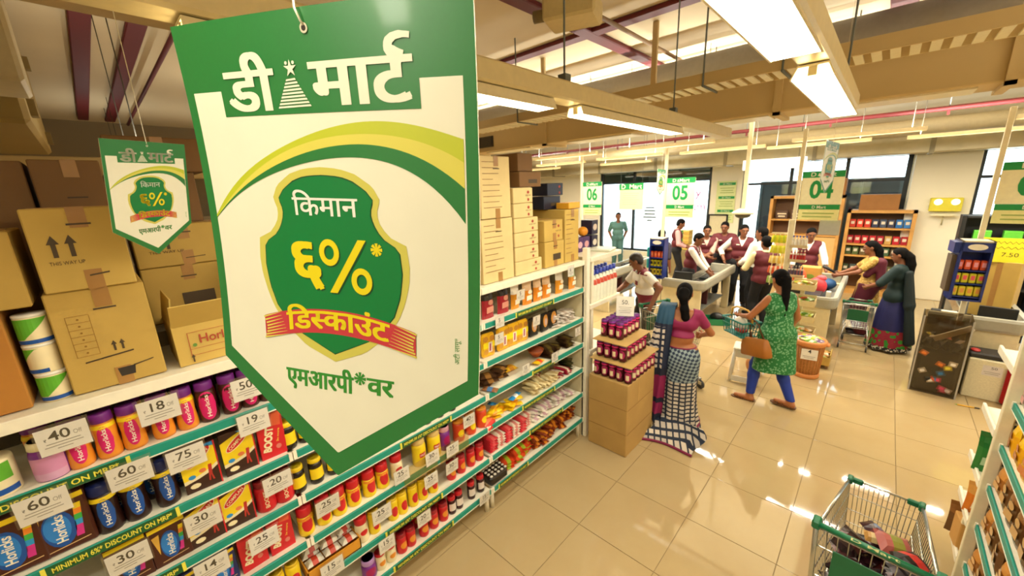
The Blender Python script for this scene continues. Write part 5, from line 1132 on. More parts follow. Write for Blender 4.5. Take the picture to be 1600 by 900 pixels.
lump('blue_cloth', 'blue bundle at the end of counter 04', 'bundle', (-.52, 8.2, .737), [('e', (0, 0, .09), (.12, .14, .09), M('#1a4a7c', .6))])
lump('black_box', 'black box on the front corner of counter 04', 'box', (-.62, 7.3, .721), [('b', (0, 0, .07), (.22, .3, .14), BLACK)])
lump('white_cup', 'small white pack beside the red bag', 'pack', (-.45, 7.6, .737), [('b', (0, 0, .05), (.06, .06, .1), WHITE)])
lump('printer', 'black printer on counter 03 beside the clear bin', 'printer', (.78, 7.2, .721), [('b', (0, 0, .06), (.3, .24, .12), BLACK, .01), ('b', (0, -.05, .13), (.14, .1, .02), M('#cfc8b0', .5))])
lump('grey_scale', 'grey weighing plate with silver rim on counter 06', 'scale', (-4.2, 7.6, .737), [('b', (0, 0, .03), (.34, .4, .06), GREYD, .01), ('b', (0, 0, .065), (.28, .32, .012), METAL)])
lump('dark_phone', 'dark telephone on counter 06', 'phone', (-4.15, 8.2, .737), [('b', (0, 0, .03), (.2, .2, .06), BLACK, .01), ('b', (0, 0, .075), (.06, .2, .03), BLACK, .01)])
bx = thing('cardboard_box', 'large tan cardboard box standing on counter 03', 'box', (1.21, 7.85, .737), -.25); q = MB(); q.box((0, 0, .36), (.34, .5, .72), CB['a'], 0, .006); q.build('body', bx); q = MB(); q.box((0, -.2505, .36), (.05, .002, .7), TAPE); q.build('tape', bx)
lump('paper_sheets', 'white papers on counter 03 by the large box', 'paper', (.95, 7.7, .721), [('b', (0, 0, .004), (.16, .22, .008), WHITE, .001)], .3)
t = thing('yellow_poster', 'yellow handwritten poster on the large box, right edge', 'poster', (1.2, 7.6, 1.46), -.1); q = MB(); q.box((0, 0, .14), (.5, .006, .3), M('#efe22c', .5)); q.build('sheet', t); q = MB()
for i, w in enumerate((.36, .42)):
    stroke(q, [(-w/2+w*j/16, .235-.065*i+(.014 if j % 2 else -.014)) for j in range(17)], .006, M('#5a4a1c', .6), flat(-.004))
text(q, '7.50', M('#5a4a1c', .6), flat(-.004), w=.14, h=.07, z0=.065); q.build('handwriting', t)
# dark rack behind counter 03
dr = thing('black_rack', 'black shelf rack with green packs behind checkout 03', 'rack', (1.35, 9.4, 0)); q = MB(); [q.box((s*.42, 0, .95), (.05, .3, 1.9), BLACK) for s in (-1, 1)]; q.box((0, .15, .95), (.85, .02, 1.9), M('#202020', .6)); q.build('frame', dr)
for z in (.4, .8, 1.15, 1.5, 1.88): q = MB(); q.box((0, 0, z), (.8, .3, .03), M('#222222', .5)); q.build('shelf', dr)
for i, (x, z, c, n) in enumerate(((-.2, 1.515, '#5fbf3a', 'bright green'), (.1, 1.515, '#5fbf3a', 'bright green'), (-.1, 1.165, '#d8c82a', 'yellow'), (.2, 1.165, '#2a3a8a', 'blue'))): lump('rack_pack', '%s pack on the black rack, %s' % (n, ('upper left', 'upper right', 'lower left', 'lower right')[i]), 'pack', (1.35+x, 9.35, z), [('b', (0, 0, .08), (.18, .14, .16), M(c, .4))])
# clear rubbish bin
bn = thing('clear_bin', 'clear plastic rubbish bin crammed with wrappers', 'bin', (.72, 6.6, 0), -.05); CP = GLASS('bin_plastic', '#cfc6b6', .93, .05); q = MB()
for s in (-1, 1): q.box((s*.19, 0, .47), (.008, .36, .94), CP, 0); q.box((0, s*.18, .47), (.38, .008, .94), CP, 0)
q.box((0, 0, .006), (.38, .36, .012), M('#6a6258', .5)); q.build('box', bn); q = MB(); [q.box((s*.19, t_*.18, .47), (.014, .014, .95), M('#a9a49a', .2)) for s in (-1, 1) for t_ in (-1, 1)]; q.build('corner_strip', bn)
q = MB(); G = [[(-.17+.34*i/8, -.16+.32*j/8, .56+.05*math.sin(i*1.7+j)+.04*math.cos(j*2.3)) for i in range(9)] for j in range(9)]; q.grid(G, M('#3a322c', .35), False); q.box((0, 0, .28), (.345, .325, .54), M('#463c34', .4, n=.25, sc_=18), 0, .03); q.build('black_sack', bn)
rc = ('#d8d0c4', '#e07a2a', '#c83a5a', '#2a6a9a', '#d8c83a', '#141414', '#b8a8a0', '#e8e0d0', '#c85a3a', '#9a3a4a')
for i in range(22):
    x, z = random.uniform(-.14, .14), random.uniform(.06, .52); top = i > 13
    o = pillow(.07, .06, .02, M(rc[i % 10], .35)).build('wrapper'); o.parent = bn
    o.location = (x, -.166, z) if not top else (random.uniform(-.14, .14), random.uniform(-.13, .05), .64+random.uniform(0, .05)); o.rotation_euler = (PI/2 if not top else random.uniform(-.5, .5), random.uniform(-.6, .6), random.uniform(-1, 1) if top else 0)
q = MB(); q.ell((.0, -.168, .29), (.045, .008, .055), BLACK); q.build('dark_disc', bn); q = MB(); q.box((0, 0, 0), (.34, .03, .06), M('#ddd3c0', .4), 0, .004); o = q.build('cardboard_strip', bn); o.location = (.06, -.1, .76); o.rotation_euler = (0, -.62, 0)
# boxes and bag on the floor
wx = thing('white_carton', 'off white woven sack box with a pale notice beside the bin', 'box', (1.12, 6.75, 0), -.03); q = MB(); q.box((0, 0, .24), (.32, .3, .48), M('#ddd3b0', .7, n=.1, sc_=60), 0, .01); q.build('body', wx); q = MB(); q.box((.03, -.151, .36), (.15, .002, .12), M('#d8cfc8', .5)); text(q, '50', INK, flat(-.153), w=.05, h=.04, z0=.38, x0=.04); q.box((.03, -.153, .345), (.12, .001, .006), PRN); q.box((.03, -.153, .325), (.1, .001, .006), PRN); q.build('notice', wx)
lump('dark_goods', 'dark folded goods on top of the off white box', 'goods', (1.1, 6.75, .481), [('b', (0, 0, .03), (.3, .26, .06), M('#2a2624', .5), .015), ('e', (-.1, -.05, .07), (.04, .05, .02), M('#b02a2a', .4))])
rb = thing('red_sack', 'red sack with white lettering lines beside the off white box', 'sack', (1.36, 6.62, 0), -.1); q = MB(); q.box((0, 0, .23), (.22, .2, .46), M('#b3161f', .4, n=.1), 0, .03); q.build('body', rb); q = MB(); poly2(q, [(-.05, .34), (.05, .38), (.09, .33), (.0, .3)], M('#e0a0a0', .4), flat(-.101)); [poly2(q, [(-.03, .24-.03*i), (.08, .24-.03*i), (.08, .247-.03*i), (-.03, .247-.03*i)], M('#e0a0a0', .4), flat(-.101)) for i in range(4)]; poly2(q, [(-.05, .01), (.1, .01), (.1, .09), (-.05, .09)], M('#d8cfc8', .4), flat(-.101)); q.build('printing', rb)
pn = thing('ballpoint_pen', 'yellow pen with dark end lying on the floor', 'pen', (.99, 6.28, .008), .15); q = MB(); q.tube([(-.08, 0, 0), (.05, 0, 0)], .007, M('#e8b02a', .35), 8); q.build('barrel', pn); q = MB(); q.tube([(.05, 0, 0), (.09, 0, 0)], .0075, M('#33332c', .4), 8); q.build('cap', pn); q = MB(); q.tube([(-.08, 0, 0), (-.1, 0, 0)], [.006, .001], M('#7aa83a', .4), 8); q.build('tip', pn)
# wall cabinets
WOOD = M('#c9964f', .5, n=.15, sc_=8); INN = M('#6b4a2c', .6)
def cabinet(x0, x1, z1, label, shelves, y=11.35, solid=0):
    t = thing('display_cabinet', label, 'cabinet', ((x0+x1)/2, y+.2, 0), 0, 'wooden display cabinets'); w = x1-x0
    q = MB(); [q.box((s*(w/2-.03), 0, z1/2), (.06, .4, z1), WOOD) for s in (-1, 1)]; q.box((0, 0, z1-.03), (w, .4, .06), WOOD); q.box((0, 0, .05), (w, .4, .1), WOOD); q.build('frame', t); q = MB(); q.box((0, .18, z1/2), (w-.1, .02, z1-.1), INN); q.build('back', t)
    for z in shelves: q = MB(); q.box((0, 0, z), (w-.12, .36, .035), WOOD); q.build('shelf', t)
    if solid: q = MB(); q.box((0, -.19, solid/2+.05), (w-.12, .02, solid-.1), M('#dcb070', .5)); q.build('door', t)
    return t
cabinet(-2.05, -.66, 2.16, 'wooden cabinet with dark upper part behind the cashier', (1.25, 1.6), solid=1.22); cabinet(-.58, .5, 1.84, 'wooden shelf cabinet with red and blue packs by the pillar', (.45, .85, 1.1, 1.45))
for zi, (z, cs) in enumerate(((1.468, ('#c83a2a', '#d8402f', '#c83a2a', '#3a3f5a', '#44506a', '#3a3f5a', '#2a6fb8', '#3a7fc8')), (1.118, ('#a81f2c', '#b82a34', '#b8202c', '#c02a34', '#a82030', '#c8a05a', '#b8202c', '#a81f2c')), (.868, ('#4a5a34', '#5a6a3a', '#6a5a3a', '#3f5a3a', '#7a6a4a', '#4a6a4a', '#5a4a34', '#6a6a4a')), (.468, ('#3a4a34', '#4a5a5a', '#6a5a3a', '#7a7a5a', '#2aa8b8', '#4a4a3a', '#5a5a3a', '#3a3a34')))):
    for i, c in enumerate(cs):
        o = MB().box((0, 0, .085), (.105, .1, .17), M(c, .4), 0, .006).box((0, -.051, .1), (.06, .002, .06), M('#d8cfbc', .5)).build('shelf_pack', None, (-.47+i*.123, 11.5, z+.001)); tag(o, 'packet %s from left on the %s shelf of the pillar cabinet' % (ORD[i], ('top', 'second', 'third', 'lowest')[zi]), 'packet', 'packets in the pillar cabinet')
lump('brown_box', 'brown box on top of the pillar cabinet', 'box', (-.1, 11.55, 1.841), [('b', (0, 0, .16), (.62, .3, .32), CARD('#9a6a38'), .005)]); lump('brown_box', 'brown box on top of the cabinet behind the cashier', 'box', (-.85, 11.55, 2.161), [('b', (0, 0, .18), (.34, .3, .36), CARD('#a5733c'), .005)])
for i, x in enumerate((-1.8, -1.5)): lump('cabinet_lettering', 'row of pale packs inside the cabinet behind the cashier, %s' % ('left', 'right')[i], 'pack', (x, 11.5, 1.62), [('b', (0, 0, .1), (.24, .1, .2), M('#5a4030', .5)), ('b', (0, -.052, .12), (.18, .004, .03), M('#e8d8b8', .5), 0), ('b', (0, -.052, .06), (.14, .004, .03), M('#e8d8b8', .5), 0)])
# crates stacked by the glazing
for i in range(9):
    o = MB().box((0, 0, .03), (.42, .3, .055), M('#c9a24a' if i % 2 else '#d8b85a', .5), 0, .006).box((0, -.151, .03), (.1, .003, .05), M('#2f7a3a', .5)).build('flat_crate', None, (-4.0, 11.2, .75+i*.06)); tag(o, 'flat yellow crate with green mark, %s from the bottom of the stack' % ORD[i], 'crate', 'flat yellow crates by the glazing')
lump('low_table', 'low dark table under the stack of yellow crates', 'table', (-4.0, 11.2, 0), [('b', (0, 0, .375), (.5, .4, .745), M('#8a7a52', .6), .01)])
# ================================================================ PEOPLE (smooth union of tapered limbs, meshed by surface nets)
def nets(F, o, h):
    ins = F < 0; n = np.array(F.shape)-1; acc = np.zeros(tuple(n)+(3,)); cnt = np.zeros(tuple(n))
    for ax in range(3):
        sl0 = [slice(None)]*3; sl1 = [slice(None)]*3; sl0[ax] = slice(0, -1); sl1[ax] = slice(1, None)
        a, b = F[tuple(sl0)], F[tuple(sl1)]; cr = (a < 0) != (b < 0); t = np.where(cr, a/np.where(cr, a-b, 1), 0)
        u, v = [k for k in range(3) if k != ax]
        for p in (0, 1):
            for q in (0, 1):
                s = [slice(None)]*3; s[u] = slice(p, p+n[u]); s[v] = slice(q, q+n[v]); c = cr[tuple(s)]; cnt += c
                acc[..., ax] += t[tuple(s)]*c; acc[..., u] += p*c; acc[..., v] += q*c
    act = cnt > 0; idx = -np.ones(tuple(n), int); idx[act] = np.arange(act.sum()); ijk = np.argwhere(act)
    V = (ijk+acc[act]/cnt[act][:, None])*h+o; Q_ = []
    for ax in range(3):
        sl0 = [slice(None)]*3; sl1 = [slice(None)]*3; sl0[ax] = slice(0, -1); sl1[ax] = slice(1, None)
        a, b = ins[tuple(sl0)], ins[tuple(sl1)]; e = np.argwhere(a != b); u, v = (ax+1) % 3, (ax+2) % 3
        e = e[(e[:, u] > 0) & (e[:, v] > 0) & (e[:, u] < n[u]) & (e[:, v] < n[v])]
        if not len(e): continue
        def cell(du, dv):
            c = e.copy(); c[:, u] -= du; c[:, v] -= dv; return idx[c[:, 0], c[:, 1], c[:, 2]]
        q = np.stack([cell(1, 1), cell(0, 1), cell(0, 0), cell(1, 0)], 1); fl = ~a[e[:, 0], e[:, 1], e[:, 2]]; q[fl] = q[fl][:, ::-1]; Q_.append(q)
    return V, np.concatenate(Q_)
class SDF:
    def __init__(s): s.p = []; s.cuts = []
    def cap(s, a, b, ra, rb, k=.02, fa=False, fb=False): s.p.append(('c', np.array(a, float), np.array(b, float), ra, rb, k, fa, fb)); return s
    def ell(s, c, r, k=.015, M_=None): s.p.append(('e', np.array(c, float), np.array(r, float), M_, 0, k, 0, 0)); return s
    def cut(s, f): s.cuts.append(f); return s          # f(X,Y,Z) > 0 is removed
    def mesh(s, h):
        lo, hi = np.full(3, 9.), np.full(3, -9.)
        for t, a, b, ra, rb, *_ in s.p:
            R_ = max(ra, rb) if t == 'c' else max(b)
            for q in ((a, b) if t == 'c' else (a,)): lo = np.minimum(lo, q-R_); hi = np.maximum(hi, q+R_)
        lo -= 2.2*h; hi += 2.2*h; N = np.ceil((hi-lo)/h).astype(int)+1; ax = [lo[i]+h*np.arange(N[i]) for i in range(3)]; F = np.ones(tuple(N))*.5
        for t, a, b, ra, rb, k, fa, fb in s.p:
            R_ = (max(ra, rb) if t == 'c' else max(b))+k+2*h; pl = np.minimum(a, b)-R_ if t == 'c' else a-R_; ph = np.maximum(a, b)+R_ if t == 'c' else a+R_
            i0 = np.maximum(0, np.floor((pl-lo)/h).astype(int)); i1 = np.minimum(N, np.ceil((ph-lo)/h).astype(int)+1)
            X, Y, Z = np.meshgrid(*[ax[i][i0[i]:i1[i]] for i in range(3)], indexing='ij', sparse=True)
            if t == 'c':
                d = b-a; L2 = d@d+1e-12; px, py, pz = X-a[0], Y-a[1], Z-a[2]; dot = (px*d[0]+py*d[1]+pz*d[2])/L2; tt = np.clip(dot, 0, 1)
                D = np.sqrt((px-tt*d[0])**2+(py-tt*d[1])**2+(pz-tt*d[2])**2)-(ra+(rb-ra)*tt); L = math.sqrt(L2)
                if fb: D = np.maximum(D, (dot-1)*L)
                if fa: D = np.maximum(D, -dot*L)
            else:
                P = [X-a[0], Y-a[1], Z-a[2]]
                if ra is not None: P = [P[0]*ra[0][j]+P[1]*ra[1][j]+P[2]*ra[2][j] for j in range(3)]
                k0 = np.sqrt((P[0]/b[0])**2+(P[1]/b[1])**2+(P[2]/b[2])**2); k1 = np.sqrt((P[0]/b[0]**2)**2+(P[1]/b[1]**2)**2+(P[2]/b[2]**2)**2)+1e-9; D = k0*(k0-1)/k1
            S = (slice(i0[0], i1[0]), slice(i0[1], i1[1]), slice(i0[2], i1[2])); f = F[S]; w = np.clip(.5+.5*(f-D)/k, 0, 1); F[S] = f*(1-w)+D*w-k*w*(1-w)
        if s.cuts:
            X, Y, Z = np.meshgrid(*ax, indexing='ij', sparse=True)
            for c in s.cuts: F = np.maximum(F, c(X, Y, Z))
        F[0], F[-1], F[:, 0], F[:, -1], F[:, :, 0], F[:, :, -1] = (.5,)*6
        return nets(F, lo, h)
    def build(s, name, mat, h, parent):
        V, Qd = s.mesh(h); me = bpy.data.meshes.new(name); me.from_pydata(V.tolist(), [], Qd.tolist()); me.materials.append(mat); me.polygons.foreach_set('use_smooth', [True]*len(me.polygons)); me.update()
        o = bpy.data.objects.new(name, me); COL.objects.link(o); o.parent = parent; return o
def ik(a, b, l1, l2, hint):
    a, b, hint = (np.array(v, float) for v in (a, b, hint)); d = b-a; L = np.linalg.norm(d); m_ = (l1+l2)*.995
    if L > m_: b = a+d/L*m_; d = b-a; L = m_
    x = (l1*l1-l2*l2+L*L)/(2*L); hgt = math.sqrt(max(0, l1*l1-x*x)); u = d/L; w = hint-u*(hint@u); w /= np.linalg.norm(w)+1e-9
    return a+u*x+w*hgt, b
SKIN = {'m': M('#845236', .5), 'l': M('#a8683c', .5), 'd': M('#5e3822', .5)}; HAIR = M('#080606', .8); HAIR.node_tree.nodes['Principled BSDF'].inputs['Specular IOR Level'].default_value = .15; EYEW, EYEB, LIPS = M('#b8aa9a', .5), M('#1a100c', .25), M('#7a3a30', .5)
def nrm(v): v = np.array(v, float); return v/np.linalg.norm(v)
class Person:
    def __init__(s, label, x, y, face, H_, female=False, lean=0, side=0, hyaw=0, hpitch=0, hands=None, feet=None, skin='m', h=.012, hint=None, curl=(.7, .7), palm=None, group=None):
        s.h = h; k = s.k = H_/1.65; s.f = female; s.root = thing('person', label, 'person', (x, y, 0), math.atan2(-face[0], face[1]), group); s.sk = SKIN[skin]
        a, b = R(lean), R(side); up = np.array([math.sin(b), math.sin(a)*math.cos(b), math.cos(a)*math.cos(b)]); X = np.array([1., 0, 0]); fw = np.array([0, math.cos(a), -math.sin(a)])
        s.up, s.fw = up, fw; P = s.P = np.array([0, 0, .90*k]); s.W = P+up*.17*k; s.C = P+up*.35*k; s.S = P+up*.445*k; s.N = P+up*.49*k
        sw = (.155 if female else .18)*k; s.sh = {1: s.S+X*sw, -1: s.S-X*sw}
        yw, pt = R(hyaw), R(hpitch); hf = np.array([-math.sin(yw)*math.cos(pt), math.cos(yw)*math.cos(pt), -math.sin(pt)]); hr = nrm(np.cross(hf, [0, 0, 1])); hu = np.cross(hr, hf); s.hf, s.hr, s.hu = hf, hr, hu
        s.nk = s.N+up*.07*k; s.Hc = s.nk+hu*.1*k+hf*.028*k
        hands = hands or {}; hint = hint or {}; feet = feet or {}; s.el, s.wr, s.kn, s.an, s.toe, s.pz = {}, {}, {}, {}, {}, {}
        for sd in (1, -1):
            tgt = hands.get(sd, (sd*(sw+.06), .03, .74*k)); s.el[sd], s.wr[sd] = ik(s.sh[sd], tgt, .285*k, .245*k, hint.get(sd, (sd*.6, -1, -.3)))
            fx, fy, fz, fyaw = (list(feet.get(sd, (sd*.1, 0)))+[0, 0])[:4]; s.an[sd] = np.array([fx, fy, .08*k+fz]); hp = s.P+np.array([sd*.085*k, 0, -.02*k]); s.kn[sd], s.an[sd] = ik(hp, s.an[sd], .42*k, .405*k, (0, 1, 0)); c = R(fyaw); s.toe[sd] = s.an[sd]+np.array([-math.sin(c)*.15*k, math.cos(c)*.15*k, -.05*k])
        s.curl = curl; s.palm = palm or {}
        s.body()
    def torso(s, F, e=0, k=.03):
        q = s.k; X = np.array([1., 0, 0]); f = s.f
        F.cap(s.P-X*.075*q, s.P+X*(.075 if f else .065)*q, (.115 if f else .096)*q+e, (.115 if f else .096)*q+e, k); F.cap(s.P-X*.06*q+s.up*.02, s.W+X*.0, .1*q+e, .09*q+e, k); F.cap(s.W-X*(.045 if f else .06)*q, s.W+X*(.045 if f else .06)*q, (.085 if f else .098)*q+e, (.085 if f else .098)*q+e, k)
        F.cap(s.C-X*.07*q, s.C+X*.07*q, (.095 if f else .105)*q+e, (.095 if f else .105)*q+e, k); F.cap(s.S-X*.1*q-s.up*.01, s.S+X*.1*q-s.up*.01, .062*q+e, .062*q+e, k)
        if f:
            for sd in (1, -1): F.ell(s.C+X*sd*.065*q+s.fw*.075*q, np.array([.055, .05, .055])*q+e, .03)
        return F
    def arm(s, F, sd, e=0, to=1.0, k=.018):
        q = s.k; a, b, c = s.sh[sd], s.el[sd], s.wr[sd]; r0, r1, r2 = (.046*q, .037*q, .026*q) if s.f else (.052*q, .042*q, .029*q)
        if to <= 1: F.cap(a, a+(b-a)*to, r0+e, r0+(r1-r0)*to+e, k, fb=to < 1)
        else:
            F.cap(a, b, r0+e, r1+e, k); t = to-1; F.cap(b, b+(c-b)*t, r1+e, r1+(r2-r1)*t+e*1.2, k, fb=t < 1)
        return F
    def leg(s, F, sd, e=0, k=.02, to=1.0, flare=0):
        q = s.k; hp = s.P+np.array([sd*.08*q, 0, -.03*q]); a = s.an[sd]; b = s.kn[sd]; F.cap(hp, b, .085*q+e, .056*q+e*1.1, k); F.cap(b, b+(a-b)*.35, .056*q+e*1.1, .054*q+e*1.3, k); F.cap(b+(a-b)*.35, b+(a-b)*to, .054*q+e*1.3, .036*q+e*1.5+flare, k); return F
    def body(s):
        q = s.k; F = SDF(); s.torso(F)
        F.cap(s.N-s.up*.03*q, s.Hc-s.hu*.03*q, .05*q, .046*q, .02)
        Mx = np.stack([s.hr, s.hf, s.hu], 1); c = s.Hc
        F.ell(c+s.hu*.025*q-s.hf*.008*q, np.array([.074, .094, .09])*q, .02, Mx); F.ell(c-s.hu*.045*q+s.hf*.028*q, np.array([.055, .062, .065])*q, .025, Mx); F.cap(c-s.hu*.092*q+s.hf*.065*q, c-s.hu*.09*q+s.hf*.06*q, .022*q, .022*q, .025)
        F.cap(c+s.hu*.012*q+s.hf*.086*q, c-s.hu*.022*q+s.hf*.104*q, .009*q, .014*q, .012); F.cap(c+s.hu*.028*q+s.hf*.08*q-s.hr*.032*q, c+s.hu*.028*q+s.hf*.08*q+s.hr*.032*q, .012*q, .012*q, .012)
        for sd in (1, -1): F.ell(c+s.hr*sd*.075*q-s.hu*.005*q-s.hf*.005*q, np.array([.012, .022, .034])*q, .006, Mx)
        for sd in (1, -1):
            s.arm(F, sd, 0, 2.0); s.leg(F, sd); F.cap(s.an[sd]+np.array([0, -.03, -.04])*q, s.toe[sd], .034*q, .026*q, .02); F.cap(s.an[sd], s.an[sd]+np.array([0, 0, -.04])*q, .036*q, .036*q, .02)
            s.hand(F, sd)
        s.B = F.build('body', s.sk, s.h, s.root)
        for sd in (1, -1):
            p = c+s.hr*sd*.031*q+s.hu*.006*q+s.hf*.083*q; o = MB(); o.ell(p-s.hf*.001*q, (.011*q, .011*q, .0065*q), EYEW, 8, 6); o.ell(p+s.hf*.006*q, (.0068*q, .0068*q, .0068*q), EYEB, 8, 6); o.build('eye', s.root)
            o = MB(); o.tube([p+s.hu*.02*q-s.hr*sd*.016*q+s.hf*.008*q, p+s.hu*.024*q+s.hf*.009*q, p+s.hu*.017*q+s.hr*sd*.02*q], .004*q, HAIR, 6); o.build('eyebrow', s.root)
        o = MB(); o.tube([c-s.hu*.056*q+s.hf*.083*q-s.hr*.022*q, c-s.hu*.054*q+s.hf*.092*q, c-s.hu*.056*q+s.hf*.083*q+s.hr*.022*q], [.004*q, .0075*q, .004*q], LIPS, 7); o.build('lips', s.root)
    def hand(s, F, sd):
        q = s.k*.97; w, e = s.wr[sd], s.el[sd]; d = nrm(w-e); n = s.palm.get(sd); n = nrm(n) if n is not None else nrm(np.array([-sd, .15, 0])); n = nrm(n-d*(n@d)); t = np.cross(d, n)*(1 if sd > 0 else -1)
        if t@np.array([0, 1, .2]) < 0: t = -t                       # thumb side
        for o in (-.022, 0, .022): F.cap(w+d*.015*q, w+d*.085*q+t*o*q, .018*q, .0165*q, .012)
        cu = s.curl[0 if sd > 0 else 1]
        for i, (o, L) in enumerate(((.031, .068), (.011, .078), (-.010, .072), (-.030, .056))):
            a = w+d*.085*q+t*o*q; p = a
            for j, fr in enumerate((.45, .32, .25)):
                an = cu*(j+.6)*.75; dd = d*math.cos(an)+n*math.sin(an); p2 = p+dd*L*fr*q+t*o*.06; F.cap(p, p2, (.0105-.0012*j)*q, (.0098-.0014*j)*q, .003); p = p2
        a = w+d*.025*q+t*.022*q; b = a+(d*.55+t*.7+n*.35)*.042*q; F.cap(a, b, .0135*q, .0115*q, .008); F.cap(b, b+(d*.85+t*.15+n*.4)*.034*q, .0112*q, .009*q, .003)
    # ---- clothing and hair
    def hair(s, style='short', mat=HAIR):
        q = s.k; F = SDF(); Mx = np.stack([s.hr, s.hf, s.hu], 1); c = s.Hc; F.ell(c+s.hu*.028*q-s.hf*.01*q, np.array([.081, .1, .095])*q, .01, Mx); F.ell(c-s.hu*.02*q-s.hf*.035*q, np.array([.072, .062, .07])*q, .02, Mx)
        m = s.hf*.8-s.hu*.62; off = (m@c)+(.012 if style == 'short' else .012)*q; m2 = -s.hu*.9+s.hf*.25; o2 = m2@c+.065*q
        F.cut(lambda X, Y, Z: m[0]*X+m[1]*Y+m[2]*Z-off)
        if style == 'short': F.cut(lambda X, Y, Z: m2[0]*X+m2[1]*Y+m2[2]*Z-o2)
        F.build('hair', mat, s.h, s.root)
    def tail(s, pts, rs, name='ponytail'):
        F = SDF(); pts = [s.Hc+s.hr*p[0]*s.k+s.hf*p[1]*s.k+np.array([0, 0, p[2]*s.k]) for p in pts]
        for a, b, ra, rb in zip(pts, pts[1:], rs, rs[1:]): F.cap(a, b, ra*s.k, rb*s.k, .012)
        F.build(name, HAIR, s.h, s.root)
    def neckcut(s, F, r=.075, up=.0): c = s.N+s.up*(.012+up)*s.k; F.cut(lambda X, Y, Z: r*s.k-np.sqrt((X-c[0])**2+(Y-c[1]-.015)**2*.8+(Z-c[2])**2))
    def top(s, name, mat, e=.012, sleeve=1.0, hem=.82, vneck=0, nr=.07, collar=None):
        F = SDF(); s.torso(F, e)
        if sleeve:
            for sd in (1, -1): s.arm(F, sd, e, sleeve, .02)
        else:
            for sd in (1, -1): F.cap(s.S-s.up*.02, s.sh[sd]-np.array([sd*.03, 0, .01]), .06*s.k+e, .058*s.k+e, .03)
        hz = hem*s.k; F.cut(lambda X, Y, Z: hz-Z)
        s.neckcut(F, nr)
        if vneck: zc = (s.C+s.up*.0)[2]-.02; yc = s.C[1]; F.cut(lambda X, Y, Z: np.minimum((Z-zc)*.42-np.abs(X), Y-yc-.02))
        o = F.build(name, mat, s.h, s.root)
        if collar:
            q = MB(); c = s.N+s.up*.012*s.k
            for sd in (1, -1):
                a = [c+np.array([sd*x*s.k, y*s.k, z*s.k]) for x, y, z in ((.0, -.06, .035), (.055, -.03, .035), (.062, .03, .015), (.03, .085, -.045), (.062, .07, -.05), (.088, .03, -.012), (.085, -.035, .0), (.0, -.085, .0))]
                q.add(a, [(0, 1, 6, 7), (1, 2, 5, 6), (2, 3, 4, 5)] if sd > 0 else [(7, 6, 1, 0), (6, 5, 2, 1), (5, 4, 3, 2)], collar, True)
            q.build('collar', s.root)
        return o
    def trousers(s, mat, e=.014, name='trousers', hem=.075, waist=.99, flare=.006):
        F = SDF(); q = s.k; X = np.array([1., 0, 0]); F.cap(s.P-X*.075*q, s.P+X*.075*q, .11*q+e*.6, .11*q+e*.6, .02); F.cap(s.P-X*.06*q, s.P-X*.06*q+s.up*.1*q+X*.06*q, .1*q+e*.5, .1*q+e*.4, .02)
        for sd in (1, -1): s.leg(F, sd, e, .02, 1.0, flare)
        wz = waist*q; F.cut(lambda X, Y, Z: Z-wz); F.cut(lambda X, Y, Z: hem*q-Z) if hem else 0
        F.build(name, mat, s.h, s.root)
    def shoes(s, mat, sole=None):
        for sd in (1, -1):
            F = SDF(); a, t = s.an[sd], s.toe[sd]; q = s.k; F.cap(a+np.array([0, -.03, -.038])*q, t+np.array([0, .01, .004]), .042*q, .034*q, .02); F.cap(a+np.array([0, -.01, -.01])*q, a+np.array([0, -.01, -.04])*q, .042*q, .042*q, .02); z0 = a[2]-.08*q+.002; F.cut(lambda X, Y, Z: z0-Z); F.build('shoe', mat, s.h, s.root)
    def sandals(s, mat):
        for sd in (1, -1):
            q = MB(); a, t = s.an[sd], s.toe[sd]; d = nrm([t[0]-a[0], t[1]-a[1], 0]); w = np.array([d[1], -d[0], 0]); z = a[2]-.078*s.k; P = []
            for u, hw in ((-.065, .02), (-.05, .032), (0, .033), (.1, .042), (.17, .038), (.2, .018)): P.append((u*s.k, hw*s.k))
            L = [(a[0]+d[0]*u+w[0]*g*hw, a[1]+d[1]*u+w[1]*g*hw) for g, seq in ((1, P), (-1, P[::-1])) for u, hw in seq]; n = len(L)
            q.add([(x, y, z-.004) for x, y in L]+[(x, y, z+.01) for x, y in L], [tuple(range(n)), tuple(range(2*n-1, n-1, -1))]+[(i, (i+1) % n, n+(i+1) % n, n+i) for i in range(n)], mat)
            for u, hh in ((.06, .052), (.12, .042), (-.02, .07)):
                q.tube([np.array([a[0], a[1], z])+d*u*s.k+w*math.cos(PI*j/8)*.042*s.k+np.array([0, 0, math.sin(PI*j/8)*hh*s.k]) for j in range(9)], .006, mat, 6)
            q.build('sandal', s.root)
    def badge(s, mat, x=.07):
        q = MB(); p = s.C+np.array([x*s.k, .135*s.k, .03]); q.box(p, (.06, .006, .018), mat); q.build('name_badge', s.root)
MARO, WSH, BLKT = M('#5e1522', .7), M('#e9e4da', .6), M('#0d0e13', .8)
def staff(label, x, y, face, H_, sleeve=1.75, shirt=WSH, vest=MARO, tr=BLKT, full=True, **kw):
    p = Person(label, x, y, face, H_, group='staff in maroon vests', h=.0135, **kw); p.hair('short')
    p.top('shirt', shirt, .010, sleeve, .82, 0, .062, shirt)
    if vest: p.top('vest', vest, .021, 0, .83, 1, .075); p.badge(WHITE)
    p.trousers(tr)
    if full: p.shoes(BLACK)
    return p
CAM = lambda x, y: (-x, -y)
PKS = M('#dba8a8', .6)
staff('man in pink shirt and maroon vest at far left of staff, looking down', -3.72, 10.0, (.8, .35), 1.68, shirt=PKS, hpitch=25, hands={1: (.2, .25, 1.0), -1: (-.22, .22, 1.0)})
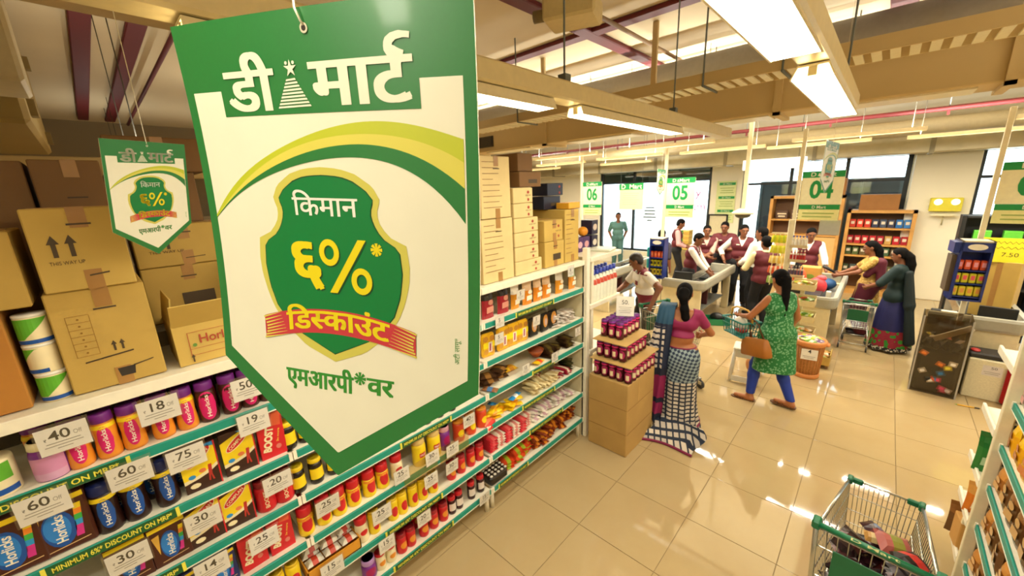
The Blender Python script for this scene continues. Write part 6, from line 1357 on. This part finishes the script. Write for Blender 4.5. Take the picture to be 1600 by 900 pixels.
staff('cashier in white shirt and maroon vest working inside the middle counter', -2.63, 7.8, (.85, .1), 1.62, lean=8, hpitch=22, hyaw=-12, hands={1: (.16, .4, .88), -1: (-.16, .36, .86)})
staff('man in maroon vest behind the cashier, arms folded low', -2.72, 8.98, (.45, -.9), 1.64, shirt=M('#c9a89a', .6), hpitch=8, hands={1: (-.06, .22, 1.0), -1: (.08, .24, 1.0)}, hint={1: (1, -.2, -.5), -1: (-1, -.2, -.5)}, sleeve=1.0)
staff('man in long sleeved maroon shirt with arms crossed', -2.5, 9.5, (.25, -1), 1.68, shirt=MARO, sleeve=1.9, hpitch=12, hyaw=-10, hands={1: (-.1, .22, 1.12), -1: (.1, .25, 1.1)}, hint={1: (1, .0, -.8), -1: (-1, .0, -.8)})
s5 = staff('man in maroon vest standing full length holding a white paper', -2.02, 8.98, (.2, -1), 1.68, sleeve=1.55, hpitch=12, hyaw=15, hands={1: (.3, .12, .98), -1: (-.04, .3, 1.05)}, hint={1: (1, -.6, -.3), -1: (-1, -.1, -.5)}, feet={1: (.12, .02, 0, -10), -1: (-.12, .0, 0, 20)})
q = MB(); q.ell((-.1, .37, 1.03), (.09, .03, .065), M('#f4efe4', .6), 10, 8); tag(q.build('crumpled_paper', None, (-2.02, 8.98, 0), s5.root.rotation_euler.z), 'white crumpled paper held by the standing man in maroon vest', 'paper')
p6 = Person('man in plain white shirt seen from behind among the staff', -1.57, 8.45, (-.75, .55), 1.68, h=.0135, hyaw=25, hands={1: (.25, .12, .9), -1: (-.22, .25, 1.0)}); p6.hair('short'); p6.top('shirt', WSH, .016, 1.85, .80, 0, .06, WSH); p6.trousers(BLKT); p6.shoes(BLACK)
p7 = staff('person in maroon vest with cream sleeves behind the snack strips', -1.38, 7.8, (-.6, .75), 1.6, sleeve=1.2, shirt=M('#e6d9a8', .6), hyaw=10, hands={1: (.2, .3, 1.0), -1: (-.2, .32, 1.0)})
p8 = staff('cashier in maroon vest standing behind counter 04', -.95, 9.2, (.12, -1), 1.64, hpitch=20, hyaw=10, sleeve=1.6, hands={1: (.22, .2, .82), -1: (-.3, .3, .9)})
pg = Person('guard in teal grey uniform shirt standing by the glass front', -6.08, 11.35, (.5, -.85), 1.7, h=.014, hands={1: (.18, -.12, .9), -1: (-.18, -.12, .9)}, hint={1: (1, -.8, 0), -1: (-1, -.8, 0)}); pg.hair('short'); GU = M('#4f7a78', .7); pg.top('shirt', GU, .016, .9, .78, 0, .062, GU); pg.trousers(M('#3f6664', .7)); pg.shoes(BLACK)
ph = Person('dark haired person half hidden behind the blue display on the left pole', -3.42, 8.3, (.2, 1), 1.58, h=.015); ph.hair('long'); ph.top('shirt', M('#3a3440', .7), .014, 1.0, .8); ph.trousers(BLKT)
# shopper in the white and maroon polo
pm = Person('man in white and maroon polo shirt beside the shopping trolley, looking down left', -2.36, 5.3, (-.62, -.7), 1.62, h=.0105, lean=10, hpitch=28, hyaw=-30, hands={-1: (-.45, .12, .99), 1: (.16, .42, 1.0)}, hint={-1: (-1, -.6, .2), 1: (1, -.6, -.4)}, curl=(.5, 1.0), feet={1: (.1, .05), -1: (-.1, -.08)})
pm.hair('short', M('#2a211c', .5)); pm.top('polo_shirt', M('#ebe4d6', .65), .016, .72, .98, 0, .066, M('#7a1f30', .6)); pm.top('lower_band', M('#7a1f30', .65), .018, .001, .86, 0, .066).data
for o in pm.root.children:
    if o.name.startswith('lower_band'):
        me = o.data; keep = [p.vertices[:] for p in me.polygons if all(me.vertices[v].co.z < 1.04 for v in p.vertices)]; V = [v.co[:] for v in me.vertices]; nm = bpy.data.meshes.new('lower_band'); nm.from_pydata(V, [], keep); nm.materials.append(me.materials[0]); nm.polygons.foreach_set('use_smooth', [True]*len(nm.polygons)); o.data = nm
q = MB(); q.box(pm.C+np.array([-.075, .128, -.02]), (.07, .008, .06), M('#7a1f30', .6)); q.build('chest_emblem', pm.root)
for sd in (1, -1):
    q = MB(); c = pm.sh[sd]; F = SDF(); F.cap(c+np.array([-sd*.06, 0, -.005]), c+np.array([sd*.02, 0, -.03]), .083, .08, .01); zc = c[2]+.018; F.cut(lambda X, Y, Z: zc-Z); F.build('shoulder_panel', M('#7a1f30', .65), .0105, pm.root)
pm.trousers(M('#1c1b20', .7)); pm.shoes(BLACK)
# woman in the sari, seen from behind
pw = Person('woman in magenta blouse and navy checked sari seen from behind', -1.36, 3.95, (-.18, 1), 1.55, True, h=.009, hyaw=4, hpitch=8, skin='l', hands={1: (.17, .3, .95), -1: (-.3, .22, .84)}, hint={1: (1, -.5, -.4), -1: (-1, -.3, -.2)}, curl=(.9, .7)); k = pw.k
pw.hair('long'); pw.tail([(0, -.08, .02), (0, -.115, -.03), (.01, -.12, -.09)], [.06, .05, .04], 'hair_bun'); pw.tail([(.01, -.11, -.07), (.02, -.125, -.16), (.035, -.12, -.25), (.05, -.11, -.33)], [.035, .045, .042, .012])
F = SDF(); pw.torso(F, .010)
for sd in (1, -1): pw.arm(F, sd, .010, .62, .02)
c = pw.N+np.array([0, -.085, .0]); F.cut(lambda X, Y, Z: .11-np.sqrt((X-c[0])**2+((Y-c[1])*.55)**2+(Z-c[2])**2)); c2 = pw.N; F.cut(lambda X, Y, Z: .066-np.sqrt((X-c2[0])**2+(Y-c2[1])**2+(Z-c2[2])**2)); F.cut(lambda X, Y, Z: 1.085*k-Z); F.build('blouse', M('#8f1d52', .65), .009, pw.root)
def sari_mat():
    q = NT('checked_sari'); o = q.obj(); mp = q.n('ShaderNodeMapping'); mp.inputs['Rotation'].default_value = (0, .5, 0); mp.inputs['Scale'].default_value = (38, .01, 38); mp.inputs['Location'].default_value = (0, .5, 0); ck = q.n('ShaderNodeTexChecker'); ck.inputs['Scale'].default_value = 1; q.l(o, mp.inputs[0]); q.l(mp.outputs[0], ck.inputs[0])
    ck.inputs[1].default_value = lin('#22334c')+[1]; ck.inputs[2].default_value = lin('#8fa0a4')+[1]; sx = q.n('ShaderNodeSeparateXYZ'); q.l(o, sx.inputs[0])
    m1 = q.n('ShaderNodeMath', operation='LESS_THAN'); m1.inputs[1].default_value = .55; q.l(sx.outputs[2], m1.inputs[0])
    br = q.n('ShaderNodeTexBrick'); br.inputs['Scale'].default_value = 7; br.offset = 0; br.inputs['Brick Width'].default_value = .42; br.inputs['Row Height'].default_value = .3; br.inputs['Color1'].default_value = lin('#d8cdbc')+[1]; br.inputs['Color2'].default_value = lin('#b5aca0')+[1]; br.inputs['Mortar'].default_value = lin('#122036')+[1]; br.inputs['Mortar Size'].default_value = .06; m2 = q.n('ShaderNodeMapping'); m2.inputs['Rotation'].default_value = (1.57, .3, 0); q.l(o, m2.inputs[0]); q.l(m2.outputs[0], br.inputs[0])
    mx = q.n('ShaderNodeMix', data_type='RGBA'); q.l(m1.outputs[0], mx.inputs[0]); q.l(ck.outputs[0], mx.inputs[6]); q.l(br.outputs[0], mx.inputs[7]); q.l(mx.outputs[2], q.b.inputs['Base Color']); q.b.inputs['Roughness'].default_value = .7; return q.m
def rings(zr, n=40, rip=.0, nr=9, ph=0): return [[(cx+rx*(1+rip*t*math.sin(nr*2*PI*i/n+ph))*math.cos(2*PI*i/n), cy+ry*(1+rip*t*math.sin(nr*2*PI*i/n+ph))*math.sin(2*PI*i/n), z) for i in range(n+1)] for z, rx, ry, cx, cy, t in zr]
q = MB(); q.grid(rings([(.98*k, .145, .115, 0, 0, 0), (.94*k, .175, .135, 0, -.005, 0), (.86*k, .2, .155, 0, -.012, .1), (.72*k, .195, .15, 0, -.005, .3), (.5*k, .18, .15, 0, 0, .7), (.3*k, .19, .17, 0, 0, 1), (.12*k, .215, .2, 0, 0, 1.2), (.015, .25, .235, 0, -.02, 1.3)], 48, .05, 10), sari_mat()); q.build('sari_skirt', pw.root)
q = MB(); q.tube([(.22*math.cos(a)*1.08, .2*math.sin(a)*1.1, .055+.02*math.sin(3*a)) for a in [2*PI*i/30 for i in range(30)]], .012, M('#7d1745', .65), 6, closed=True); q.tube([(.148*math.cos(a), .118*math.sin(a), .975*k) for a in [2*PI*i/24 for i in range(24)]], .008, M('#7d1745', .65), 6, closed=True); q.build('border', pw.root)
def pallu_mat():
    q = NT('block_striped_pallu'); o = q.obj(); sx = q.n('ShaderNodeSeparateXYZ'); q.l(o, sx.inputs[0]); rp = q.n('ShaderNodeValToRGB'); rp.color_ramp.interpolation = 'CONSTANT'; mr = q.n('ShaderNodeMapRange'); mr.inputs[1].default_value = 0; mr.inputs[2].default_value = 1.4; q.l(sx.outputs[2], mr.inputs[0]); q.l(mr.outputs[0], rp.inputs[0])
    E_ = rp.color_ramp.elements; E_[0].position = 0; E_[0].color = lin('#151d33')+[1]; E_[1].position = .13; E_[1].color = lin('#8a1a50')+[1]
    for pos, c in ((.22, '#151d33'), (.26, '#8a1a50'), (.44, '#151d33'), (.5, '#15203a'), (.83, '#1d4a66')): e = E_.new(pos); e.color = lin(c)+[1]
    br = q.n('ShaderNodeTexBrick'); br.offset = 0; br.inputs['Scale'].default_value = 1; br.inputs['Brick Width'].default_value = .17; br.inputs['Row Height'].default_value = .062; br.inputs['Mortar Size'].default_value = .012; br.inputs['Color1'].default_value = lin('#d9cdbd')+[1]; br.inputs['Color2'].default_value = lin('#cfc2b4')+[1]; br.inputs['Mortar'].default_value = lin('#15203a')+[1]; cx = q.n('ShaderNodeCombineXYZ'); q.l(sx.outputs[0], cx.inputs[0]); q.l(sx.outputs[2], cx.inputs[1]); q.l(cx.outputs[0], br.inputs[0])
    a = q.n('ShaderNodeMath', operation='GREATER_THAN'); a.inputs[1].default_value = .7; q.l(sx.outputs[2], a.inputs[0]); b = q.n('ShaderNodeMath', operation='LESS_THAN'); b.inputs[1].default_value = 1.13; q.l(sx.outputs[2], b.inputs[0]); ml = q.n('ShaderNodeMath', operation='MULTIPLY'); q.l(a.outputs[0], ml.inputs[0]); q.l(b.outputs[0], ml.inputs[1])
    g = q.n('ShaderNodeMath', operation='LESS_THAN'); g.inputs[1].default_value = -.135; q.l(sx.outputs[0], g.inputs[0]); m2 = q.n('ShaderNodeMath', operation='MULTIPLY'); q.l(ml.outputs[0], m2.inputs[0]); q.l(g.outputs[0], m2.inputs[1])
    mx = q.n('ShaderNodeMix', data_type='RGBA'); q.l(m2.outputs[0], mx.inputs[0]); q.l(rp.outputs[0], mx.inputs[6]); q.l(br.outputs[0], mx.inputs[7]); q.l(mx.outputs[2], q.b.inputs['Base Color']); q.b.inputs['Roughness'].default_value = .7; return q.m
q = MB(); sx_ = pw.sh[-1]; rows = []
for z, cx, cy, w, fold in ((1.18, -.13, .1, .07, .0), (1.3, -.135, .075, .07, .0), (1.365, -.135, .01, .075, .0), (1.33, -.14, -.075, .08, .005), (1.2, -.15, -.115, .085, .008), (1.0, -.17, -.13, .095, .012), (.8, -.185, -.17, .105, .014), (.6, -.2, -.19, .115, .018), (.4, -.215, -.2, .125, .02), (.22, -.23, -.215, .13, .024), (.1, -.24, -.23, .13, .028)):
    rows.append([(cx+w*(2*i/12-1), cy+fold*math.sin(i*1.9)-.02*(1-(2*i/12-1)**2), z*k/.94) for i in range(13)])
q.grid(rows, pallu_mat()); q.grid([[(p[0], p[1]+.008, p[2]) for p in r[::-1]] for r in rows], M('#151d33', .7)); q.build('pallu', pw.root)
q = MB(); G = [[(-.2+.5*u+.05*math.sin(5*v), -.2-.3*v+.04*math.sin(4*u), .012+.05*math.sin(PI*v)*abs(math.sin(3*u+1))+.13*(1-v)**2) for u in [i/12 for i in range(13)]] for v in [j/10 for j in range(11)]]; q.grid(G[::-1], sari_mat()); q.tube([G[-1][i] for i in range(13)], .014, M('#7d1745', .65), 6); q.build('trailing_hem', pw.root); pw.sandals(M('#4a3020', .5))
# woman in the green kurta
pk = Person('woman in green sleeveless kurta and blue leggings carrying a brown handbag', -.68, 5.0, (-.78, .62), 1.58, True, h=.009, hyaw=-5, hpitch=12, skin='l', lean=2, hands={-1: (-.2, .33, 1.0), 1: (.22, .12, .82)}, hint={-1: (-.8, -1, -.3), 1: (1, -.6, 0)}, curl=(.6, .9), palm={-1: (0, 0, 1)}, feet={-1: (-.15, .12, 0, 40), 1: (.15, -.14, .02, 30)}); k = pk.k
pk.hair('long'); pk.tail([(0, -.08, .0), (.0, -.11, -.08), (-.01, -.13, -.2), (-.02, -.15, -.34), (-.03, -.17, -.46)], [.06, .045, .04, .034, .014], 'braid')
KURTA = PATT('green_print_kurta', ('#1c7338', '#6fa878'), (40, 40, 40), 'spots'); F = SDF(); pk.torso(F, .014)
for sd in (1, -1): F.cap(pk.S, pk.sh[sd]-np.array([sd*.035, 0, .005]), .062, .056, .02)
X = np.array([1., 0, 0]); F.cap(pk.P-X*.07, np.array([-.075, .03, .45*k]), .125, .13, .04); F.cap(pk.P+X*.07, np.array([.075, -.05, .45*k]), .125, .13, .04); F.cap(pk.P, np.array([0, -.01, .45*k]), .12, .13, .04); F.cap(pk.C-pk.up*.04, pk.P+pk.up*.04, .112, .135, .05); F.cut(lambda X, Y, Z: .46*k-Z); pk.neckcut(F, .078); F.build('kurta', KURTA, .009, pk.root)
q = MB(); yy = [(-.215, .0+.05*i, .0) for i in range(2)]; pk.trousers(M('#12359a', .6), .007, 'leggings', .1, .95, 0); pk.sandals(M('#6a4426', .5))
def to_world(p, v):
    bpy.context.view_layer.update(); return p.root.matrix_world @ Vector(v)
bpy.context.view_layer.update()
hb = thing('handbag', 'tan brown leather handbag with dark straps on her left side', 'bag', to_world(pk, (-.235, .0, .66*k)), pk.root.rotation_euler.z+PI/2+.05); LEA = M('#a8671f', .5); STR = M('#5a3212', .5)
q = MB(); rows = []
for z, hw, dp in ((0, .175, .05), (.012, .185, .06), (.1, .18, .055), (.19, .165, .03), (.2, .16, .02)): rows.append([(hw*sx, dp*sy, z) for sx, sy in ((-1, -.6), (-.85, -1), (.85, -1), (1, -.6), (1, .6), (.85, 1), (-.85, 1), (-1, .6), (-1, -.6))])
q.grid(rows, LEA); q.add(rows[0][:-1], [tuple(range(8))[::-1]], LEA); q.add(rows[-1][:-1], [tuple(range(8))], LEA); q.build('body', hb)
for x in (-.09, .09): q = MB(); q.tube([(x, -.058, .0), (x, -.062, .1), (x, -.036, .19), (x*.8, -.02, .26)], .01, STR, 6); q.build('strap', hb)
q = MB(); q.tube([(-.09, -.02, .2), (-.06, 0, .36), (0, .03, .44), (.06, 0, .36), (.09, -.02, .2)], .007, STR, 6); q.build('handle', hb)
hb.rotation_euler.x = .0; hb.rotation_euler.y = .22
sb = thing('shopping_basket', 'teal plastic hand basket with yellow handle carried by her', 'basket', to_world(pk, (-.22, .3, .79)), pk.root.rotation_euler.z+PI/2); TB = M('#1f7d76', .4); q = MB(); a, b, A, B = .145, .1, .17, .12; z0, z1 = 0, .18
for i in range(9):
    t = -1+2*i/8
    for s in (-1, 1): q.tube([(a*t, s*b, z0), (A*t, s*B, z1)], .004, TB, 5)
for i in range(7):
    t = -1+2*i/6
    for s in (-1, 1): q.tube([(s*a, b*t, z0), (s*A, B*t, z1)], .004, TB, 5)
for f in (0, .33, .66): x, y, z = a+(A-a)*f, b+(B-b)*f, z0+(z1-z0)*f; q.tube([(-x, -y, z), (x, -y, z), (x, y, z), (-x, y, z)], .005, TB, 5, closed=True)
q.box((0, 0, .004), (2*a, 2*b, .008), TB); q.build('lattice_wall', sb); q = MB(); q.tube([(-A, -B, z1), (A, -B, z1), (A, B, z1), (-A, B, z1)], .011, TB, 7, closed=True); q.build('rim', sb)
q = MB(); q.tube([(-A, 0, z1), (-A*.95, 0, z1+.09), (-A*.5, 0, z1+.13), (A*.5, 0, z1+.13), (A*.95, 0, z1+.09), (A, 0, z1)], .011, M('#d9a83a', .45), 8); q.build('handle', sb)
q = MB(); q.ell((0, 0, 0), (.08, .05, .1), M('#e9e2d4', .4)); q.ell((.02, -.02, -.06), (.07, .05, .04), M('#c8352c', .4)); o = q.build('white_red_pack', None, to_world(pk, (-.22, .31, .9))); tag(o, 'white and red pack lying in the hand basket', 'pack')
# woman in maroon dupatta and woman in dark blue
pr = Person('woman in tan kurta and maroon dupatta facing the counter, profile left', -.02, 8.38, (-1, -.12), 1.54, True, h=.0115, hpitch=15, skin='m', hands={-1: (-.16, .38, 1.0), 1: (.14, .36, .98)}, hint={-1: (-1, -.4, -.5), 1: (1, -.4, -.5)}); k = pr.k
pr.hair('long'); pr.tail([(0, -.07, .0), (0, -.11, -.08), (0, -.13, -.2), (.0, -.12, -.3)], [.06, .06, .055, .02]); MD = M('#5a1226', .7); F = SDF(); pr.torso(F, .016)
for sd in (1, -1): pr.arm(F, sd, .014, .8, .02)
F.cap(pr.P, np.array([0, 0, .5*k]), .14, .17, .04); F.cut(lambda X, Y, Z: .55*k-Z); pr.neckcut(F, .07); F.build('kurta', PATT('tan_print', ('#a88238', '#c9a85a'), (30, 30, 30), 'spots'), .0115, pr.root)
pr.trousers(MD, .05, 'salwar', .05, .95, -.02); pr.shoes(M('#2a1a16', .5)); F = SDF()
for a, b in (((-.15, .06, .2), (-.12, -.08, .43)), ((-.12, -.08, .43), (.12, -.09, .43)), ((.12, -.09, .43), (.15, .05, .2)), ((-.15, -.1, .42), (-.17, -.12, .05)), ((.13, -.1, .4), (.14, -.12, .05)), ((0, -.11, .42), (0, -.13, .02)), ((-.08, -.12, .4), (-.08, -.13, .0))): F.cap(pr.P+np.array(a)*k, pr.P+np.array(b)*k, .05, .055, .05)
F.build('dupatta', MD, .0115, pr.root); tag((lambda q: q.tube([(0, 0, 0), (-.18, 0, .1)], [.018, .03], BLACK, 8).build('black_wand', None, to_world(pr, (.0, .43, 1.0))))(MB()), 'black hand held item between the cashier and the maroon shopper', 'device')
pb = Person('woman in dark green top and long navy floral skirt with ponytail', .31, 7.86, (-.95, .35), 1.52, True, h=.0115, hpitch=18, hyaw=10, skin='m', hands={-1: (-.12, .3, .92), 1: (.12, .32, .92)}, hint={-1: (-1, -.5, -.3), 1: (1, -.5, -.3)}); k = pb.k
pb.hair('long'); pb.tail([(0, -.08, .0), (0, -.12, -.06), (0, -.15, -.18), (0, -.15, -.32), (.0, -.14, -.46)], [.055, .06, .06, .055, .015]); q = MB(); q.tube([pb.Hc-pb.hf*.1+np.array([.02*math.cos(a), 0, .03*math.sin(a)-.01]) for a in [2*PI*i/10 for i in range(10)]], .012, M('#d8c9a8', .6), 6, closed=True); q.build('hair_band', pb.root)
pb.top('top', M('#0f2a2c', .7), .024, 1.0, .75, 0, .07); q = MB(); NV = M('#171a55', .65)
q.grid(rings([(.98*k, .13, .11, 0, 0, 0), (.86*k, .17, .15, 0, 0, .2), (.6*k, .2, .19, 0, 0, .6), (.36*k, .225, .215, 0, 0, 1)], 48, .06, 9), NV); q.build('skirt', pb.root)
q = MB(); q.grid(rings([(.36*k, .227, .217, 0, 0, 1), (.2*k, .245, .235, 0, 0, 1.1), (.1*k, .26, .25, 0, 0, 1.2)], 48, .06, 9), PATT('floral_hem', ('#8a1a30', '#2f8a2a'), (14, 14, 14), 'spots')); q.build('floral_hem', pb.root); q = MB(); q.grid(rings([(.1*k, .26, .25, 0, 0, 1.2), (.04*k, .265, .255, 0, 0, 1.2)], 48, .06, 9), PATT('white_dots', ('#141a1e', '#cfc8b8'), (40, 40, 40), 'spots')); q.build('dotted_border', pb.root); pb.sandals(M('#6a2f22', .5))
F = SDF(); [F.cap(pb.P+np.array(a)*k, pb.P+np.array(b)*k, .035, .05, .04) for a, b in (((-.13, -.12, .4), (-.12, -.19, -.1)), ((-.12, -.19, -.1), (-.1, -.27, -.7)), ((-.06, -.12, .4), (-.05, -.2, -.1)), ((-.05, -.2, -.1), (-.03, -.28, -.7)))]; F.build('dupatta', M('#0d1f22', .7), .0115, pb.root)
# ================================================================ SHOPPING TROLLEYS
CHR = M('#c4c4bc', .25, metal=.85); CG = M('#0f6b45', .4); RUB = M('#3a3a38', .6)
def trolley(label, loc, face, sc_=1.0, mark=False):
    t = thing('shopping_trolley', label, 'trolley', (loc[0], loc[1], 0), math.atan2(-face[0], face[1]), 'shopping trolleys'); t.scale = (sc_,)*3
    L, wr, wf, zr, zf, zb, zbf = .66, .21, .15, .86, .80, .42, .5; W = lambda v: wr+(wf-wr)*v
    q = MB(); q.tube([(-.212, 0, .9), (.212, 0, .9)], .014, CG, 10); q.build('handle_bar', t)
    for s in (-1, 1): q = MB(); q.box((s*.212, .015, .895), (.035, .06, .05), CG, 0, .008); q.build('handle_end', t)
    if mark: q = MB(); text(q, 'D Mart', M('#e0dca0', .5), lambda u, v: (u, -.0105-.0005+.012*v/.02*.4, .9+.0095+v*.55), w=.17, h=.03, z0=-.006, off=.01); q.build('handle_lettering', t)
    q = MB(); q.tube([(-wr, .03, zr), (-wf, L, zf)], .009, CHR, 8); q.tube([(wr, .03, zr), (wf, L, zf)], .009, CHR, 8); q.tube([(-wf, L, zf), (wf, L, zf)], .006, CHR, 8); q.tube([(-wr, .04, zr), (wr, .04, zr)], .008, CHR, 8); q.build('rim', t)
    for s in (-1, 1):
        q = MB(); q.box((s*wf, L-.012, zf), (.026, .05, .04), CG, 0, .006); q.box((s*(wf-.03), L, zf-.004), (.055, .022, .034), CG, 0, .006); q.build('corner_cap', t)
    q = MB(); r = .0022
    for i in range(15):                                                       # front wires
        u = -1+2*i/14; q.tube([(u*wf, L, zf), (u*wf*.86, L-.07, zbf)], r, CHR, 5)
    for f in (.3, .6, .85): z = zf+(zbf-zf)*f; q.tube([(-wf*(1-.14*f), L-.07*f, z), (wf*(1-.14*f), L-.07*f, z)], r*1.3, CHR, 5)
    for s in (-1, 1):
        for i in range(21):
            v = i/20; y = .04+(L-.04)*v; yb = .06+(L-.13)*v; q.tube([(s*W(v), y, zr+(zf-zr)*v), (s*W(v)*.86, yb, zb+(zbf-zb)*v)], r, CHR, 5)
        for f in (.3, .6, .85): q.tube([(s*wr*(1-.14*f), .04+.02*f, zr+(zb-zr)*f), (s*wf*(1-.14*f), L-.07*f, zf+(zbf-zf)*f)], r*1.3, CHR, 5)
    for i in range(13): u = -1+2*i/12; q.tube([(u*wr*.86, .06, zb), (u*wf*.86, L-.07, zbf)], r, CHR, 5)
    for i in range(8): v = i/7; q.tube([(-W(v)*.86, .06+(L-.13)*v, zb+(zbf-zb)*v), (W(v)*.86, .06+(L-.13)*v, zb+(zbf-zb)*v)], r*1.2, CHR, 5)
    for i in range(11): u = -1+2*i/10; q.tube([(u*wr, .045, zr-.02), (u*wr*.86, .06, zb)], r, CHR, 5)
    for z in (zr-.02, zr-.12, zr-.3): q.tube([(-wr*(1-.14*(zr-z)/.44), .05, z), (wr*(1-.14*(zr-z)/.44), .05, z)], r*1.8, CHR, 5)
    o = q.build('wire_basket', t); o['kind'] = 'stuff'
    q = MB(); q.box((0, .04, .66), (.27, .006, .2), CG, 0, .002); q.build('seat_flap', t)
    q = MB()
    for s in (-1, 1): q.tube([(s*.212, 0, .9), (s*.2, .02, .6), (s*.19, .06, .2), (s*.19, .1, .12), (s*.17, L-.02, .12)], .011, CHR, 8); q.tube([(s*.19, .08, .14), (s*.15, .3, .42)], .009, CHR, 8)
    q.tube([(-.17, L-.02, .12), (.17, L-.02, .12)], .011, CHR, 8); q.tube([(-.19, .1, .12), (.19, .1, .12)], .009, CHR, 8); q.build('chassis', t)
    for s in (-1, 1):
        for y, x in ((.1, .19), (L-.03, .165)):
            q = MB(); q.tube([(s*x, y, .12), (s*x, y, .095)], .012, CHR, 8); q.box((s*x, y+.01, .07), (.03, .05, .05), CHR, 0, .004); q.build('caster_fork', t)
            q = MB(); q.tube([(s*x-.012, y+.012, .05), (s*x+.012, y+.012, .05)], .05, RUB, 18); q.build('wheel', t)
    return t
tr1 = trolley('shopping trolley with maroon packs at the bottom right', (.184, 2.13), (.045, .667), 1.0, True)
tr2 = trolley('shopping trolley beside the man in the polo shirt', (-2.12, 5.02), (.9, -.42), 1.1)
tr3 = trolley('shopping trolley between the two women at counter 04', (-.07, 7.4), (.0, 1), .85)
bpy.context.view_layer.update()
def into(t, v): return t.matrix_world @ Vector(v)
PKM = [packet('maroon_pack', 'x', .15, .11, .06, a, b, None, r=.2) for a, b in (('#2a1418', '#4a1a20'), ('#3a1a1e', '#6a2a2c'), ('#241418', '#3a2024'))]
for i in range(18):
    x, y, z = -.1+.2*((i*7) % 5)/4, .14+.3*((i*3) % 7)/6, .47+.055*(i//5)+.02*(((i*7) % 5) > 2)
    PKM[i % 3].put(into(tr1, (x, y, z)), 0, 'shiny dark maroon packet heaped in the trolley at bottom right', 'dark packets in the bottom right trolley', rot=(random.uniform(-.5, .5), random.uniform(-.5, .5), random.uniform(0, 3)))
loose('pink_green_pack', 'pink and olive packet on top of the dark packs in the trolley', .15, .12, .07, '#a85a52', '#8a8a3a', into(tr1, (.06, .3, .72)), (.3, .2, .4)); loose('red_black_pack', 'black packet with red corner at the right of the trolley', .17, .13, .08, '#1c1416', '#c8302c', into(tr1, (.12, .2, .72)), (.4, .3, 1.0)); loose('amber_pack', 'small amber glossy pack among the dark packets', .07, .06, .05, '#b88a4a', '#d8c08a', into(tr1, (-.01, .3, .72)), (.3, .0, .2))
lump('white_red_bag', 'white and red carrier bag in the trolley by the man', 'bag', into(tr2, (0, .18, .48)), [('e', (0, 0, .16), (.12, .1, .17), M('#d8ccc0', .5)), ('e', (.05, .04, .2), (.08, .08, .1), M('#c8342c', .5))]); lump('green_pack', 'dark green pack in the trolley by the man', 'pack', into(tr2, (0, .42, .52)), [('b', (0, 0, .06), (.16, .14, .12), M('#1a5a38', .5), .01)], .5)
# ================================================================ RIGHT SHELVING RUN (front towards -X)
XR_, XRB = .665, 1.12
gondola([('r', 1.95, 3.26)], XR_, XRB, LV, -1, {}, {'r': 'shelving bay with teal rails at the right picture edge'}, None)
up_ = thing('slotted_upright', 'tall cream post with black slots at the right edge', 'post', (.665, 3.275, 0)); q = MB(); q.box((0, .0, 1.1), (.05, .04, 2.2), CREAM, 0, .003); q.build('post', up_); q = MB(); q.box((.038, -.0, 1.1), (.03, .02, 2.2), M('#b9ad8a', .5)); z = .05
while z < 2.1: q.box((.038, -.0105, z), (.016, .003, .024), BLACK); z += .04
o = q.build('slots', up_); o['kind'] = 'stuff'
e2 = thing('endcap_shelving', 'white end shelving behind the slotted post, right edge', 'shelf')
for z in (1.48, 1.08, .73, .44, .16): q = MB(); box_between(q, (.655, 3.34, z-.025), (1.12, 3.72, z), SHELFM, .003); box_between(q, (.645, 3.335, z-.03), (.66, 3.725, z+.02), WHITE, .003); q.build('shelf', e2)
q = MB(); box_between(q, (.69, 3.3, 0), (1.12, 3.32, 1.9), M('#c9bd9c', .6)); q.build('back_panel', e2); q = MB(); [box_between(q, (x, 3.3, 0), (x+.03, 3.34, 1.9), SHELFM) for x in (.7, 1.09)]; q.build('upright', e2)
RG = {'g': bag('produce_bag', 'dark green packet with pale leaves', .12, .27, '#1f6a2c', '#2a7a34', '#a8c8a0'), 'o': bag('snack_bag', 'orange and cream snack bag', .13, .22, '#d89a4a', '#d8781f', '#efe0c0'), 't': bag('brown_bag', 'brown glossy food bag', .14, .24, '#8a5a2c', '#6a4420', '#c89a5a'), 'y': bag('yellow_bag', 'bright yellow food bag', .15, .2, '#f0c01a', '#e8a81a', '#c8702a'), 'r': bag('red_bag', 'red and white food bag', .13, .18, '#c8282c', '#d8d0c0', '#e8a0a0'), 'a': bag('almond_bag', 'tan bag of nuts', .14, .18, '#c8863a', '#a8682a', '#e0b070')}
RG['g'].put((.69, 3.5, .731), 0, 'dark green leafy packet standing left of the slotted post'); RG['o'].put((.7, 3.47, .441), 0, 'orange and cream snack bag below the green packet'); RG['t'].put((.68, 3.62, .161), PI+.1, 'brown glossy bag leaning out at the lowest end shelf'); RG['t'].put((.84, 3.62, .161), PI, 'brown glossy bag at the back of the lowest end shelf')
lump('tan_box', 'tan folded box standing out left of the slotted post', 'box', (.665, 3.5, .24), [('b', (0, 0, .1), (.05, .14, .2), CARD('#c9974f'), .004), ('b', (0, -.06, .22), (.05, .02, .05), M('#e8dcb8', .5), .004)], .1).location.z = .161
for lv, ks in ((1, 'rrrrr'), (2, 'yyyyy'), (3, 'tttta'), (4, 'aatta'), (5, 'tatta')):
    for i, kk in enumerate(ks):
        y = 2.6+.145*i
        RG[kk].put((.705, y, LV[lv]+.0185), -Q+random.uniform(-.15, .15), '%s, %s from the post, %s, right bay' % ({'r': 'red and white food bag', 'y': 'bright yellow food bag', 't': 'brown glossy food bag', 'a': 'tan bag of nuts'}[kk], ORD[4-i], LN[lv]), 'food bags on the right bay', rot=(0, 0, -Q+random.uniform(-.15, .15)))
